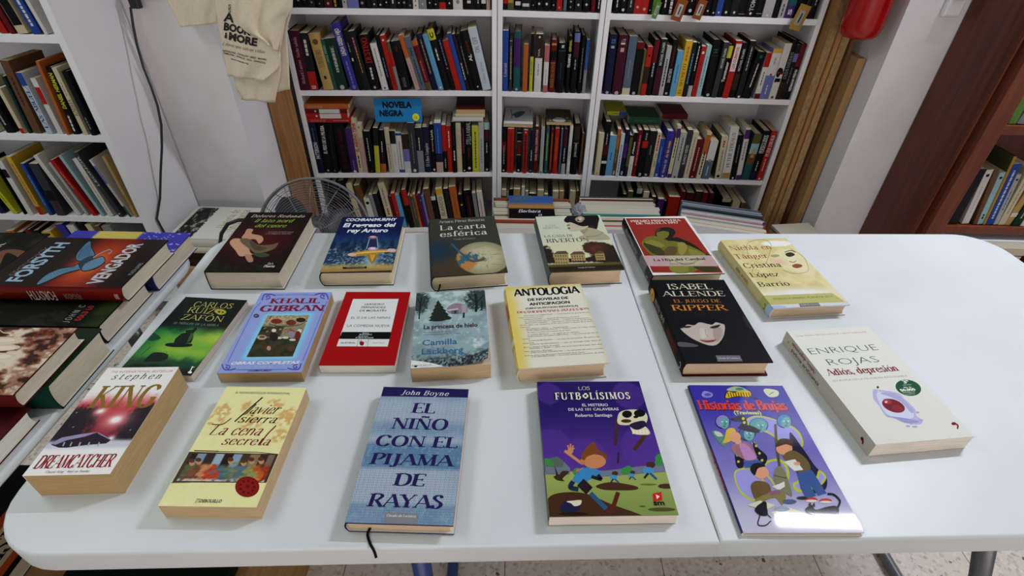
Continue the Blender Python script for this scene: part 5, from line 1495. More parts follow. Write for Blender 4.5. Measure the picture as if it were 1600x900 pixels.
def spine_book(key, off, P, th, t, h, d, spec, label, group, hard, pages, name=None):
    """one upright book: cover with printed spine, and page block. P = lower corner of the spine in the shelf plane."""
    o, a, *_ = shelf_frame(key); n = np.array([-math.sin(a), math.cos(a)])
    base = o + n * off
    root = empty(name or ('hardback_book' if hard else 'paperback_book'))
    root.matrix_world = Matrix.Translation((base[0] + P[0] * math.cos(a), base[1] + P[0] * math.sin(a), P[1])) @ Matrix.Rotation(a, 4, 'Z') @ Matrix.Rotation(th, 4, 'Y')
    tag(root, label, 'book', group)
    b_ = min(0.0022, t * .2) if hard else 0.0005
    bu = 0.0025 if hard else 0.0008
    k = 5
    front = [(t * i / k, bu * (2 * i / k - 1) ** 2) for i in range(k + 1)]
    m = MB(); c = ink(spec['c']); cs = ink(spec.get('side', spec['c']))
    loop = front + [(t, d), (t - b_, d)] + [(x, max(y + b_, b_)) for x, y in [(t - b_, bu), (b_, bu)]] + [(b_, d), (0, d)]
    L = len(loop); bands = sorted(spec.get('bands', []))
    zs = sorted({0.0, 1.0} | {z for q in bands for z in q[:2]})
    for i in range(L):
        p, q = loop[i], loop[(i + 1) % L]
        if i < k:
            for z0, z1 in zip(zs[:-1], zs[1:]):
                cc = c
                for q0, q1, col in bands:
                    if q0 <= (z0 + z1) / 2 <= q1:
                        cc = ink(col)
                m.face([(p[0], p[1], z0 * h), (q[0], q[1], z0 * h), (q[0], q[1], z1 * h), (p[0], p[1], z1 * h)], cc)
        else:
            m.face([(p[0], p[1], 0), (q[0], q[1], 0), (q[0], q[1], h), (p[0], p[1], h)], cs)
    m.face([(x, y, h) for x, y in loop], cs); m.face([(x, y, 0) for x, y in loop][::-1], cs)
    lift = -0.00025
    for it in spec.get('txt', []):
        s, z0, z1, col = it[:4]; fill = it[4] if len(it) > 4 else .5; font = it[5] if len(it) > 5 else 'sans'
        if s == '-':                                       # a line of small lettering
            z = z0
            while z < z1:
                dz = RNG.uniform(.025, .07); ww = t * fill * .5
                m.face([(t / 2 - ww / 2, lift + .0002, z * h), (t / 2 + ww / 2, lift + .0002, z * h), (t / 2 + ww / 2, lift + .0002, min(z + dz, z1) * h), (t / 2 - ww / 2, lift + .0002, min(z + dz, z1) * h)], ink(col)); z += dz + .012
        elif s == 'o':
            r = t * fill * .5; zc = z0 * h
            m.face([(t / 2 + r * math.cos(u), lift, zc + r * math.sin(u)) for u in np.linspace(0, 2 * PI, 10, endpoint=False)], ink(col))
        elif s == '=':
            m.face([(t * .05, lift + .0001, z0 * h), (t * .95, lift + .0001, z0 * h), (t * .95, lift + .0001, z1 * h), (t * .05, lift + .0001, z1 * h)], ink(col))
        else:                                              # lettering reading upwards
            V, Fs, w = letters(s, font, .03 if font == 'sans' else 0)
            sc = (z1 - z0) * h / w; hh = t * fill
            m.mesh([(t / 2 + hh / 2 - y * hh, lift - d_, z0 * h + x * sc) for (x, y), d_ in zip(V, rise(V, Fs))], Fs, ink(col))
    m.build('cover', spec.get('mat', M_SATIN), root)
    g = MB(); e = 0.003 if hard else 0.0004
    g.box((b_, max(bu, b_) + .0005, e), (t - b_, d - e, h - e))
    g.build('page_block', PAPER[pages], root, ink=False)
    return root


def describe(spec):
    n = INK[spec['c']][1]
    ex = ''
    if spec.get('say'):
        return spec['say']
    if spec.get('bands'):
        q = max(spec['bands'], key=lambda q: q[1] - q[0]); ex = ' and ' + INK[q[2]][1]
        if INK[q[2]][1] == n:
            ex = ''
    return n + ex


def row(key, zs, zoom, by, items, where, group, depth=(.125, .16), extend=None, first=0):
    ox, oy, s = zoom; o, a, xmin, xmax = shelf_frame(key)
    raw = []
    for bl, br, tx, ty, spec in items:
        spec = dict(c=spec) if isinstance(spec, str) else spec
        x0, _ = to_plane(key, ox + bl / s, oy + by / s); x1, _ = to_plane(key, ox + br / s, oy + by / s)
        xt, zt = to_plane(key, ox + tx / s, oy + ty / s)
        if extend:                                         # top hidden: give the usual height, upright with the given lean
            th = extend; h = RNG.uniform(.195, .235)
        else:
            th = math.atan2(xt - x0, zt - zs); h = math.hypot(xt - x0, zt - zs)
        if abs(th) < .05:
            th = 0.0
        raw.append([x0, max((x1 - x0) * math.cos(th), .006), h, th, spec])
    for i in range(1, len(raw)):                            # neighbours lean nearly alike
        if abs(raw[i][3] - raw[i - 1][3]) < .045:
            raw[i][3] = raw[i - 1][3]
    k = 1.0
    for attempt in range(20):
        placed = []; ok = True
        for x0, t, h, th, spec in raw:
            x = max(x0, xmin + (max(0, -math.sin(th) * h) if th < 0 else 0) + .0005) if not placed else x0
            x = max(x, xmin + .0005 + (max(0.0, math.sin(-th)) * h))
            q = rect_poly(x, zs + .0004, t * k, h, th)
            for step in range(200):
                if all(apart(p, q) for p, *_ in placed[-3:]):
                    break
                x += .0008; q = rect_poly(x, zs + .0004, t * k, h, th)
            placed.append((q, x, t * k, h, th, spec))
        over = max(max(p[0] for p in q[0]) for q in placed) - xmax
        if over <= -.0008:
            break
        k *= 1 - max(.008, min(.06, over / (xmax - xmin)))
    TOPS.setdefault((key, round(zs, 1)), []).extend(q[0] for q in placed)
    for i, (q, x, t, h, th, spec) in enumerate(placed):
        if max(p[0] for p in q) > xmax + .002:
            continue
        d = spec.get('d', RNG.uniform(*depth)); hard = spec.get('hard', spec['c'] in ('k', 'n', 'mr', 'pb', 'tan', 'dr', 'p', 'te'))
        lab = f"{describe(spec)} book, {ORD[i + first]} from left {where}"
        spine_book(key, .003 + RNG.uniform(0, .006) + spec.get('back', 0), q[0], th, t, h, d, spec, lab, group, hard, spec.get('pages', RNG.choice(['cream', 'bone', 'white', 'tan', 'cream', 'bone'])))


def K(c, *txt, **kw):
    d = dict(c=c, txt=list(txt)); d.update(kw); return d


def T(s, z0, z1, col='w', fill=.5, font='sans'):
    return (s, z0, z1, col, fill, font)


D = lambda z0=.35, z1=.8, col='lg', f=.5: ('-', z0, z1, col, f)
O = lambda z=.05, col='lg', f=.45: ('o', z, z, col, f)
Z3, Z4, Z5, Z6, Z7 = (440, 0, 5.622), (600, 0, 5.622), (770, 0, 5.622), (930, 0, 5.622), (1100, 0, 5.625)


def sh(items, zoom, ref):
    """express items measured in one enlargement in another one's coordinates."""
    k = ref[2] / zoom[2]
    return [((zoom[0] - ref[0]) * ref[2] + bl * k, (zoom[0] - ref[0]) * ref[2] + br * k, (zoom[0] - ref[0]) * ref[2] + tx * k, (zoom[1] - ref[1]) * ref[2] + ty * k, s) for bl, br, tx, ty, s in items]


# upper full shelf, wide bookcase by the totes
row('L', 1.0072 - .293 + 0.0, Z3, 800, [
    (155, 245, 52, 270, K('mr', T('Richard Laurent  Noche sabida', .12, .9, 'lpk', .3, 'serif'))), (258, 326, 140, 290, K('k2', D(.62, .9, 'w', .6), T('KO', .03, .09, 'w', .5), bands=[(.0, .34, 'r')])),
    (336, 422, 190, 300, K('tan', T('EXTRAÑO DIOS', .42, .72, 'db', .5, 'serif'), ('o', .86, .86, 'br', .55), D(.2, .26, 'db'))), (426, 456, 305, 350, K('gr', T('ANNE PERRY', .55, .9, 'cy', .6, 'serif'))),
    (458, 548, 350, 342, K('dgr', T('CASO DE', .46, .85, 'lg', .3, 'serif'), D(.35, .8), O())), (562, 632, 375, 208, K('pb', T('LINDA GREEN HIJO', .53, .92, 'w', .5), D(.05, .45, 'lav', .4), O(.04, 'lav'))),
    (638, 684, 480, 270, K('k', D(.5, .55, 'w'), D(.65, .8, 'g', .3))), (690, 744, 545, 278, K('k2', D(.6, .9, 'pk'), D(.3, .7, 'gd', .3))), (748, 826, 630, 310, K('k', T('DESTINO', .5, .95, 'r', .6, 'bold'), D(.2, .42, 'w', .4), O(.05, 'lg', .3))),
    (836, 890, 720, 385, K('w', D(.3, .9, 'g', .35), ('o', .05, .05, 'dg', .3))), (895, 932, 765, 312, K('k', D(.25, .6, 'lav', .4))), (936, 976, 805, 318, K('r', D(.1, .5, 'dr'), O(.92, 'w'))),
    (984, 1010, 868, 372, K('g', bands=[(.5, .8, 'r'), (.8, 1, 'ol')]))] + sh([
        (130, 215, 8, 372, K('k', T('MALDAD', .06, .26, 'g', .3, 'serif'), D(.8, .9, 'dr', .3))), (222, 264, 62, 318, K('lpk', D(.1, .5, 'g', .4), bands=[(.6, 1, 'o')], say='half orange and half cream')), (268, 318, 118, 332, K('sb', D(.1, .6, 'dg', .5), T('FIN', .66, .8, 'dg', .4))),
        (322, 372, 183, 362, K('dr', D(.2, .6, 'pk', .35), bands=[(.9, 1, 'o'), (0, .16, 'ol')])), (376, 430, 238, 302, K('n', D(.3, .9, 'gd', .3))), (434, 478, 272, 312, K('lb', O(.05, 'w'))), (484, 542, 312, 268, K('k', T('C', .86, .95, 'k', .5), D(.5, .7, 'w', .4), bands=[(.83, 1, 'ly')])),
        (548, 590, 402, 308, K('k', D(.45, .9, 'lav', .4), O(.4, 'gd', .3))), (596, 646, 478, 362, K('r')), (652, 690, 522, 298, K('b')), (694, 722, 558, 305, K('k2', D(.2, .5, 'w'))), (728, 766, 600, 305, K('k', D(.3, .8, 'g', .3))),
        (772, 842, 640, 278, K('k', T('AL', .5, .62, 'w', .35), D(.63, .85, 'dr'), O(.06, 'w', .2))), (852, 924, 732, 248, K('wb', T('ON, OFF', .62, .86, 'k', .5, 'plain'), T('Colleen McCrea', .12, .46, 'g', .35, 'script')))], Z4, Z3),
    'on upper shelf, tote-side bookcase', 'crime novels on the upper shelf of the bookcase by the totes')

row('M', 0.714, Z5, 805, [
    (78, 138, 88, 268, K('b', T('Literati', .25, .48, 'lg', .5, 'bold'))), (142, 172, 150, 362, K('dg', D(.25, .9, 'tan', .6))), (178, 250, 190, 280, K('te', O(.04, 'lg', .4), bands=[(.42, .9, 'p')])), (260, 310, 275, 388, K('o')), (318, 352, 330, 300, K('ly', D(.3, .55, 'ol', .4), bands=[(.62, 1, 'k')])),
    (360, 435, 378, 300, K('w', D(.3, .5, 'g', .3), O(.95, 'w', .3), T('VIA', .62, .76, 'lg', .25), bands=[(.6, 1, 'db')])), (438, 488, 456, 398, K('w', D(.2, .5, 'g', .25), bands=[(.66, 1, 'pk'), (0, .16, 'pk')])), (492, 548, 510, 352, K('dr', T('ROGER DELAFONT', .1, .56, 'gd', .6, 'serif'), ('=', .9, .94, 'gd'), ('=', .57, .58, 'gd'), bands=[(.62, .8, 'k')])),
    (552, 630, 575, 378, K('k', T('x', .9, .97, 'w', .5, 'fat'), D(.3, .62, 'te', .2), ('=', .84, .86, 'te'))), (635, 672, 670, 320, K('k', T('TRAMPAS', .46, .7, 'w', .7), T('GENIAL', .74, .94, 'ly', .6), D(.3, .42, 'mr', .5))), (680, 738, 712, 280, K('k', D(.4, .56, 'lg', .35), bands=[(.6, .84, 'mr'), (.84, .98, 'lav')])),
    (742, 780, 766, 312, K('k', D(.2, .8, 'g', .3))), (784, 816, 815, 350, K('g', D(.4, .7, 'sb'), bands=[(.45, 1, 'b')])), (822, 882, 862, 320, K('k', D(.25, .8, 'w', .3), ('=', .83, .84, 'w'), bands=[(.86, 1, 'w')]))],
    'on upper shelf, narrow bookcase', 'books on the upper shelf of the narrow bookcase')

row('R', 0.714, Z6, 838, [
    (72, 132, 130, 305, K('n', T('ELIS', .86, .93, 'lb', .5, 'serif'), D(.78, .82, 'lg', .9), O(.03))), (145, 222, 205, 308, K('mr', T('La', .9, .94, 'w', .4, 'serif'), D(.85, .88, 'w', .9), D(.73, .8, 'lpk', .8), O(.03), say='plum')), (232, 300, 295, 320, K('sb', D(.3, .6, 'g', .2), bands=[(0, .12, 'c')])), (303, 366, 370, 372, K('k', O(.04), bands=[(.88, 1, 'dr')])),
    (371, 393, 428, 440, K('ol', D(.3, .7, 'g', .3))), (396, 440, 462, 410, K('r', O(.82, 'k', .4), bands=[(.25, .6, 'db')])), (448, 490, 520, 352, K('k', D(.35, .6, 'lg'), bands=[(.6, 1, 'dr')])), (500, 550, 572, 345, K('k2', T('MICHAEL PALMER', .55, .95, 'lg', .4), bands=[(0, .5, 'mr')])),
    (556, 595, 636, 405, K('lg', D(.2, .75, 'k', .5))), (598, 646, 682, 352, K('k', T('SARA MATTHEWS', .25, .5, 'lg', .5), D(.55, .9, 'dr'), O(.05))), (652, 702, 725, 445, K('lb', D(.3, .7, 'b', .3))), (706, 765, 796, 360, K('y', T('EL SECRETO', .05, .6, 'db', .4, 'serif'), D(.65, .9, 'o'))), (768, 800, 860, 372, K('k2', D(.25, .8, 'lb', .5))),
    (806, 840, 902, 380, K('k', D(.5, .95, 'w', .4), bands=[(0, .22, 'lg')])), (848, 886, 946, 410, K('r', O(.88, 'w', .6), D(.1, .7, 'dr', .4))), (890, 930, 985, 400, K('cy', D(.2, .8, 'sb', .35)))] + sh([
        (5, 66, 92, 352, K('k', T('H', .78, .84, 'te', .5), ('=', .73, .735, 'te'), O(.04))), (68, 112, 180, 372, K('dg', T('MICHAEL PALMER', .55, .9, 'lg', .4))), (118, 157, 252, 392, K('k', T('Terminator', .3, .68, 'w', .6), bands=[(.75, .97, 'ly')])), (165, 217, 300, 360, K('r', ('=', .48, .95, 'w'), T('LOS CUENTOS', .52, .9, 'r', .4))),
        (225, 278, 358, 380, K('k', T('MICHAEL PALMER', .5, .9, 'lg', .35), bands=[(.15, .45, 'db')])), (285, 332, 440, 362, K('k2', D(.5, .9, 'lg', .4), O(.03, 'w'))), (336, 412, 478, 460, K('k', D(.25, .75, 'w', .25), O(.9, 'te', .35))), (420, 467, 520, 465, K('w', D(.3, .6, 'k', .3), bands=[(.7, 1, 'r'), (0, .12, 'dr')])),
        (470, 547, 600, 430, K('lav', D(.1, .3, 'w', .25), D(.7, .85, 'g', .25), ('o', .5, .5, 'r', .25), bands=[(.48, .92, 'w'), (.92, 1, 'y')])), (552, 612, 700, 380, K('w', T('1968', .3, .58, 'k', .8, 'fat'), ('=', .46, .52, 'r'), ('o', .04, .04, 'br', .4))), (616, 662, 768, 350, K('k', T('CAUSAS NATURALES', .36, .8, 'lg', .55, 'serif'), bands=[(0, .3, 'db')])),
        (676, 712, 815, 400, K('k2', D(.3, .6, 'g', .3), bands=[(.7, .85, 'lav')])), (714, 757, 880, 390, K('k', T('HERMANN PREHN', .16, .55, 'w', .5), bands=[(.6, 1, 'dr')]))], Z7, Z6),
    'on upper shelf, chipboard-side bookcase', 'crime novels on the upper shelf of the bookcase by the chipboard')

ZA, ZB, ZC, ZD, ZE = (460, 140, 6.0), (600, 140, 6.0), (770, 140, 6.0), (920, 140, 6.0), (1070, 140, 6.0)
row('L', 0.360, ZA, 772, [
    (205, 264, 118, 312, K('n', T('PATTERSON', .3, .62, 'w', .55), D(.6, .9, 'sb', .3))), (266, 332, 198, 318, K('k', T('EL PESO DE LA PRUEBA', .4, .95, 'w', .45), O(.05, 'lg', .3))), (336, 392, 275, 320, K('k', D(.3, .8, 'dgr', .3), O(.05, 'sb', .3))), (395, 492, 325, 318, K('k', T('EL JUEGO DE MORIR', .1, .9, 'dr', .35, 'serif'), say='red-lettered black')),
    (498, 562, 440, 372, K('p', D(.05, .3, 'lav', .3), O(.03, 'w'))), (564, 603, 488, 292, K('c', T('EL ASESINO TIENE', .42, .95, 'r', .7), D(.1, .35, 'k', .5))), (606, 652, 552, 335, K('lpk', O(.95, 'g', .4), bands=[(.75, 1, 'c')])), (655, 722, 600, 395, K('k', D(.3, .85, 'w', .2), O(.05, 'r', .2))), (733, 776, 702, 362, K('k2', bands=[(.0, .62, 'ly')])),
    (779, 832, 750, 386, K('k', D(.5, .75, 'w', .3), D(.25, .5, 'dr'), bands=[(0, .22, 'o')])), (836, 876, 796, 366, K('c', D(.1, .6, 'g', .5), ('=', .65, .66, 'br'))), (880, 931, 836, 388, K('w', D(.2, .5, 'lg', .3), bands=[(.7, 1, 'k2')])), (935, 984, 896, 412, K('w', D(.1, .8, 'g', .4), bands=[(0, .08, 'b'), (.94, 1, 'b')])),
    (990, 1050, 946, 420, K('lav', ('=', .02, .12, 'w'), bands=[(.62, 1, 'db'), (0, .3, 'wb')]))] + sh([
        (220, 282, 172, 312, K('dg', D(.2, .8, 'g', .2), O(.05, 'w', .5))), (286, 342, 246, 362, K('g', D(.52, .8, 'w', .3), bands=[(.5, 1, 'k2')])), (346, 412, 303, 358, K('n', T('El Libro Vampiro', .14, .66, 'lg', .45, 'bold'), D(.7, .9, 'mr', .3))), (425, 467, 390, 332, K('k', T('LIAR', .7, .9, 'c', .4), D(.45, .7, 'tan', .4), O(.06, 'w', .5))),
        (474, 536, 440, 316, K('b', D(.4, .9, 'lb', .2), bands=[(0, .22, 'lpk'), (.22, .4, 'n')])), (539, 579, 516, 336, K('r', D(.1, .3, 'lg', .4), bands=[(0, .46, 'k')])), (582, 623, 563, 346, K('r', D(.55, .9, 'w', .4))), (632, 672, 603, 306, K('k', D(.25, .45, 'w', .5), D(.55, .85, 'mr'))), (677, 724, 656, 316, K('c', T('LA LUZ DEL DIA', .5, .9, 'g', .5, 'serif'))),
        (730, 763, 713, 316, K('k', D(.4, .9, 'mg', .5), O(.04, 'w'))), (768, 826, 760, 300, K('k', T('STELLA ANIMAL', .56, .98, 'w', .65, 'plain'), D(.3, .5, 'dr'), O(.08, 'w'))), (832, 890, 818, 345, K('ly', D(.1, .9, 'ol', .45))), (892, 937, 893, 312, K('lg', D(.2, .7, 'g', .5))), (941, 990, 945, 312, K('k', D(.4, .6, 'lg', .35), O(.05), bands=[(.64, .84, 'mr'), (.86, 1, 'cy')]))], ZB, ZA),
    'on third shelf, tote-side bookcase', 'crime novels on the third shelf of the bookcase by the totes')

row('M', 0.360, ZC, 785, [
    (75, 131, 78, 352, K('k', D(.2, .6, 'lg', .3), O(.05, 'w', .4), bands=[(.5, .68, 'dr')])), (133, 216, 133, 366, K('r', D(.1, .9, 'dr', .25), say='thick scarlet')), (218, 276, 226, 388, K('k', ('=', .43, .44, 'w'), ('=', .75, .76, 'w'), ('=', .94, .96, 'lg'), O(.06, 'w'), bands=[(.45, .74, 'dr')])), (278, 330, 286, 380, K('r', D(.1, .9, 'k', .7), O(.95, 'w', .3))), (340, 376, 352, 392, K('n', D(.3, .55, 'w', .5), O(.06))),
    (379, 430, 386, 352, K('dr', T('VIVIR PARA DISFRUTAR', .28, .95, 'lpk', .55))), (434, 476, 440, 350, K('lg', D(.4, .9, 'g', .3), O(.04, 'dg'))), (478, 519, 497, 362, K('te', D(.3, .9, 'ly', .45), O(.06, 'lb'))), (521, 556, 544, 372, K('dr', D(.1, .9, 'gd', .4))), (559, 613, 576, 366, K('r', D(.3, .8, 'gd', .25), say='brick red')), (614, 634, 635, 370, K('sb')),
    (637, 686, 656, 372, K('n', D(.3, .6, 'w', .35), bands=[(0, .25, 'lg'), (.6, 1, 'mr')])), (688, 726, 717, 342, K('w', T('Los Pingüinos', .3, .6, 'k', .5, 'serif'), O(.05, 'tan'))), (728, 802, 762, 322, K('k', T('JOHN CONN', .36, .62, 'lg', .35), ('=', .63, .635, 'w'), bands=[(.68, .95, 'db')])), (804, 829, 836, 415, K('br')), (831, 857, 864, 402, K('c', O(.04, 'g')))],
    'on third shelf, narrow bookcase', 'books on the third shelf of the narrow bookcase')

row('R', 0.360, ZD, 812, [
    (50, 96, 85, 406, K('c', O(.05, 'tan'))), (98, 150, 148, 302, K('k', D(.6, .8, 'lg', .3), ('=', .24, .29, 'w'), bands=[(.4, .6, 'mr')])), (150, 211, 192, 432, K('lb', D(.4, .6, 'b', .3), say='sky blue')), (215, 246, 270, 376, K('br', D(.3, .8, 'gd', .6), T('RBA', .03, .12, 'w', .5), bands=[(.6, 1, 'o')])), (248, 281, 306, 416, K('wb', D(.1, .75, 'b', .4))), (284, 326, 347, 382, K('n', T('RBA', .03, .12, 'w', .4), bands=[(.4, .72, 'p')])),
    (330, 356, 388, 430, K('k2', bands=[(.25, .95, 'ol')])), (359, 396, 417, 406, K('w', D(.1, .3, 'g', .2), T('Alianza', .52, .8, 'w', .4), bands=[(.48, 1, 'k')])), (400, 441, 476, 386, K('dr', D(.25, .9, 'pk', .6), O(.05, 'r'))), (446, 502, 518, 382, K('k', T('RBA', .03, .1, 'w', .35), ('=', .64, .78, 'r'), D(.8, .95, 'g', .5))), (506, 562, 582, 392, K('k2', D(.5, .7, 'g', .3), O(.05))), (571, 607, 640, 402, K('c', T('Samuel Z. Scott', .24, .55, 'k', .5, 'serif'), D(.6, .95, 'r', .7))), (610, 656, 680, 466, K('b', T('RBA', .03, .1, 'w', .4), D(.4, .8, 'lb', .4))),
    (659, 722, 750, 392, K('pb', T('Virginia Gil', .1, .4, 'lg', .35), T('de las rosas', .45, .8, 'y', .4), O(.04, 'w', .3))), (736, 770, 826, 342, K('c', D(.4, .8, 'k', .5), bands=[(.78, .95, 'p'), (0, .08, 'p')])), (777, 832, 886, 402, K('lg', D(.4, .9, 'k', .3), O(.03, 'k', .3))), (837, 882, 946, 380, K('dg', T('BLANCO NIEVES', .3, .7, 'lg', .5), D(.1, .25, 'dr'))), (889, 938, 1002, 402, K('c', D(.1, .9, 'g', .4)))] + sh([
        (41, 101, 142, 470, K('dr', D(.2, .8, 'lpk', .3), O(.05, 'lpk', .3))), (110, 152, 207, 402, K('c', D(.1, .6, 'k', .55), bands=[(.55, .95, 'o')])), (161, 232, 232, 482, K('sb', D(.1, .35, 'w', .2), ('o', .5, .5, 'gd', .4), bands=[(.5, 1, 'w')])), (288, 347, 352, 442, K('c', D(.2, .7, 'g', .45), D(.75, .9, 'r'), O(.07, 'k', .5), side='ol')), (352, 427, 428, 360, K('w', T('PETER STRAUS', .24, .9, 'k', .4, 'serif'), ('=', .02, .13, 'gd'))),
        (432, 481, 506, 432, K('k', D(.4, .8, 'g', .3), O(.04, 'w', .4))), (488, 532, 586, 364, K('w', D(.4, .75, 'g', .6), bands=[(.8, .97, 'p'), (0, .1, 'p')])), (541, 612, 642, 422, K('te', D(.5, .7, 'tan', .8), bands=[(.36, .58, 'br'), (.58, .8, 'cy'), (.8, 1, 'ol')])), (616, 682, 742, 392, K('k', T('PERSEGUIDOS', .56, .92, 'w', .6, 'bold'), D(.2, .4, 'lg', .3), bands=[(0, .18, 'n')])), (686, 732, 826, 392, K('r', T('PETER STRAUB', .5, .92, 'w', .6, 'bold'), D(.2, .46, 'w', .25), O(.04, 'w')))], ZE, ZD),
    'on third shelf, chipboard-side bookcase', 'crime novels on the third shelf of the bookcase by the chipboard')

# shelf above, cut by the top of the picture
UP = 1.0072
row('L', UP, Z3, 88, [(bl, br, bl, 0, c) for bl, br, c in [(70, 136, K('k')), (142, 182, K('k', O(.1, 'g'))), (186, 240, K('k', O(.12, 'w', .3))), (246, 302, K('k2', O(.08, 'g', .3))), (310, 376, K('k', O(.06, 'g', .2))), (382, 452, K('mr', O(.07, 'tan', .3))), (456, 500, K('k', D(.02, .5, 'gd', .8))), (505, 532, K('k')),
    (540, 580, K('lg', O(.1, 'k', .3))), (584, 682, K('lav', D(.2, .3, 'lg', .5))), (686, 742, K('k', O(.08, 'g'))), (746, 792, K('k', D(.15, .4, 'gd', .4))), (796, 842, K('k2', O(.06, 'w', .3))), (846, 897, K('k', O(.06, 'w', .3))), (901, 951, K('k', O(.1, 'w', .25))), (956, 1012, K('k2', D(.08, .16, 'w', .4)))]] + sh(
    [(bl, br, bl, 0, c) for bl, br, c in [(114, 156, K('k', O(.1, 'w', .3))), (160, 206, K('k', O(.1, 'g'))), (210, 256, K('k2', O(.05, 'g', .3))), (259, 306, K('w', D(.1, .5, 'g', .5), O(.05, 'r', .3))), (309, 376, K('g', O(.08, 'w', .2))), (380, 430, K('k', O(.1, 'w', .25))), (433, 481, K('k', O(.08, 'w', .25))), (485, 546, K('k', ('=', .14, .4, 'w'), bands=[(0, .1, 'r')])), (549, 606, K('k', O(.1, 'w', .25))),
     (609, 692, K('w', O(.12, 'g', .4), D(.3, .8, 'k', .2))), (696, 800, K('k', D(.1, .3, 'w', .6))), (804, 851, K('k', D(.1, .2, 'w', .4))), (855, 896, K('k', ('=', .1, .4, 'w'))), (901, 932, K('lpk', D(.1, .4, 'g', .4)))]], Z4, Z3),
    'on top visible shelf, tote-side bookcase', 'books on the top visible shelf of the bookcase by the totes', extend=1e-9)
row('M', UP + .004, Z5, 90, [(bl, br, bl, 0, c) for bl, br, c in [(85, 128, K('k', bands=[(.08, .2, 'r')])), (130, 191, K('ol', ('=', .1, .4, 'gd'), O(.3, 'dr', .4))), (195, 252, K('k', ('=', .06, .12, 'w'))), (256, 332, K('k2', ('=', .05, .1, 'w'))), (336, 377, K('k', O(.07, 'w', .25))), (381, 437, K('k', O(.1, 'w', .4))), (441, 511, K('k', O(.1, 'w', .35))), (513, 556, K('k', O(.08, 'w', .3))), (558, 613, K('r', O(.05, 'lpk', .3))),
    (617, 651, K('sb')), (655, 716, K('k', O(.15, 'lpk', .3), O(.06, 'g', .3))), (720, 786, K('k2', O(.1, 'w', .35))), (790, 856, K('k', O(.1, 'w', .35))), (862, 906, K('dr', O(.06, 'r', .4))), (909, 950, K('k', D(.05, .4, 'w', .5)))]],
    'on top visible shelf, narrow bookcase', 'books on the top visible shelf of the narrow bookcase', extend=1e-9)
row('R', UP, Z6, 120, [(bl, br, bl + 12, 0, c) for bl, br, c in [(160, 207, K('k', D(.1, .3, 'w', .4))), (212, 271, K('k', D(.2, .5, 'lg', .3), O(.06, 'w', .4))), (275, 331, K('k2', D(.1, .4, 'lg', .4))), (336, 394, K('r', O(.1, 'lpk', .4))), (396, 460, K('r', O(.08, 'lpk', .4), say='scarlet')), (463, 492, K('k', O(.06, 'w', .3))), (496, 561, K('lgr')), (580, 627, K('k', D(.1, .5, 'w', .5))), (630, 682, K('k', D(.02, .6, 'w', .8))),
    (686, 790, K('dr', D(.1, .2, 'w', .3))), (795, 866, K('k', D(.2, .6, 'lg', .3), O(.07, 'w', .4))), (870, 955, K('dr', D(.2, .4, 'c', .3), say='brownish red')), (960, 1010, K('k', O(.08, 'w', .3)))]] + sh([(bl, br, bl + 10, 0, c) for bl, br, c in [(52, 96, K('k', O(.05, 'w', .3))), (100, 151, K('b', O(.06, 'w', .3), say='cornflower blue')), (155, 226, K('k', O(.06, 'w', .3))), (231, 297, K('k2', O(.06, 'w', .3))), (301, 362, K('k', ('=', .04, .05, 'g'))),
    (366, 452, K('k', T('TOMAS', .1, .4, 'lg', .4), O(.06, 'w', .25))), (456, 511, K('k', ('=', .05, .06, 'g'))), (516, 601, K('lg', D(.3, .6, 'k', .3), O(.04, 'w', .2))), (606, 656, K('k', D(.3, .4, 'w', .4))), (661, 712, K('lg', D(.03, .2, 'mr', .4), say='white-grey')), (716, 791, K('p', ('=', .2, .4, 'te'), T('5', .05, .15, 'w', .4))), (796, 884, K('k', D(.3, .6, 'w', .3))), (888, 918, K('k2', D(.3, .6, 'lg', .4))), (922, 984, K('k', D(.2, .5, 'lg', .3)))]], Z7, Z6),
    'on top visible shelf, chipboard-side bookcase', 'books on the top visible shelf of the bookcase by the chipboard', extend=1e-9)

# lowest shelves: only the tops show over the table
Z8 = (400, 260, 4.2105)
_a = math.radians(-9)


def low(key, zoom, items, where, group, zs=SHELF_Z[0], lean=0.0):
    """books known by their visible tops: (left, right, top y, spec); they stand down to the shelf."""
    ox, oy, s = zoom; its = []
    for l, r, ty, spec in items:
        xl, zt = to_plane(key, ox + l / s, oy + ty / s); xr, _ = to_plane(key, ox + r / s, oy + ty / s)
        its.append((xl, xr, min(zt, (.414 if key == 'C' else .329) - RNG.uniform(0, .012)), spec))
    o, a, xmin, xmax = shelf_frame(key); placed = []
    for i, (xl, xr, zt, spec) in enumerate(its):
        spec = dict(c=spec) if isinstance(spec, str) else spec
        h = (zt - zs) / math.cos(lean); x = max(xl - math.sin(lean) * h, xmin + .001 + max(0, math.sin(-lean) * h)); t = max((xr - xl) * math.cos(lean), .006)
        q = rect_poly(x, zs + .0004, t, h, lean)
        for step in range(120):
            if all(apart(p, q) for p in placed[-3:]):
                break
            x += .001; q = rect_poly(x, zs + .0004, t, h, lean)
        if max(p[0] for p in q) > xmax - .004:
            continue
        placed.append(q)
        spine_book(key, .004 + RNG.uniform(0, .006) + spec.get('back', 0), q[0], lean, t, h, RNG.uniform(.13, .16), spec, f"{describe(spec)} book, {ORD[i]} from left {where}", group, spec['c'] in ('k', 'mr', 'dr'), spec.get('pages', 'cream'))


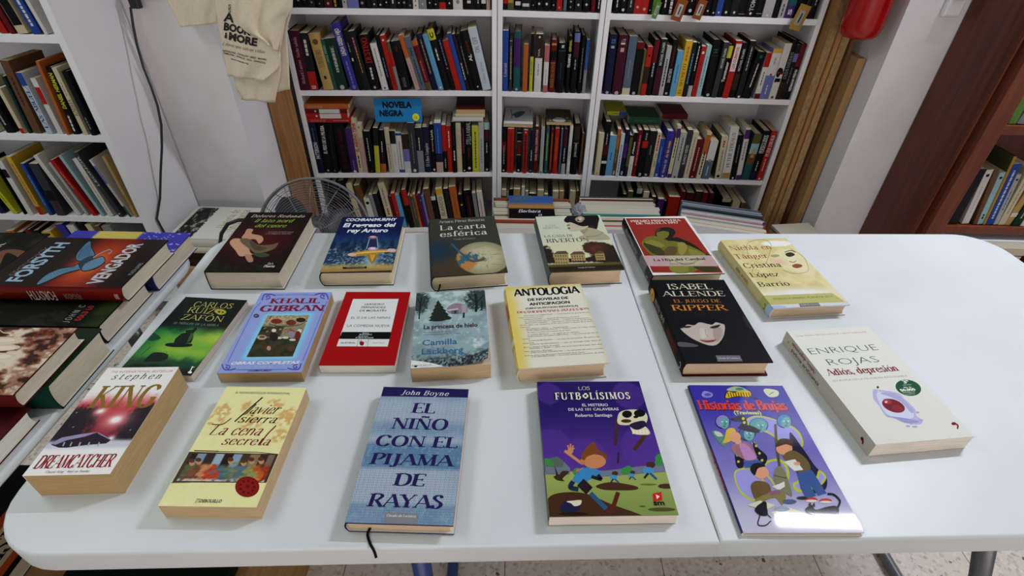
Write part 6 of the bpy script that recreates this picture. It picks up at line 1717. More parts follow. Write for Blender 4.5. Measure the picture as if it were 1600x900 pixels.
low('L', Z8, [(440, 480, 100, 'k2'), (490, 520, 110, 'db'), (530, 575, 100, 'k'), (590, 625, 120, K('c')), (640, 678, 130, K('br')), (690, 728, 215, K('w', O(.85, 'k', .6))), (735, 760, 190, 'g'), (765, 795, 185, K('k2')), (798, 840, 118, K('c', D(.5, .9, 'g', .5), D(.3, .45, 'r', .5))), (850, 872, 205, 'dr'), (880, 905, 182, K('r', O(.45, 'w', .2))), (912, 938, 192, 'lb'), (950, 985, 158, K('k', bands=[(.6, 1, 'r')])),
    (988, 1002, 195, 'br'), (1004, 1020, 200, K('te', D(.3, .9, 'o', .6))), (1022, 1038, 188, K('o', D(.3, .9, 'dgr', .5))), (1040, 1056, 200, 'dr'), (1058, 1076, 182, K('p', O(.8, 'lb', .5))), (1078, 1094, 195, K('lav', D(.2, .8, 'o', .4))), (1098, 1135, 152, 'br'), (1145, 1175, 200, K('k', bands=[(.88, 1, 'w')])), (1178, 1222, 152, K('c', T('BLANCO', .3, .8, 'g', .5), bands=[(.85, 1, 'y')])), (1232, 1262, 150, 'k2'), (1266, 1312, 140, K('o', D(.3, .8, 'br', .3), say='rust orange')),
    (1328, 1356, 190, K('k', O(.7, 'ly', .5))), (1362, 1412, 165, K('k', D(.3, .85, 'dr', .5))), (1420, 1444, 180, 'g'), (1450, 1485, 172, K('w', D(.3, .8, 'pk', .35))), (1492, 1532, 180, K('n'))], 'on lowest shelf, tote-side bookcase', 'books on the lowest shelf of the bookcase by the totes', lean=-.12)
Z9 = (760, 280, 8.0)
low('M', Z9, [(175, 235, 135, K('br', bands=[(.85, 1, 'c')])), (245, 275, 165, 'g'), (282, 335, 130, 'k'), (340, 425, 125, K('tan')), (440, 482, 100, 'w'), (488, 525, 155, 'lg'), (535, 625, 185, 'db'), (640, 718, 140, K('c')), (724, 770, 195, 'g'), (832, 905, 155, K('c', say='beige')), (915, 972, 155, 'tan'), (1050, 1120, 150, K('c', say='ivory')), (1128, 1160, 150, 'br')], 'on lowest shelf, narrow bookcase', 'books on the lowest shelf of the narrow bookcase')
Z10 = (900, 280, 5.333)
low('R', Z10, [(395, 430, 130, 'k'), (440, 480, 105, 'ol'), (515, 560, 80, K('k', bands=[(.88, 1, 'lg')])), (568, 615, 110, 'c'), (640, 670, 150, 'k2'), (690, 740, 170, K('p')), (742, 770, 190, K('k', O(.5, 'w', .4))), (775, 868, 150, K('r', O(.35, 'w', .15), say='broad red')), (880, 920, 110, 'dr'), (930, 1000, 120, 'mr'), (1005, 1060, 105, 'db'), (1065, 1110, 115, 'dr'), (1120, 1160, 120, 'mr'), (1230, 1305, 165, K('k', bands=[(.9, 1, 'c')])), (1315, 1375, 190, K('c')), (1385, 1420, 200, 'br'), (1440, 1505, 180, K('k2'))],
    'on lowest shelf, chipboard-side bookcase', 'books on the lowest shelf of the bookcase by the chipboard', lean=.0)

# corner bookcase
ZL = (0, 0, 2.5)
row('C', 1.018, ZL, 131, [(-60, -6, -60, 0, K('dr')), (0, 34, 0, 0, K('r')), (38, 62, 38, 0, K('dr', say='deep red')), (70, 122, 70, 0, K('c', ('=', .1, .45, 'k'), D(.5, .8, 'g', .4))), (126, 168, 126, 0, K('b', D(.1, .7, 'w', .6), say='turquoise blue')), (170, 188, 170, 0, K('w')), (192, 236, 192, 0, K('dg', D(.3, .8, 'lav', .4)))],
    'on top visible shelf, corner bookcase', 'books on the top visible shelf of the corner bookcase', extend=-.12)
row('C', 0.733, ZL, 540, [(-150, -110, -330, 330, 'k2'), (-100, -60, -280, 330, 'gr'), (-52, -20, -200, 330, 'lg'), (-16, 26, -150, 340, K('c')), (34, 90, -75, 365, K('k', D(.2, .6, 'lg', .4))), (93, 117, -20, 345, K('c', bands=[(0, .12, 'r')])), (118, 136, 0, 300, K('dgr')), (138, 190, -2, 240, K('br', D(.4, .8, 'db', .4), say='kraft brown')), (192, 230, 62, 285, K('wb', T('LAS ABUELAS', .1, .9, 'b', .6, 'bold'), bands=[(.8, 1, 'b')])), (232, 266, 112, 308, K('w', ('=', .55, .85, 'r'))), (268, 287, 138, 240, K('o')),
    (289, 328, 170, 265, K('k', T('DANIEL HERMAN', .4, .92, 'ly', .6), D(.05, .3, 'w', .6))), (330, 360, 200, 266, K('c', T('KAISHA', .3, .55, 'k', .8, 'serif'), D(.6, .8, 'g', .4))), (362, 396, 246, 280, K('k', D(.1, .3, 'g', .4))), (399, 425, 296, 290, K('w', D(.4, .9, 'g', .4), bands=[(0, .3, 'r')]))],
    'on second shelf, corner bookcase', 'books on the second shelf of the corner bookcase')
row('C', 0.445, ZL, 832, [(-100, -60, -260, 640, 'ol'), (-55, -12, -190, 640, K('c', say='buff')), (-8, 40, -140, 660, K('n')), (46, 86, -70, 690, K('ly', D(.3, .7, 'k', .3))), (88, 104, -20, 660, 'k'), (108, 146, -8, 628, K('w', ('=', .7, .85, 'k'))), (148, 184, 24, 614, K('y', D(.2, .9, 'pk', .6), bands=[(.0, .15, 'r')])), (187, 216, 66, 640, K('b', D(.2, .8, 'lb', .5))), (219, 286, 100, 640, K('dg', ('=', .3, .5, 'k'), D(.1, .25, 'dr', .6))), (289, 324, 122, 612, K('w', D(.1, .6, 'g', .35))), (327, 350, 180, 640, 'lg'), (352, 386, 186, 630, K('r', D(.5, .8, 'lpk', .3), say='crimson')),
    (388, 412, 224, 610, K('cy')), (415, 455, 280, 624, K('w', D(.1, .7, 'tan', .4), say='white and tan')), (458, 495, 282, 598, K('dg', T('LEONOR', .5, .95, 'lg', .5), O(.05, 'w', .3))), (497, 516, 342, 628, K('w', D(.3, .6, 'pk', .7), bands=[(.6, .9, 'lav'), (0, .2, 'gr')])), (518, 540, 396, 614, K('tan', D(.2, .4, 'r', .4))), (541, 562, 428, 640, K('c', D(.1, .7, 'br', .4))), (563, 572, 455, 630, 'n')],
    'on third shelf, corner bookcase', 'books on the third shelf of the corner bookcase')
ZLL = (0, 340, 5.625)
low('C', ZLL, [(30, 110, 130, K('o', say='amber')), (130, 190, 140, 'k2'), (200, 250, 120, 'dr'), (260, 330, 125, 'k'), (360, 445, 130, K('y')), (470, 540, 50, K('pb')), (560, 630, 60, K('w')), (640, 710, 60, K('k', D(.2, .7, 'w', .5))), (720, 770, 40, K('c')), (800, 850, 55, 'br'), (880, 960, 85, K('g'))], 'on lowest shelf, corner bookcase', 'books on the lowest shelf of the corner bookcase', zs=CSH[0], lean=-.15)

# brown bookcase
ZR = (1440, 120, 3.0)
row('R2', 0.448, ZR, 672, [(135, 180, 262, 435, K('k2')), (182, 214, 285, 440, K('w', D(.2, .7, 'lg', .3), ('o', .9, .9, 'k', .5))), (216, 234, 300, 440, K('br')), (236, 262, 330, 452, K('c', ('o', .9, .9, 'k', .5), D(.1, .2, 'k', .6), say='pale green', bands=[(0, 1, 'cy')])), (263, 276, 395, 375, K('gd', side='ol', hard=True)), (278, 312, 400, 412, K('b', D(.1, .9, 'wb', .5))), (313, 334, 420, 460, K('lg', ('o', .9, .9, 'k', .5), D(.3, .7, 'b', .4))), (336, 366, 465, 430, K('c', D(.2, .8, 'g', .35), say='off-white')), (368, 400, 478, 500, K('tan', ('=', .2, .3, 'w'))), (402, 440, 500, 520, K('dgr', D(.2, .8, 'lg', .4))), (442, 474, 520, 560, K('w', D(.2, .9, 'ol', .5), say='cream white')), (480, 520, 560, 500, 'k')],
    'on lower shelf, brown bookcase', 'books on the lower shelf of the brown bookcase', depth=(.14, .18))
row('R2', 0.808, ZR, 238, [(400, 436, 480, 90, K('lgr', say='glossy green', mat=M_GLOSS)), (440, 490, 520, 120, K('g', say='steel grey')), (495, 540, 580, 100, K('r'))], 'on upper shelf, brown bookcase', 'books on the upper shelf of the brown bookcase', depth=(.14, .18))
# ---------------------------------------------------------------- books lying on the standing ones
def support(key, zs, x0, x1):
    return max(max(p[1] for p in q) for q in TOPS[(key, round(zs, 1))] if min(p[0] for p in q) < x1 and max(p[0] for p in q) > x0) + .0006


def flat(key, zoom, xl, xr, y, z, t, spec, label, group, off=.004, d=.14, pages='cream', hard=False):
    """book lying on its side, spine to the front; z is its underside."""
    ox, oy, s = zoom
    x0, _ = to_plane(key, ox + xl / s, oy + y / s); x1, _ = to_plane(key, ox + xr / s, oy + y / s); x0 = max(x0, shelf_frame(key)[2] + .0015); x1 = min(x1, shelf_frame(key)[3] - .0015)
    spine_book(key, off, (x0, z + t), PI / 2, t, x1 - x0, d, spec, label, group, hard, pages)
    return z + t + .0004


def span(key, zoom, xl, xr, y):
    ox, oy, s = zoom
    return to_plane(key, ox + xl / s, oy + y / s)[0], to_plane(key, ox + xr / s, oy + y / s)[0]


G = 'paperbacks lying on the third shelf of the bookcase by the totes'
z = support('L', .36, *span('L', ZA, 110, 520, 290))
z = flat('L', ZA, 112, 530, 280, z, .016, K('r', T('LUCAS RUIZ', .08, .42, 'lpk', .5, 'serif'), D(.6, .95, 'lpk', .3)), 'red paperback at the bottom of the small lying stack by the totes', G)
z = flat('L', ZA, 102, 495, 225, z, .021, K('r', ('=', .33, .84, 'w'), D(.42, .7, 'lg', .25), ('o', .25, .25, 'w', .4)), 'red paperback with white label, third down in the small lying stack', G)
z = flat('L', ZA, 92, 488, 165, z, .018, K('dr', ('=', .33, .82, 'w'), D(.35, .7, 'g', .25), ('o', .24, .24, 'w', .4), say='red'), 'red paperback with white label, second down in the small lying stack', G)
z = flat('L', ZA, 82, 500, 115, z, .017, K('o', T('LUCAS RUIZ', .08, .42, 'c', .5, 'serif')), 'orange paperback topmost of the small lying stack by the totes', G)

xa, xb = span('L', ZB, 645, 930, 265)
z = support('L', .36, xa, xb)
z = flat('L', ZB, 645, 930, 265, z, .0165, K('w'), 'white book at the bottom of the three lying beside the divider', 'books lying at the right end of the third shelf')
z = flat('L', ZB, 668, 945, 210, z, .0135, K('c'), 'cream book, middle of the three lying beside the divider', 'books lying at the right end of the third shelf')


def lying(key, zoom, xl, xr, y, z, t, l, label, group, off=.01, **kw):
    x0, x1 = span(key, zoom, xl, xr, y); o, a, *_ = shelf_frame(key)
    n = np.array([-math.sin(a), math.cos(a)]); e = np.array([math.cos(a), math.sin(a)])
    c = o + e * (x0 + x1) / 2 + n * (off + l / 2)
    return Book(label, (c[0], c[1], z, math.degrees(a), x1 - x0, l, t), zoom, hard=False, group=group, **kw)


bk = lying('L', ZB, 672, 948, 175, z, .017, .17, 'dark red-bordered book, topmost of the three lying beside the divider', 'books lying at the right end of the third shelf', face='5c1c18', pages='tan')
bk.poly([(705, 75), (935, 75), (925, 140), (700, 135)], '1c1a1a'); bk.ell(830, 100, 50, 14, '3a3432'); bk.done()

G = 'books lying on top of the row on the narrow third shelf'
xa, xb = span('M', ZC, 100, 375, 330)
bk = lying('M', ZC, 100, 375, 330, support('M', .36, xa, xb), .014, .205, 'white paperback with a blue drawing lying on the row in the narrow bookcase', G, face='c6c6c6', pages='tan', mat=M_MATTE)
bk.curve([(180, 235), (240, 205), (305, 208), (260, 250), (215, 265), (200, 245)], '4a6878'); bk.line([(170, 180), (180, 250), (170, 272)], 6, '4a4448', True); bk.line([(330, 180), (355, 200), (350, 225)], 6, '8c8088', True); bk.txt('Cuentos', (215, 295), (320, 292), 8, '8a8a8a'); bk.done()
xa, xb = span('M', ZC, 500, 745, 345)
zz = support('M', .36, xa, xb)
bk = lying('M', ZC, 500, 740, 345, zz, .013, .16, 'brown paperback with pale figures lying on the row in the narrow bookcase', G, face='4c4438', pages='tan', mat=M_MATTE)
bk.txt('LEGADO', (540, 235), (690, 232), 22, '7c5444', 'serif'); bk.curve([(560, 285), (600, 262), (660, 268), (680, 295), (620, 308)], 'a8a49c'); bk.ell(540, 290, 14, 14, '7c6a54'); bk.ell(695, 268, 12, 10, '8c7c60'); bk.ell(720, 300, 14, 12, '6c5a44'); bk.done()

G = 'books lying behind the row on the third shelf by the chipboard'
xa, xb = span('R', ZD, 412, 705, 270)
zz = support('R', .36, xa, xb)
flat('R', ZD, 412, 712, 270, zz, .030, K('gr', T('VIDA EN CASTELLON', .15, .9, 'lgr', .3, 'serif'), say='green'), 'green book lying behind the tops of the standing books by the chipboard', G, off=.075)
xa, xb = span('R', ZD, 722, 970, 262)
flat('R', ZD, 735, 985, 262, support('R', .36, xa, xb), .020, K('dr'), 'dark red book lying behind the tops of the standing books by the chipboard', G, off=.085)
xa, xb = span('R', ZD, 190, 385, 262)
flat('R', ZD, 195, 385, 262, support('R', .36, xa, xb + .02), .016, K('ly', D(.3, .6, 'ol', .4), bands=[(.62, 1, 'b')], say='yellow'), 'yellow and blue book lying behind the first standing books of the third shelf', G, off=.085)

# the blue section sign
x0, x1 = span('L', ZA, 752, 1192, 250)
zz = support('L', .36, x0, x1)
o, a, *_ = shelf_frame('L'); n = np.array([-math.sin(a), math.cos(a)]); e = np.array([math.cos(a), math.sin(a)])
base = o + e * x0 + n * .012
sg = tag(empty('section_sign', (base[0], base[1], zz), rot=(math.radians(-10), 0, a)), 'blue sign with black words NOVELA NEGRA and a yellow sticker standing on the books', 'sign')
W_, H_ = x1 - x0, .092
m = MB(); m.box((0, 0, 0), (W_, .004, H_), lin('2a7cb4')); cd = m.build('card', M_SATIN, sg)
m = MB()
for s, u0, u1, v in (('NOVELA', .18, .80, .62), ('NEGRA', .10, .60, .26)):
    V, Fs, w = letters(s, 'sans', .05); m.mesh([(W_ * (u0 + (u1 - u0) * x / w), -.0006, H_ * (v + .24 * y)) for x, y in V], Fs, lin('16202c'))
m.build('lettering', M_MATTE, cd)
m = MB(); m.prism([(W_ * .87 + .0145 * math.cos(t), H_ * .21 + .0150 * math.sin(t)) for t in np.linspace(0, 2 * PI, 20, endpoint=False)], 0, .0005, lin('d8d23c'), T=lambda p: (p[0], -p[2] - .0003, p[1]))
V, Fs, w = letters('Fg', 'script', 0, .2); m.mesh([(W_ * .87 - .006 + .012 * x / w, -.0012, H_ * .20 - .004 + .009 * y) for x, y in V], Fs, lin('2a2a24'))
m.build('round_sticker', M_MATTE, cd)

# tags hanging from books on the top visible shelf
for key, zm, cx, cy, w, h, col, nm in (('R', Z6, 540, 90, 46, 130, 'lgr', 'green bookmark card hanging over the shelf edge by the chipboard'), ('R', Z6, 740, 90, 95, 165, 'rt', 'larger orange tag hanging over the shelf edge by the chipboard'), ('R', Z6, 920, 85, 80, 150, 'rt', 'smaller orange tag hanging over the shelf edge by the chipboard'), ('R', Z7, 845, 155, 110, 195, 'gd', 'gold card tag hanging over the shelf edge by the chipboard')):
    xc, zc = to_plane(key, zm[0] + cx / zm[2], zm[1] + cy / zm[2], -.012); hw = w / zm[2] / 819 * 2.0 / 2; hh = h / zm[2] / 819 * 2.0 / 2
    o, a, *_ = shelf_frame(key); n = np.array([-math.sin(a), math.cos(a)]); e = np.array([math.cos(a), math.sin(a)]); p = o + e * xc - n * .012
    tg = tag(empty('hanging_tag', (p[0], p[1], zc), rot=(0, math.radians(14), a + math.radians(12))), nm, 'tag', 'hanging tags on the top shelf')
    m = MB(); m.box((-hw, 0, -hh), (hw, .0008, hh), ink(col)); m.box((-hw * .5, -.0004, -hh * .6), (hw * .45, -.0001, hh * .55), ink('lg')); m.box((-hw * .1, -.0007, -hh * .4), (hw * .15, -.0005, hh * .35), ink('dg')); m.build('card', M_MATTE, tg)
    m = MB(); m.tube([(0, .0004, hh), (.004, .006, hh + .03), (.006, .02, hh + .07)], .0008); m.build('cord', material('tag_cord', tuple(lin('4a3a30')), .8), tg, ink=False)

# ---------------------------------------------------------------- sheets of board beside the bookcase
def sheet(name, label, x0, x1, y0, y1, h, edge, face, lean=0.0, grp='boards leaning beside the bookcase'):
    m = MB(); m.box((0, 0, 0), (x1 - x0, y1 - y0, h), mi=0)
    m.m = [1 if i in (3, 5) else 0 for i in range(len(m.f))]
    o = m.build(name, [edge, face], None, (x0, y0, 0.0005), ink=False, bevel=.001, rot=(0, lean, 0))
    tag(o, label, 'board', grp); return o


sheet('chipboard_sheet', 'thick chipboard sheet standing right against the bookcase', 1.130, 1.158, 2.10, 2.40, 1.9, M_CHIP, M_PLY)
sheet('chipboard_sheet', 'orange-brown board, second of the sheets beside the bookcase', 1.1595, 1.176, 2.09, 2.40, 1.9, M_PLY, M_PLY)
sheet('chipboard_sheet', 'speckled chipboard sheet, third of the sheets beside the bookcase', 1.1775, 1.204, 2.085, 2.40, 1.9, M_CHIP, M_PLY)
sheet('board_sheet', 'dark brown board behind the chipboard sheets', 1.2055, 1.222, 2.12, 2.42, 1.25, M_DARKPLY, M_DARKPLY)
sheet('board_sheet', 'narrow brown board between the dark one and the tan one', 1.2235, 1.238, 2.10, 2.42, 1.12, M_DARKPLY, M_TANBOARD)
sheet('board_sheet', 'short tan board in front of the other sheets', 1.2395, 1.268, 2.045, 2.40, .90, M_TANBOARD, M_TANBOARD)
sheet('plywood_sheet', 'brown grained board between the wall and the bookcase under the totes', -.978, -.884, 2.07, 2.09, 1.75, M_PLY, M_PLY, grp=None)

# ---------------------------------------------------------------- fire extinguisher
M_RED = material('red_gloss_enamel', tuple(lin('a01418')), 0.22); M_BLACKP = material('black_plastic', tuple(lin('18181a')), 0.4)
ex = tag(empty('fire_extinguisher', (1.178, 2.0, .975)), 'red fire extinguisher hung on the side wall of the recess', 'fire extinguisher')
m = MB(); m.lathe([(0, .012), (.035, .008), (.05, .006), (.060, .016), (.066, .04), (.066, .36), (.058, .40), (.03, .425), (.02, .43), (.02, .45), (0, .45)], 40); ebody = m.build('body', M_RED, ex, ink=False, smooth=True)
m = MB(); m.lathe([(0.0664, .20), (0.0668, .20), (.0668, .33), (.0664, .33)], 40); m.build('label', material('extinguisher_label', tuple(lin('c9c4bc')), .5), ebody, ink=False, smooth=True)
m = MB(); m.box((-.02, -.02, .45), (.02, .02, .48)); m.box((-.012, -.10, .48), (.012, .02, .49)); m.box((-.012, -.11, .505), (.012, .02, .515)); m.build('valve', M_BLACKP, ex, ink=False, bevel=.002)
m = MB(); m.tube([(.02, -.01, .465), (.05, -.05, .46), (.04, -.075, .38), (.02, -.074, .15)], .008); m.build('hose', M_BLACKP, ex, ink=False, smooth=True)
m = MB(); m.box((.05, -.03, .37), (.0965, .03, .41)); m.build('wall_bracket', M_STEEL, ex, ink=False)

# ---------------------------------------------------------------- wall boxes and the cable
wb = tag(empty('wall_switch', (1.415, 1.945, 1.09)), 'white wall box at the top beside the brown bookcase', 'switch')
m = MB(); m.box((-.028, -.018, -.03), (.028, .004, .12)); hs = m.build('housing', M_WHITE, wb, ink=False, bevel=.006)
m = MB(); m.box((-.016, -.022, .02), (.016, -.018, .09)); m.build('rocker', M_PLASTIC, hs, ink=False, bevel=.003)
so = tag(empty('wall_socket', (-1.165, 1.842, 1.115)), 'grey wall socket above the black cable', 'socket')
m = MB(); m.box((-.05, -.02, -.035), (.03, .002, .06)); m.build('housing', material('grey_plastic', tuple(lin('8a8a8c')), .5), so, ink=False, bevel=.004)
cb = tag(empty('power_cable', (0, 0, 0)), 'black power cable running down the side of the white corner bookcase', 'cable')
m = MB(); m.box((-1.205, 1.80, 1.045), (-1.175, 1.822, 1.085)); m.build('plug', M_BLACKP, cb, ink=False, bevel=.004)
def by_panel(px, py, y):
    d = ray(px, py); return tuple(on_y(px, py, min(y, 1.2465 / (-d[0] / d[1]))))


pts = [by_panel(px, py, y) for px, py, y in ((204, 12, 1.80), (208, 40, 1.79), (214, 70, 1.775), (224, 105, 1.75), (236, 135, 1.73), (246, 165, 1.71), (252, 195, 1.70), (253, 230, 1.68), (251, 270, 1.66), (250, 310, 1.64), (245, 342, 1.62))]
m = MB(); m.tube([(-1.19, 1.81, 1.05)] + pts + [(-1.247, 1.60, .30), (-1.24, 1.57, .05), (-1.235, 1.54, .008)], .0038, seg=8); m.build('lead', M_BLACKP, cb, ink=False, smooth=True)

# ---------------------------------------------------------------- fan
fx, fy, fz, FR = -.648, 1.47, .455, .174
fan = tag(empty('pedestal_fan', (fx, fy, 0)), 'grey wire-caged fan standing behind the table', 'fan')
M_CHROME = material('grey_wire', tuple(lin('76767a')), .35, .7); M_FANG = material('grey_fan_plastic', tuple(lin('6c6c6e')), .5); M_BLADE = material('smoky_blade', tuple(lin('3e3e42')), .4)
Rm = Matrix.Translation((0, 0, fz)) @ Matrix.Rotation(math.radians(-24), 4, 'X') @ Matrix.Rotation(math.radians(8), 4, 'Z')


def ft(r, t, d):
    return tuple(Rm @ Vector((r * math.cos(t), d, r * math.sin(t))))


m = MB()
for k in range(19):
    r = .035 + (FR - .045) * k / 18; d = -.055 * math.sqrt(max(0, 1 - (r / FR) ** 2)) - .005
    m.tube([ft(r, 2 * PI * i / 48, d) for i in range(48)], .0009, seg=5, closed=True)
for k in range(12):
    t = 2 * PI * k / 12; m.tube([ft(r, t, -.055 * math.sqrt(max(0, 1 - (r / FR) ** 2)) - .005) for r in np.linspace(.03, FR, 8)], .0013, seg=5)
fgr = m.build('front_grille', M_CHROME, fan, ink=False, smooth=True)
m = MB()
for k in range(9):
    r = .05 + (FR - .05) * k / 8; d = .06 * math.sqrt(max(0, 1 - (r / FR) ** 2)) + .012
    m.tube([ft(r, 2 * PI * i / 40, d) for i in range(40)], .0009, seg=5, closed=True)
for k in range(12):
    t = 2 * PI * (k + .5) / 12; m.tube([ft(r, t, .06 * math.sqrt(max(0, 1 - (r / FR) ** 2)) + .012) for r in np.linspace(.05, FR, 8)], .0013, seg=5)
m.build('rear_grille', M_CHROME, fan, ink=False, smooth=True)
m = MB(); V = []; Fs = []
for i in range(56):
    t = 2 * PI * i / 56
    for r, d in ((FR - .003, -.008), (FR + .004, -.006), (FR + .004, .014), (FR - .003, .016)):
        V.append(ft(r, t, d))
for i in range(56):
    for k in range(4):
        Fs.append((i * 4 + k, i * 4 + (k + 1) % 4, ((i + 1) % 56) * 4 + (k + 1) % 4, ((i + 1) % 56) * 4 + k))
m.mesh(V, Fs, (.5, .5, .5)); m.build('cage_rim', M_FANG, fan, ink=False, smooth=True)
for k in range(3):
    m = MB(); V = []; Fs = []; n_ = 10
    for i in range(n_ + 1):
        r = .025 + (FR - .055) * i / n_; w = .25 + .55 * math.sin(PI * (i / n_) ** .8) ** .7
        for j in range(5):
            u = j / 4 - .5; t = 2 * PI * k / 3 + .3 + u * w * 1.5; V.append(ft(r, t, -.01 + u * .035))
    for i in range(n_):
        for j in range(4):
            Fs.append((i * 5 + j, i * 5 + j + 1, (i + 1) * 5 + j + 1, (i + 1) * 5 + j))
    m.mesh(V, Fs, (.5, .5, .5)); o = m.build('blade', M_BLADE, fan, ink=False, smooth=True); sd = o.modifiers.new('s', 'SOLIDIFY'); sd.thickness = .0015
m = MB(); m.lathe([(0, -.062), (.03, -.06), (.034, -.052), (.03, -.048)], 24, T=lambda p: tuple(Rm @ Vector((p[0], p[2], p[1])))); m.build('hub_badge', M_FANG, fgr, ink=False, smooth=True)
m = MB(); m.lathe([(0, -.03), (.024, -.03), (.024, .05), (.05, .07), (.05, .15), (.03, .17), (0, .17)], 24, T=lambda p: tuple(Rm @ Vector((p[0], p[2], p[1])))); m.build('motor_housing', M_FANG, fan, ink=False, smooth=True)
m = MB(); q = Rm @ Vector((0, .11, -.045)); m.tube([(0, q[1], .02), (0, q[1], q[2])], .014, seg=12); m.build('pole', M_CHROME, fan, ink=False, smooth=True)
m = MB(); m.lathe([(0, .001), (.15, .001), (.155, .01), (.13, .022), (.03, .035), (0, .035)], 32, T=lambda p: (p[0], p[1] + q[1], p[2])); m.build('base', M_FANG, fan, ink=False, smooth=True)

lp = [tuple(on_y(px, py, y)) for px, py, y in ((343, 385, 1.30), (346, 365, 1.29), (356, 350, 1.29), (372, 344, 1.30), (388, 344, 1.31), (405, 352, 1.33))]
m = MB(); m.tube([(p[0] - fx, p[1] - fy, p[2]) for p in [(lp[0][0] + .01, 1.30, .012), (lp[0][0], 1.30, .2)] + lp + [(-.60, 1.40, .36), (fx, fy + .11, .40)]], .0055, seg=8)
m.build('cord', M_BLACKP, fan, ink=False, smooth=True)

# ---------------------------------------------------------------- canvas tote bags
M_CANVAS = noisy(material('unbleached_canvas', rough=0.9, spec=0.1), tuple(lin('d4c8b1')), tuple(lin('dacfba')), scale=160, bump=.25)
M_BLACKINK = material('black_ink', tuple(lin('1c1a1c')), .8)
M_GREYINK = material('grey_ink', tuple(lin('5c564e')), .8)
ZT_ = (250, 0, 5.295)


def tx(zx, zy, y):
    return on_y(ZT_[0] + zx / ZT_[2], ZT_[1] + zy / ZT_[2], y)


def cloth(name, left, right, y, parent, amp, seed, nu=26, nv=34, th=.002, top=None, wave=10.0):
    """cloth panel between two measured edge lines, hanging in front of plane y with soft folds."""
    Lp = smooth_path(left, 6); Rp = smooth_path(right, 6)

    def along(P, t):
        d = np.concatenate([[0], np.cumsum(np.linalg.norm(np.diff(P, axis=0), axis=1))]); d /= d[-1]
        return np.array([np.interp(t, d, P[:, 0]), np.interp(t, d, P[:, 1])])
    V = []
    for j in range(nv + 1):
        a = along(Lp, j / nv); b_ = along(Rp, j / nv)
        for i in range(nu + 1):
            q = a + (b_ - a) * i / nu; p = tx(q[0], q[1], y)
            f = float(fbm(np.array([i / nu * 3.2 + j / nv * .9]), np.array([j / nv * 1.3]), seed, 3)[0]) - .5
            f += .35 * math.sin(i / nu * wave + 2.5 * j / nv + seed)
            V.append((p[0], p[1] + amp * f * (.35 + .65 * j / nv), p[2]))
    m = MB(); Fs = [(j * (nu + 1) + i, (j + 1) * (nu + 1) + i, (j + 1) * (nu + 1) + i + 1, j * (nu + 1) + i + 1) for j in range(nv) for i in range(nu)]
    m.mesh(V, Fs, (.7, .7, .6)); o = m.build(name, M_CANVAS, parent, ink=False, smooth=True)
    sd = o.modifiers.new('cloth', 'SOLIDIFY'); sd.thickness = th; sd.offset = 1
    G_ = np.array(V).reshape(nv + 1, nu + 1, 3)

    def surf(x, z):
        d = (G_[:, :, 0] - x) ** 2 + (G_[:, :, 2] - z) ** 2; k = np.argpartition(d.ravel(), 4)[:4]; w = 1 / (d.ravel()[k] + 1e-7)
        return float((G_.reshape(-1, 3)[k, 1] * w).sum() / w.sum())
    surf.panel = o
    return surf


bag = tag(empty('tote_bag', (0, 0, 0)), 'crumpled canvas tote with black printed words hanging at the end of the bookcase', 'bag', 'canvas tote bags')
cloth('back_panel', [(470, -160), (560, 200), (610, 500), (625, 700), (680, 825)], [(1100, -160), (1095, 70), (1052, 250), (1060, 500), (1074, 740)], 1.802, bag, .012, 3)
cloth('inner_fold', [(600, 500), (622, 700), (690, 800), (700, 826)], [(1000, 430), (1000, 600), (965, 760), (948, 850)], 1.788, bag, .010, 8, 18, 16)
sf = cloth('printed_panel', [(440, -160), (462, 60), (492, 250), (528, 450), (556, 630)], [(960, -160), (980, 200), (1002, 470), (985, 560), (862, 668)], 1.772, bag, .016, 5)
cloth('folded_flap', [(585, -160), (604, 120), (700, 262), (850, 318), (905, 360)], [(1085, -160), (1092, 60), (1040, 150), (1010, 300), (985, 440)], 1.750, bag, .030, 12, wave=14.0)
m = MB(); 
for dx in (0, .10):
    m.tube([(-.86 + dx, 1.79, 1.12), (-.865 + dx * .6, 1.81, 1.35), (-.90, 1.83, 1.52)], .006)
m.build('handle', M_CANVAS, bag, ink=False, smooth=True)
mk = MB(); mg = MB()


def bagtext(mb, s, p0, p1, hpx, font='sans', bold=.04, slant=0):
    V, Fs, w = letters(s, font, bold, slant); out = []
    for x, y in V:
        q = np.array(p0) + (np.array(p1) - np.array(p0)) * x / w; q = q - np.array([-.10, 1.0]) * y * hpx
        p = tx(q[0], q[1], 1.772); out.append((p[0], sf(p[0], p[2]) - .0035, p[2]))
    mb.mesh(out, Fs, (0, 0, 0))


bagtext(mk, 'S', (562, 100), (585, 104), 30, 'bold'); bagtext(mk, 'S', (562, 66), (585, 70), 30, 'bold')
bagtext(mk, 'A', (524, 172), (610, 186), 70, bold=.03); bagtext(mk, 'BOOK', (526, 246), (760, 290), 58, bold=.05); bagtext(mk, '&', (532, 312), (556, 318), 44, bold=.05); bagtext(mk, 'MORE', (566, 326), (806, 378), 58, bold=.05)
bagtext(mg, 'Libros que salvan vidas', (520, 372), (868, 440), 26, 'script', 0, .2)
bagtext(mk, 'BARCELONA · CASTELLÓN · JEREZ · MADRID', (522, 424), (882, 500), 13, bold=.02); bagtext(mk, 'PAMPLONA · VALENCIA · VIGO · ZARAGOZA', (524, 444), (876, 528), 13, bold=.02); bagtext(mk, 'www.ong-aida.org', (584, 492), (738, 526), 12, bold=.02)
mk.build('lettering', M_BLACKINK, sf.panel, ink=False); mg.build('script_lettering', M_GREYINK, sf.panel, ink=False)

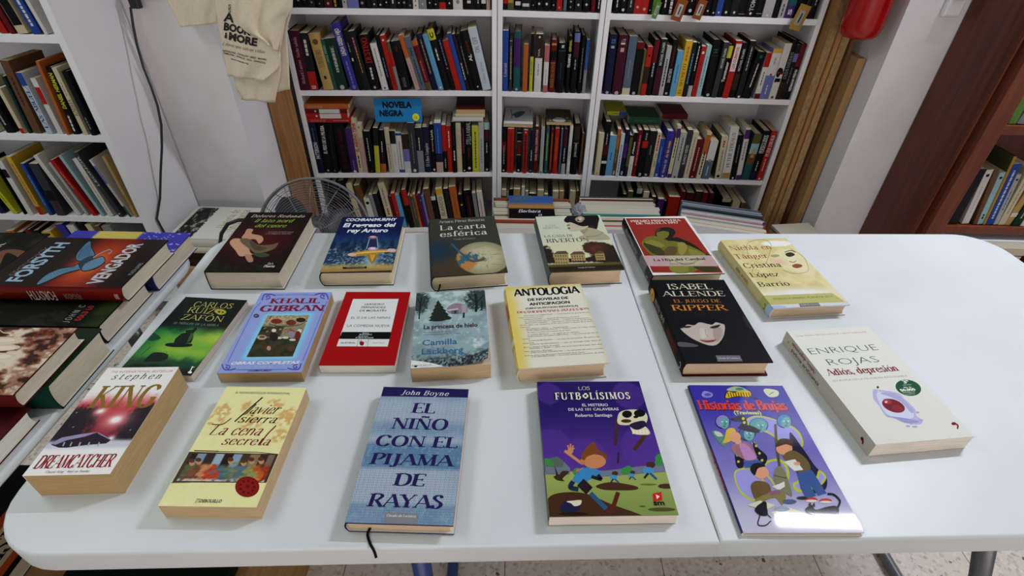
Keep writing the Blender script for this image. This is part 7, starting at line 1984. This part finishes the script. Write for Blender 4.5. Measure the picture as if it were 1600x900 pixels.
bag = tag(empty('tote_bag', (0, 0, 0)), 'plain canvas tote of which only the lower corner hangs into view', 'bag', 'canvas tote bags')
cloth('front_panel', [(10, -160), (62, 0), (120, 120), (180, 222)], [(452, -160), (456, 0), (462, 100), (466, 192)], 1.785, bag, .014, 21)
cloth('back_panel', [(20, -160), (75, 0), (140, 120), (200, 205)], [(455, -160), (458, 0), (464, 90), (462, 170)], 1.808, bag, .008, 25)
m = MB(); m.tube([(-1.02, 1.79, 1.12), (-1.0, 1.81, 1.35), (-.96, 1.83, 1.52)], .006); m.build('handle', M_CANVAS, bag, ink=False, smooth=True)

# ---------------------------------------------------------------- stacks behind the table
M_CARD = noisy(material('corrugated_cardboard', rough=0.85, spec=0.1), tuple(lin('9a7a54')), tuple(lin('a98a62')), scale=14, stretch=(1, 1, 6))


def carton(loc, dims, yaw, label):
    r = tag(empty('cardboard_box', loc, math.radians(yaw)), label, 'box', 'cardboard boxes on the floor'); x, y, h = dims[0] / 2, dims[1] / 2, dims[2]
    for nm, a, b_ in (('bottom_panel', (-x, -y, 0), (x, y, .004)), ('side_panel', (-x, -y, .004), (x, -y + .004, h)), ('side_panel', (-x, y - .004, .004), (x, y, h)), ('side_panel', (-x, -y + .004, .004), (-x + .004, y - .004, h)), ('side_panel', (x - .004, -y + .004, .004), (x, y - .004, h)), ('top_flap', (-x, -y, h), (-.001, y, h + .003)), ('top_flap', (.001, -y, h), (x, y, h + .003))):
        plain_box(nm, a, b_, M_CARD, r)
    return loc[2] + h + .0035






def pile(name, where, group, cx, cy, yaw, z, w, l, layers, cat='record'):
    """layers bottom to top: (thickness, colour, word, dx, dyaw)."""
    n_ = len(layers)
    for i, (t, col, word, dx, dy) in enumerate(layers):
        yw = math.radians(yaw + dy)
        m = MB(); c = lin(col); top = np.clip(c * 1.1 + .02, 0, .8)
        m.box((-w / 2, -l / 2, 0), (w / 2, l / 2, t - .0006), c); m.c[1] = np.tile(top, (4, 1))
        if t > .012:                                        # a fat one shows its pages between the covers
            m.box((-w / 2 + .001, -l / 2 - .0003, .0015), (w / 2 - .001, -l / 2 - .0001, t - .002), lin('c2baa6'))
        o = m.build(name, M_SATIN, None, (cx + dx, cy, z), rot=(0, 0, yw), bevel=.0006)
        tag(o, f"{word} {name.split('_')[-1]}, {ORD[n_ - 1 - i]} from the top of {where}", cat, group)
        z += t + .0002
    return z


pr = random.Random(9)


def crate(loc, yaw, dims, label):
    r = tag(empty('cardboard_box', (loc[0], loc[1], 0), math.radians(yaw)), label, 'box', 'open boxes of records'); x, y, h = dims[0] / 2, dims[1] / 2, dims[2]
    for nm, a, b_ in (('bottom_panel', (-x, -y, 0), (x, y, .004)), ('side_panel', (-x, -y, .004), (x, -y + .004, h)), ('side_panel', (-x, y - .004, .004), (x, y, h)), ('side_panel', (-x, -y + .004, .004), (-x + .004, y - .004, h)), ('side_panel', (x - .004, -y + .004, .004), (x, y - .004, h))):
        plain_box(nm, a, b_, M_CARD, r)


def sleeves(where, group, cx, cy, yaw, layers, top, w=.312):
    """record sleeves standing upright in an open box, listed from the front to the back."""
    tot = sum(q[0] for q in layers); crate((cx, cy), yaw, (w + .03, tot + .02, .20), 'open cardboard box holding ' + where)
    y = -tot / 2; c, s = math.cos(math.radians(yaw)), math.sin(math.radians(yaw))
    for i, (t, col, word) in enumerate(layers):
        cc = lin(col); h = top - .006 + pr.uniform(-.006, .006); dx = pr.uniform(-.006, .006); m = MB()
        m.box((-w / 2, 0, 0), (w / 2, t - .0008, h), cc)
        if t > .012:
            m.box((-w / 2 + .002, .0015, h), (w / 2 - .002, t - .0025, h + .0003), lin('b8b2a2'))
        o = m.build('record_sleeve', M_SATIN, None, (cx + dx * c - y * s, cy + dx * s + y * c, .006), rot=(0, 0, math.radians(yaw)), bevel=.0006)
        tag(o, f"{word} sleeve, {ORD[i]} from the front in {where}", 'record', group); y += t


L1 = [(.012, 'd0d0cc', 'white'), (.015, 'b86c2c', 'orange'), (.007, '6a4432', 'brown'), (.012, 'b05c4c', 'rust'), (.012, 'c2b48c', 'sand'), (.008, '7c3a34', 'brick red'), (.014, 'a8a890', 'khaki'), (.016, '8cac74', 'light green'), (.013, 'c4c6bc', 'white-grey'), (.009, '8c8c7c', 'taupe'), (.013, 'b8b094', 'buff'), (.010, '7c6a50', 'tan-brown'), (.010, 'c4baa0', 'cream'), (.006, '8c4a3a', 'copper'), (.008, '49563c', 'olive')]
L2 = [(.016, 'b8bcc0', 'pale blue'), (.008, 'b04c40', 'red'), (.018, 'a9bcc4', 'sky grey'), (.010, '7c6448', 'brown'), (.014, 'd0d2d6', 'icy white'), (.010, '3a6c9c', 'blue'), (.010, '5c9c90', 'teal'), (.024, 'c4c0a4', 'cream'), (.016, 'd2d2cc', 'white'), (.020, '8c8088', 'mauve grey'), (.012, 'a89ca0', 'lilac grey'), (.010, 'c8bc9c', 'buff'), (.006, '6c3a34', 'maroon'), (.007, 'c4c2b4', 'ivory'), (.005, '3c4c44', 'dark green')]
L3 = [(.015, 'd2d4d8', 'white'), (.020, 'c07030', 'orange'), (.013, '8ca0c4', 'light blue'), (.010, 'c8ccd4', 'icy white'), (.009, 'b04a44', 'red'), (.010, 'c2c6d2', 'lilac white'), (.010, '3c54a0', 'royal blue'), (.010, '4a5058', 'slate'), (.009, '8a929a', 'silver'), (.009, '3c4450', 'blue-black'), (.008, '7c848c', 'grey'), (.010, '444c54', 'graphite'), (.008, '98a2aa', 'pale grey'), (.007, '3a4658', 'dark blue'), (.007, '66707c', 'steel')]
sleeves('the box before the narrow bookcase', 'records before the narrow bookcase', .076, 1.868, 1, [(t * 1.50, c, w) for t, c, w in L1], .332)
sleeves('the box beside the plastic wrapping', 'records before the chipboard-side bookcase', .436, 1.885, 1, [(t * 1.42, c, w) for t, c, w in L2], .332)
sleeves('the slanting box near the chipboard', 'records in the slanting box', .838, 1.868, -15, [(t * 1.30, c, w) for t, c, w in L3], .332)
# small square sleeve lying over the first box
sv = tag(empty('picture_sleeve', (.070, 1.896, .3395), math.radians(1.5)), 'small blue and black sunset sleeve lying on the record box before the narrow bookcase', 'record')
m = MB(); W_, H_ = .182, .180; m.box((-W_ / 2, -H_ / 2, 0), (W_ / 2, H_ / 2, .004), lin('1a1a1e'))
for i in range(24):
    v0, v1 = i / 24, (i + 1) / 24
    f = lambda v: mix(mix(np.array([hx('18181c')]), np.array([hx('b0803c')]), np.array([sstep(.36, .44, v)])), np.array([hx('3a5c9c')]), np.array([sstep(.46, .75, v)]))[0]
    a_, b2 = lin01(f(v0)), lin01(f(v1)); m.face([(-W_ / 2, (v0 - .5) * H_, .0042), (W_ / 2, (v0 - .5) * H_, .0042), (W_ / 2, (v1 - .5) * H_, .0042), (-W_ / 2, (v1 - .5) * H_, .0042)], np.array([a_, a_, b2, b2]))
for s, font, x0, x1, y0, hh, col, sl in (('Barbara', 'bold', -.055, .035, -.052, .024, 'c8c8cc', .2), ('SIROCO', 'bold', -.078, .004, .040, .032, '5c7c4c', 0), ('B', 'bold', .022, .040, -.080, .016, 'b0b0b4', .2)):
    V, Fs, w = letters(s, font, 0, sl); m.mesh([(x0 + (x1 - x0) * x / w, y0 + hh * y + (x - 0) / w * (x1 - x0) * (.25 if s == 'SIROCO' else 0), .0045) for x, y in V], Fs, lin(col))
m.build('card', M_GLOSS, sv)
# crumpled clear wrapping between the piles
M_WRAP = material('clear_wrap', tuple(lin('b8bccc')), .15); M_WRAP.node_tree.nodes['Principled BSDF'].inputs['Transmission Weight'].default_value = .55
bm = bmesh.new(); bmesh.ops.create_icosphere(bm, subdivisions=4, radius=.032); wr = random.Random(2)
for v in bm.verts:
    n_ = float(fbm(np.array([v.co.x * 70 + 9]), np.array([v.co.z * 70 + v.co.y * 50 + 9]), 5)[0]); v.co *= .65 + .75 * n_; v.co.z *= 1.25
me = bpy.data.meshes.new('plastic_wrap'); bm.to_mesh(me); bm.free(); me.materials.append(M_WRAP); me.shade_flat()
o = bpy.data.objects.new('plastic_wrap', me); COL.objects.link(o); o.location = (.262, 1.90, .318); tag(o, 'crumpled clear plastic wrapping squeezed between the two piles', 'wrapping')

# white volumes between the corner bookcase and the fan
z = carton((-1.075, 1.66, 0), (.29, .27, .255), 0, 'cardboard box under the big white volumes')
hz = (220, 280, 7.273)
for lab, t, fc, pg in (('dark red-brown volume at the bottom of the white stack', .030, '3c201a', 'tan'), ('dark volume with pale spine words, second from the bottom of the stack', .026, '2c1c18', 'cream'), ('cream volume directly under the big white one', .024, 'c2bca8', 'white')):
    bk = Book(lab, (-1.068 + .01, 1.648, z, 90, .225, .275, t), hz, hard=True, face=fc, pages=pg, group='big volumes stacked beside the fan'); bk.txt
    bk.done(); z += t + .0004
bk = Book('big white volume with a dark engraving and gold title, topmost of its stack', (-1.068, 1.655, z, 90, .232, .285, .034), hz, hard=True, face='c9c8be', pages='cream', mat=M_MATTE, group='big volumes stacked beside the fan')


def art(U, V):
    n = fbm(U * 16, V * 30, 191); n2 = fbm(U * 40, V * 60, 193); c = np.zeros(U.shape + (3,)) + hx('cbcac0')
    mm = sstep(.045, .06, V - 1 + .94 + .0 * n) * 0 + (V > .70 + .03 * (n2 - .5)) * (V < .955) * (U > .05) * (U < .96)
    g = mix(np.zeros(U.shape + (3,)) + hx('2a2a28'), hx('a4a49a') + 0 * c, sstep(.52, .72, n)); return np.where(mm[..., None] > 0, g, c)


bk.field(art, 70, 90)
for s, u0, u1, v, hh in (('Historia de', .34, .92, .40, .030), ('Andalucía', .22, .92, .26, .034)):
    V, Fs, w = letters(s, 'serif'); bk.mb.mesh([(bk.w * (u0 - .5 + (u1 - u0) * x / w), bk.l * (v - .5) + hh * y, bk.zt()) for x, y in V], Fs, lin('a08c5c'))
V, Fs, w = letters('Editorial', 'sans'); bk.mb.mesh([(bk.w * (.10 - .5 + .22 * x / w), bk.l * (.24 - .5) + .006 * y, bk.zt()) for x, y in V], Fs, lin('6c6a60'))
bk.done()

# low pile between the boards and the wall, and the pile before the brown bookcase
z = carton((1.165, 1.86, 0), (.17, .14, .21), 4, 'small cardboard box by the wall corner')
z = pile('old_booklet', 'the low pile by the wall corner', 'booklets by the wall corner', 1.165, 1.86, 4, z, .165, .13, [(.014, 'a08458', 'tan', 0, 2), (.012, '6c5038', 'brown', .004, -3), (.013, 'c2b28c', 'cream', -.004, 1), (.012, '3c3028', 'dark', .003, -2), (.013, 'b8b0a0', 'grey', -.003, 4)], 'booklet')
z = RSH[0] + .001
z = pile('magazine', 'the pile inside the brown bookcase', 'magazines in the brown bookcase', RX + .25, RYF + .14, 0, z, .36, .24, [(.040, '2c2a3c', 'dark violet', .0, 0), (.045, '8c3c5c', 'magenta', .01, 0), (.045, '26262e', 'black', -.01, 0), (.040, 'a8803c', 'ochre', -.01, 0), (.040, '3c3440', 'plum black', .0, 0), (.035, '8c3c6c', 'pink-patterned', .005, 0), (.018, 'b8aa88', 'cream', .0, 0)], 'magazine')
bk = Book('white paperback with small spine words lying in the bottom of the brown bookcase', (RX + .228, RYF + .09, z, 0, .335, .21, .030), (1440, 120, 3.0), hard=False, face='c6c6cc', pages='white', mat=M_SATIN)
bk.done()

# crate of books under the table, seen through the gap and under the front edge
z = carton((-.80, .51, 0), (.62, .30, .315), 0, 'cardboard box of dark books under the gap between the tables')
ZQ = (0, 640, 3.46)
bk = Book('dark green hardback with pale capitals under the front edge of the table', (-.655, .47, z, 180, .30, .20, .03), ZQ, face='14201a', pages='bone')
V, Fs, w = letters('LA ROMANA', 'serif'); bk.mb.mesh([(-.13 + .26 * x / w, -.085 + .03 * y, bk.zt()) for x, y in V], Fs, lin('a8a88c')); bk.done()
bk = Book('black and orange book glimpsed in the gap between the tables', (-1.00, .535, z, 90, .24, .20, .034), ZQ, face='15120f', pages='bone')
bk.mb.face([(-.12, -.09, bk.zt()), (.12, -.09, bk.zt()), (.12, .0, bk.zt()), (-.12, .0, bk.zt())], lin('a84820')); bk.layer += 1
bk.mb.face([(-.12, -.075, bk.zt()), (.10, -.075, bk.zt()), (.10, -.02, bk.zt()), (-.12, -.02, bk.zt())], lin('b8a888')); bk.layer += 1
V, Fs, w = letters('HISTORIA', 'bold'); bk.mb.mesh([(-.11 + .2 * x / w, -.065 + .035 * y, bk.zt()) for x, y in V], Fs, lin('1a1816')); bk.done()
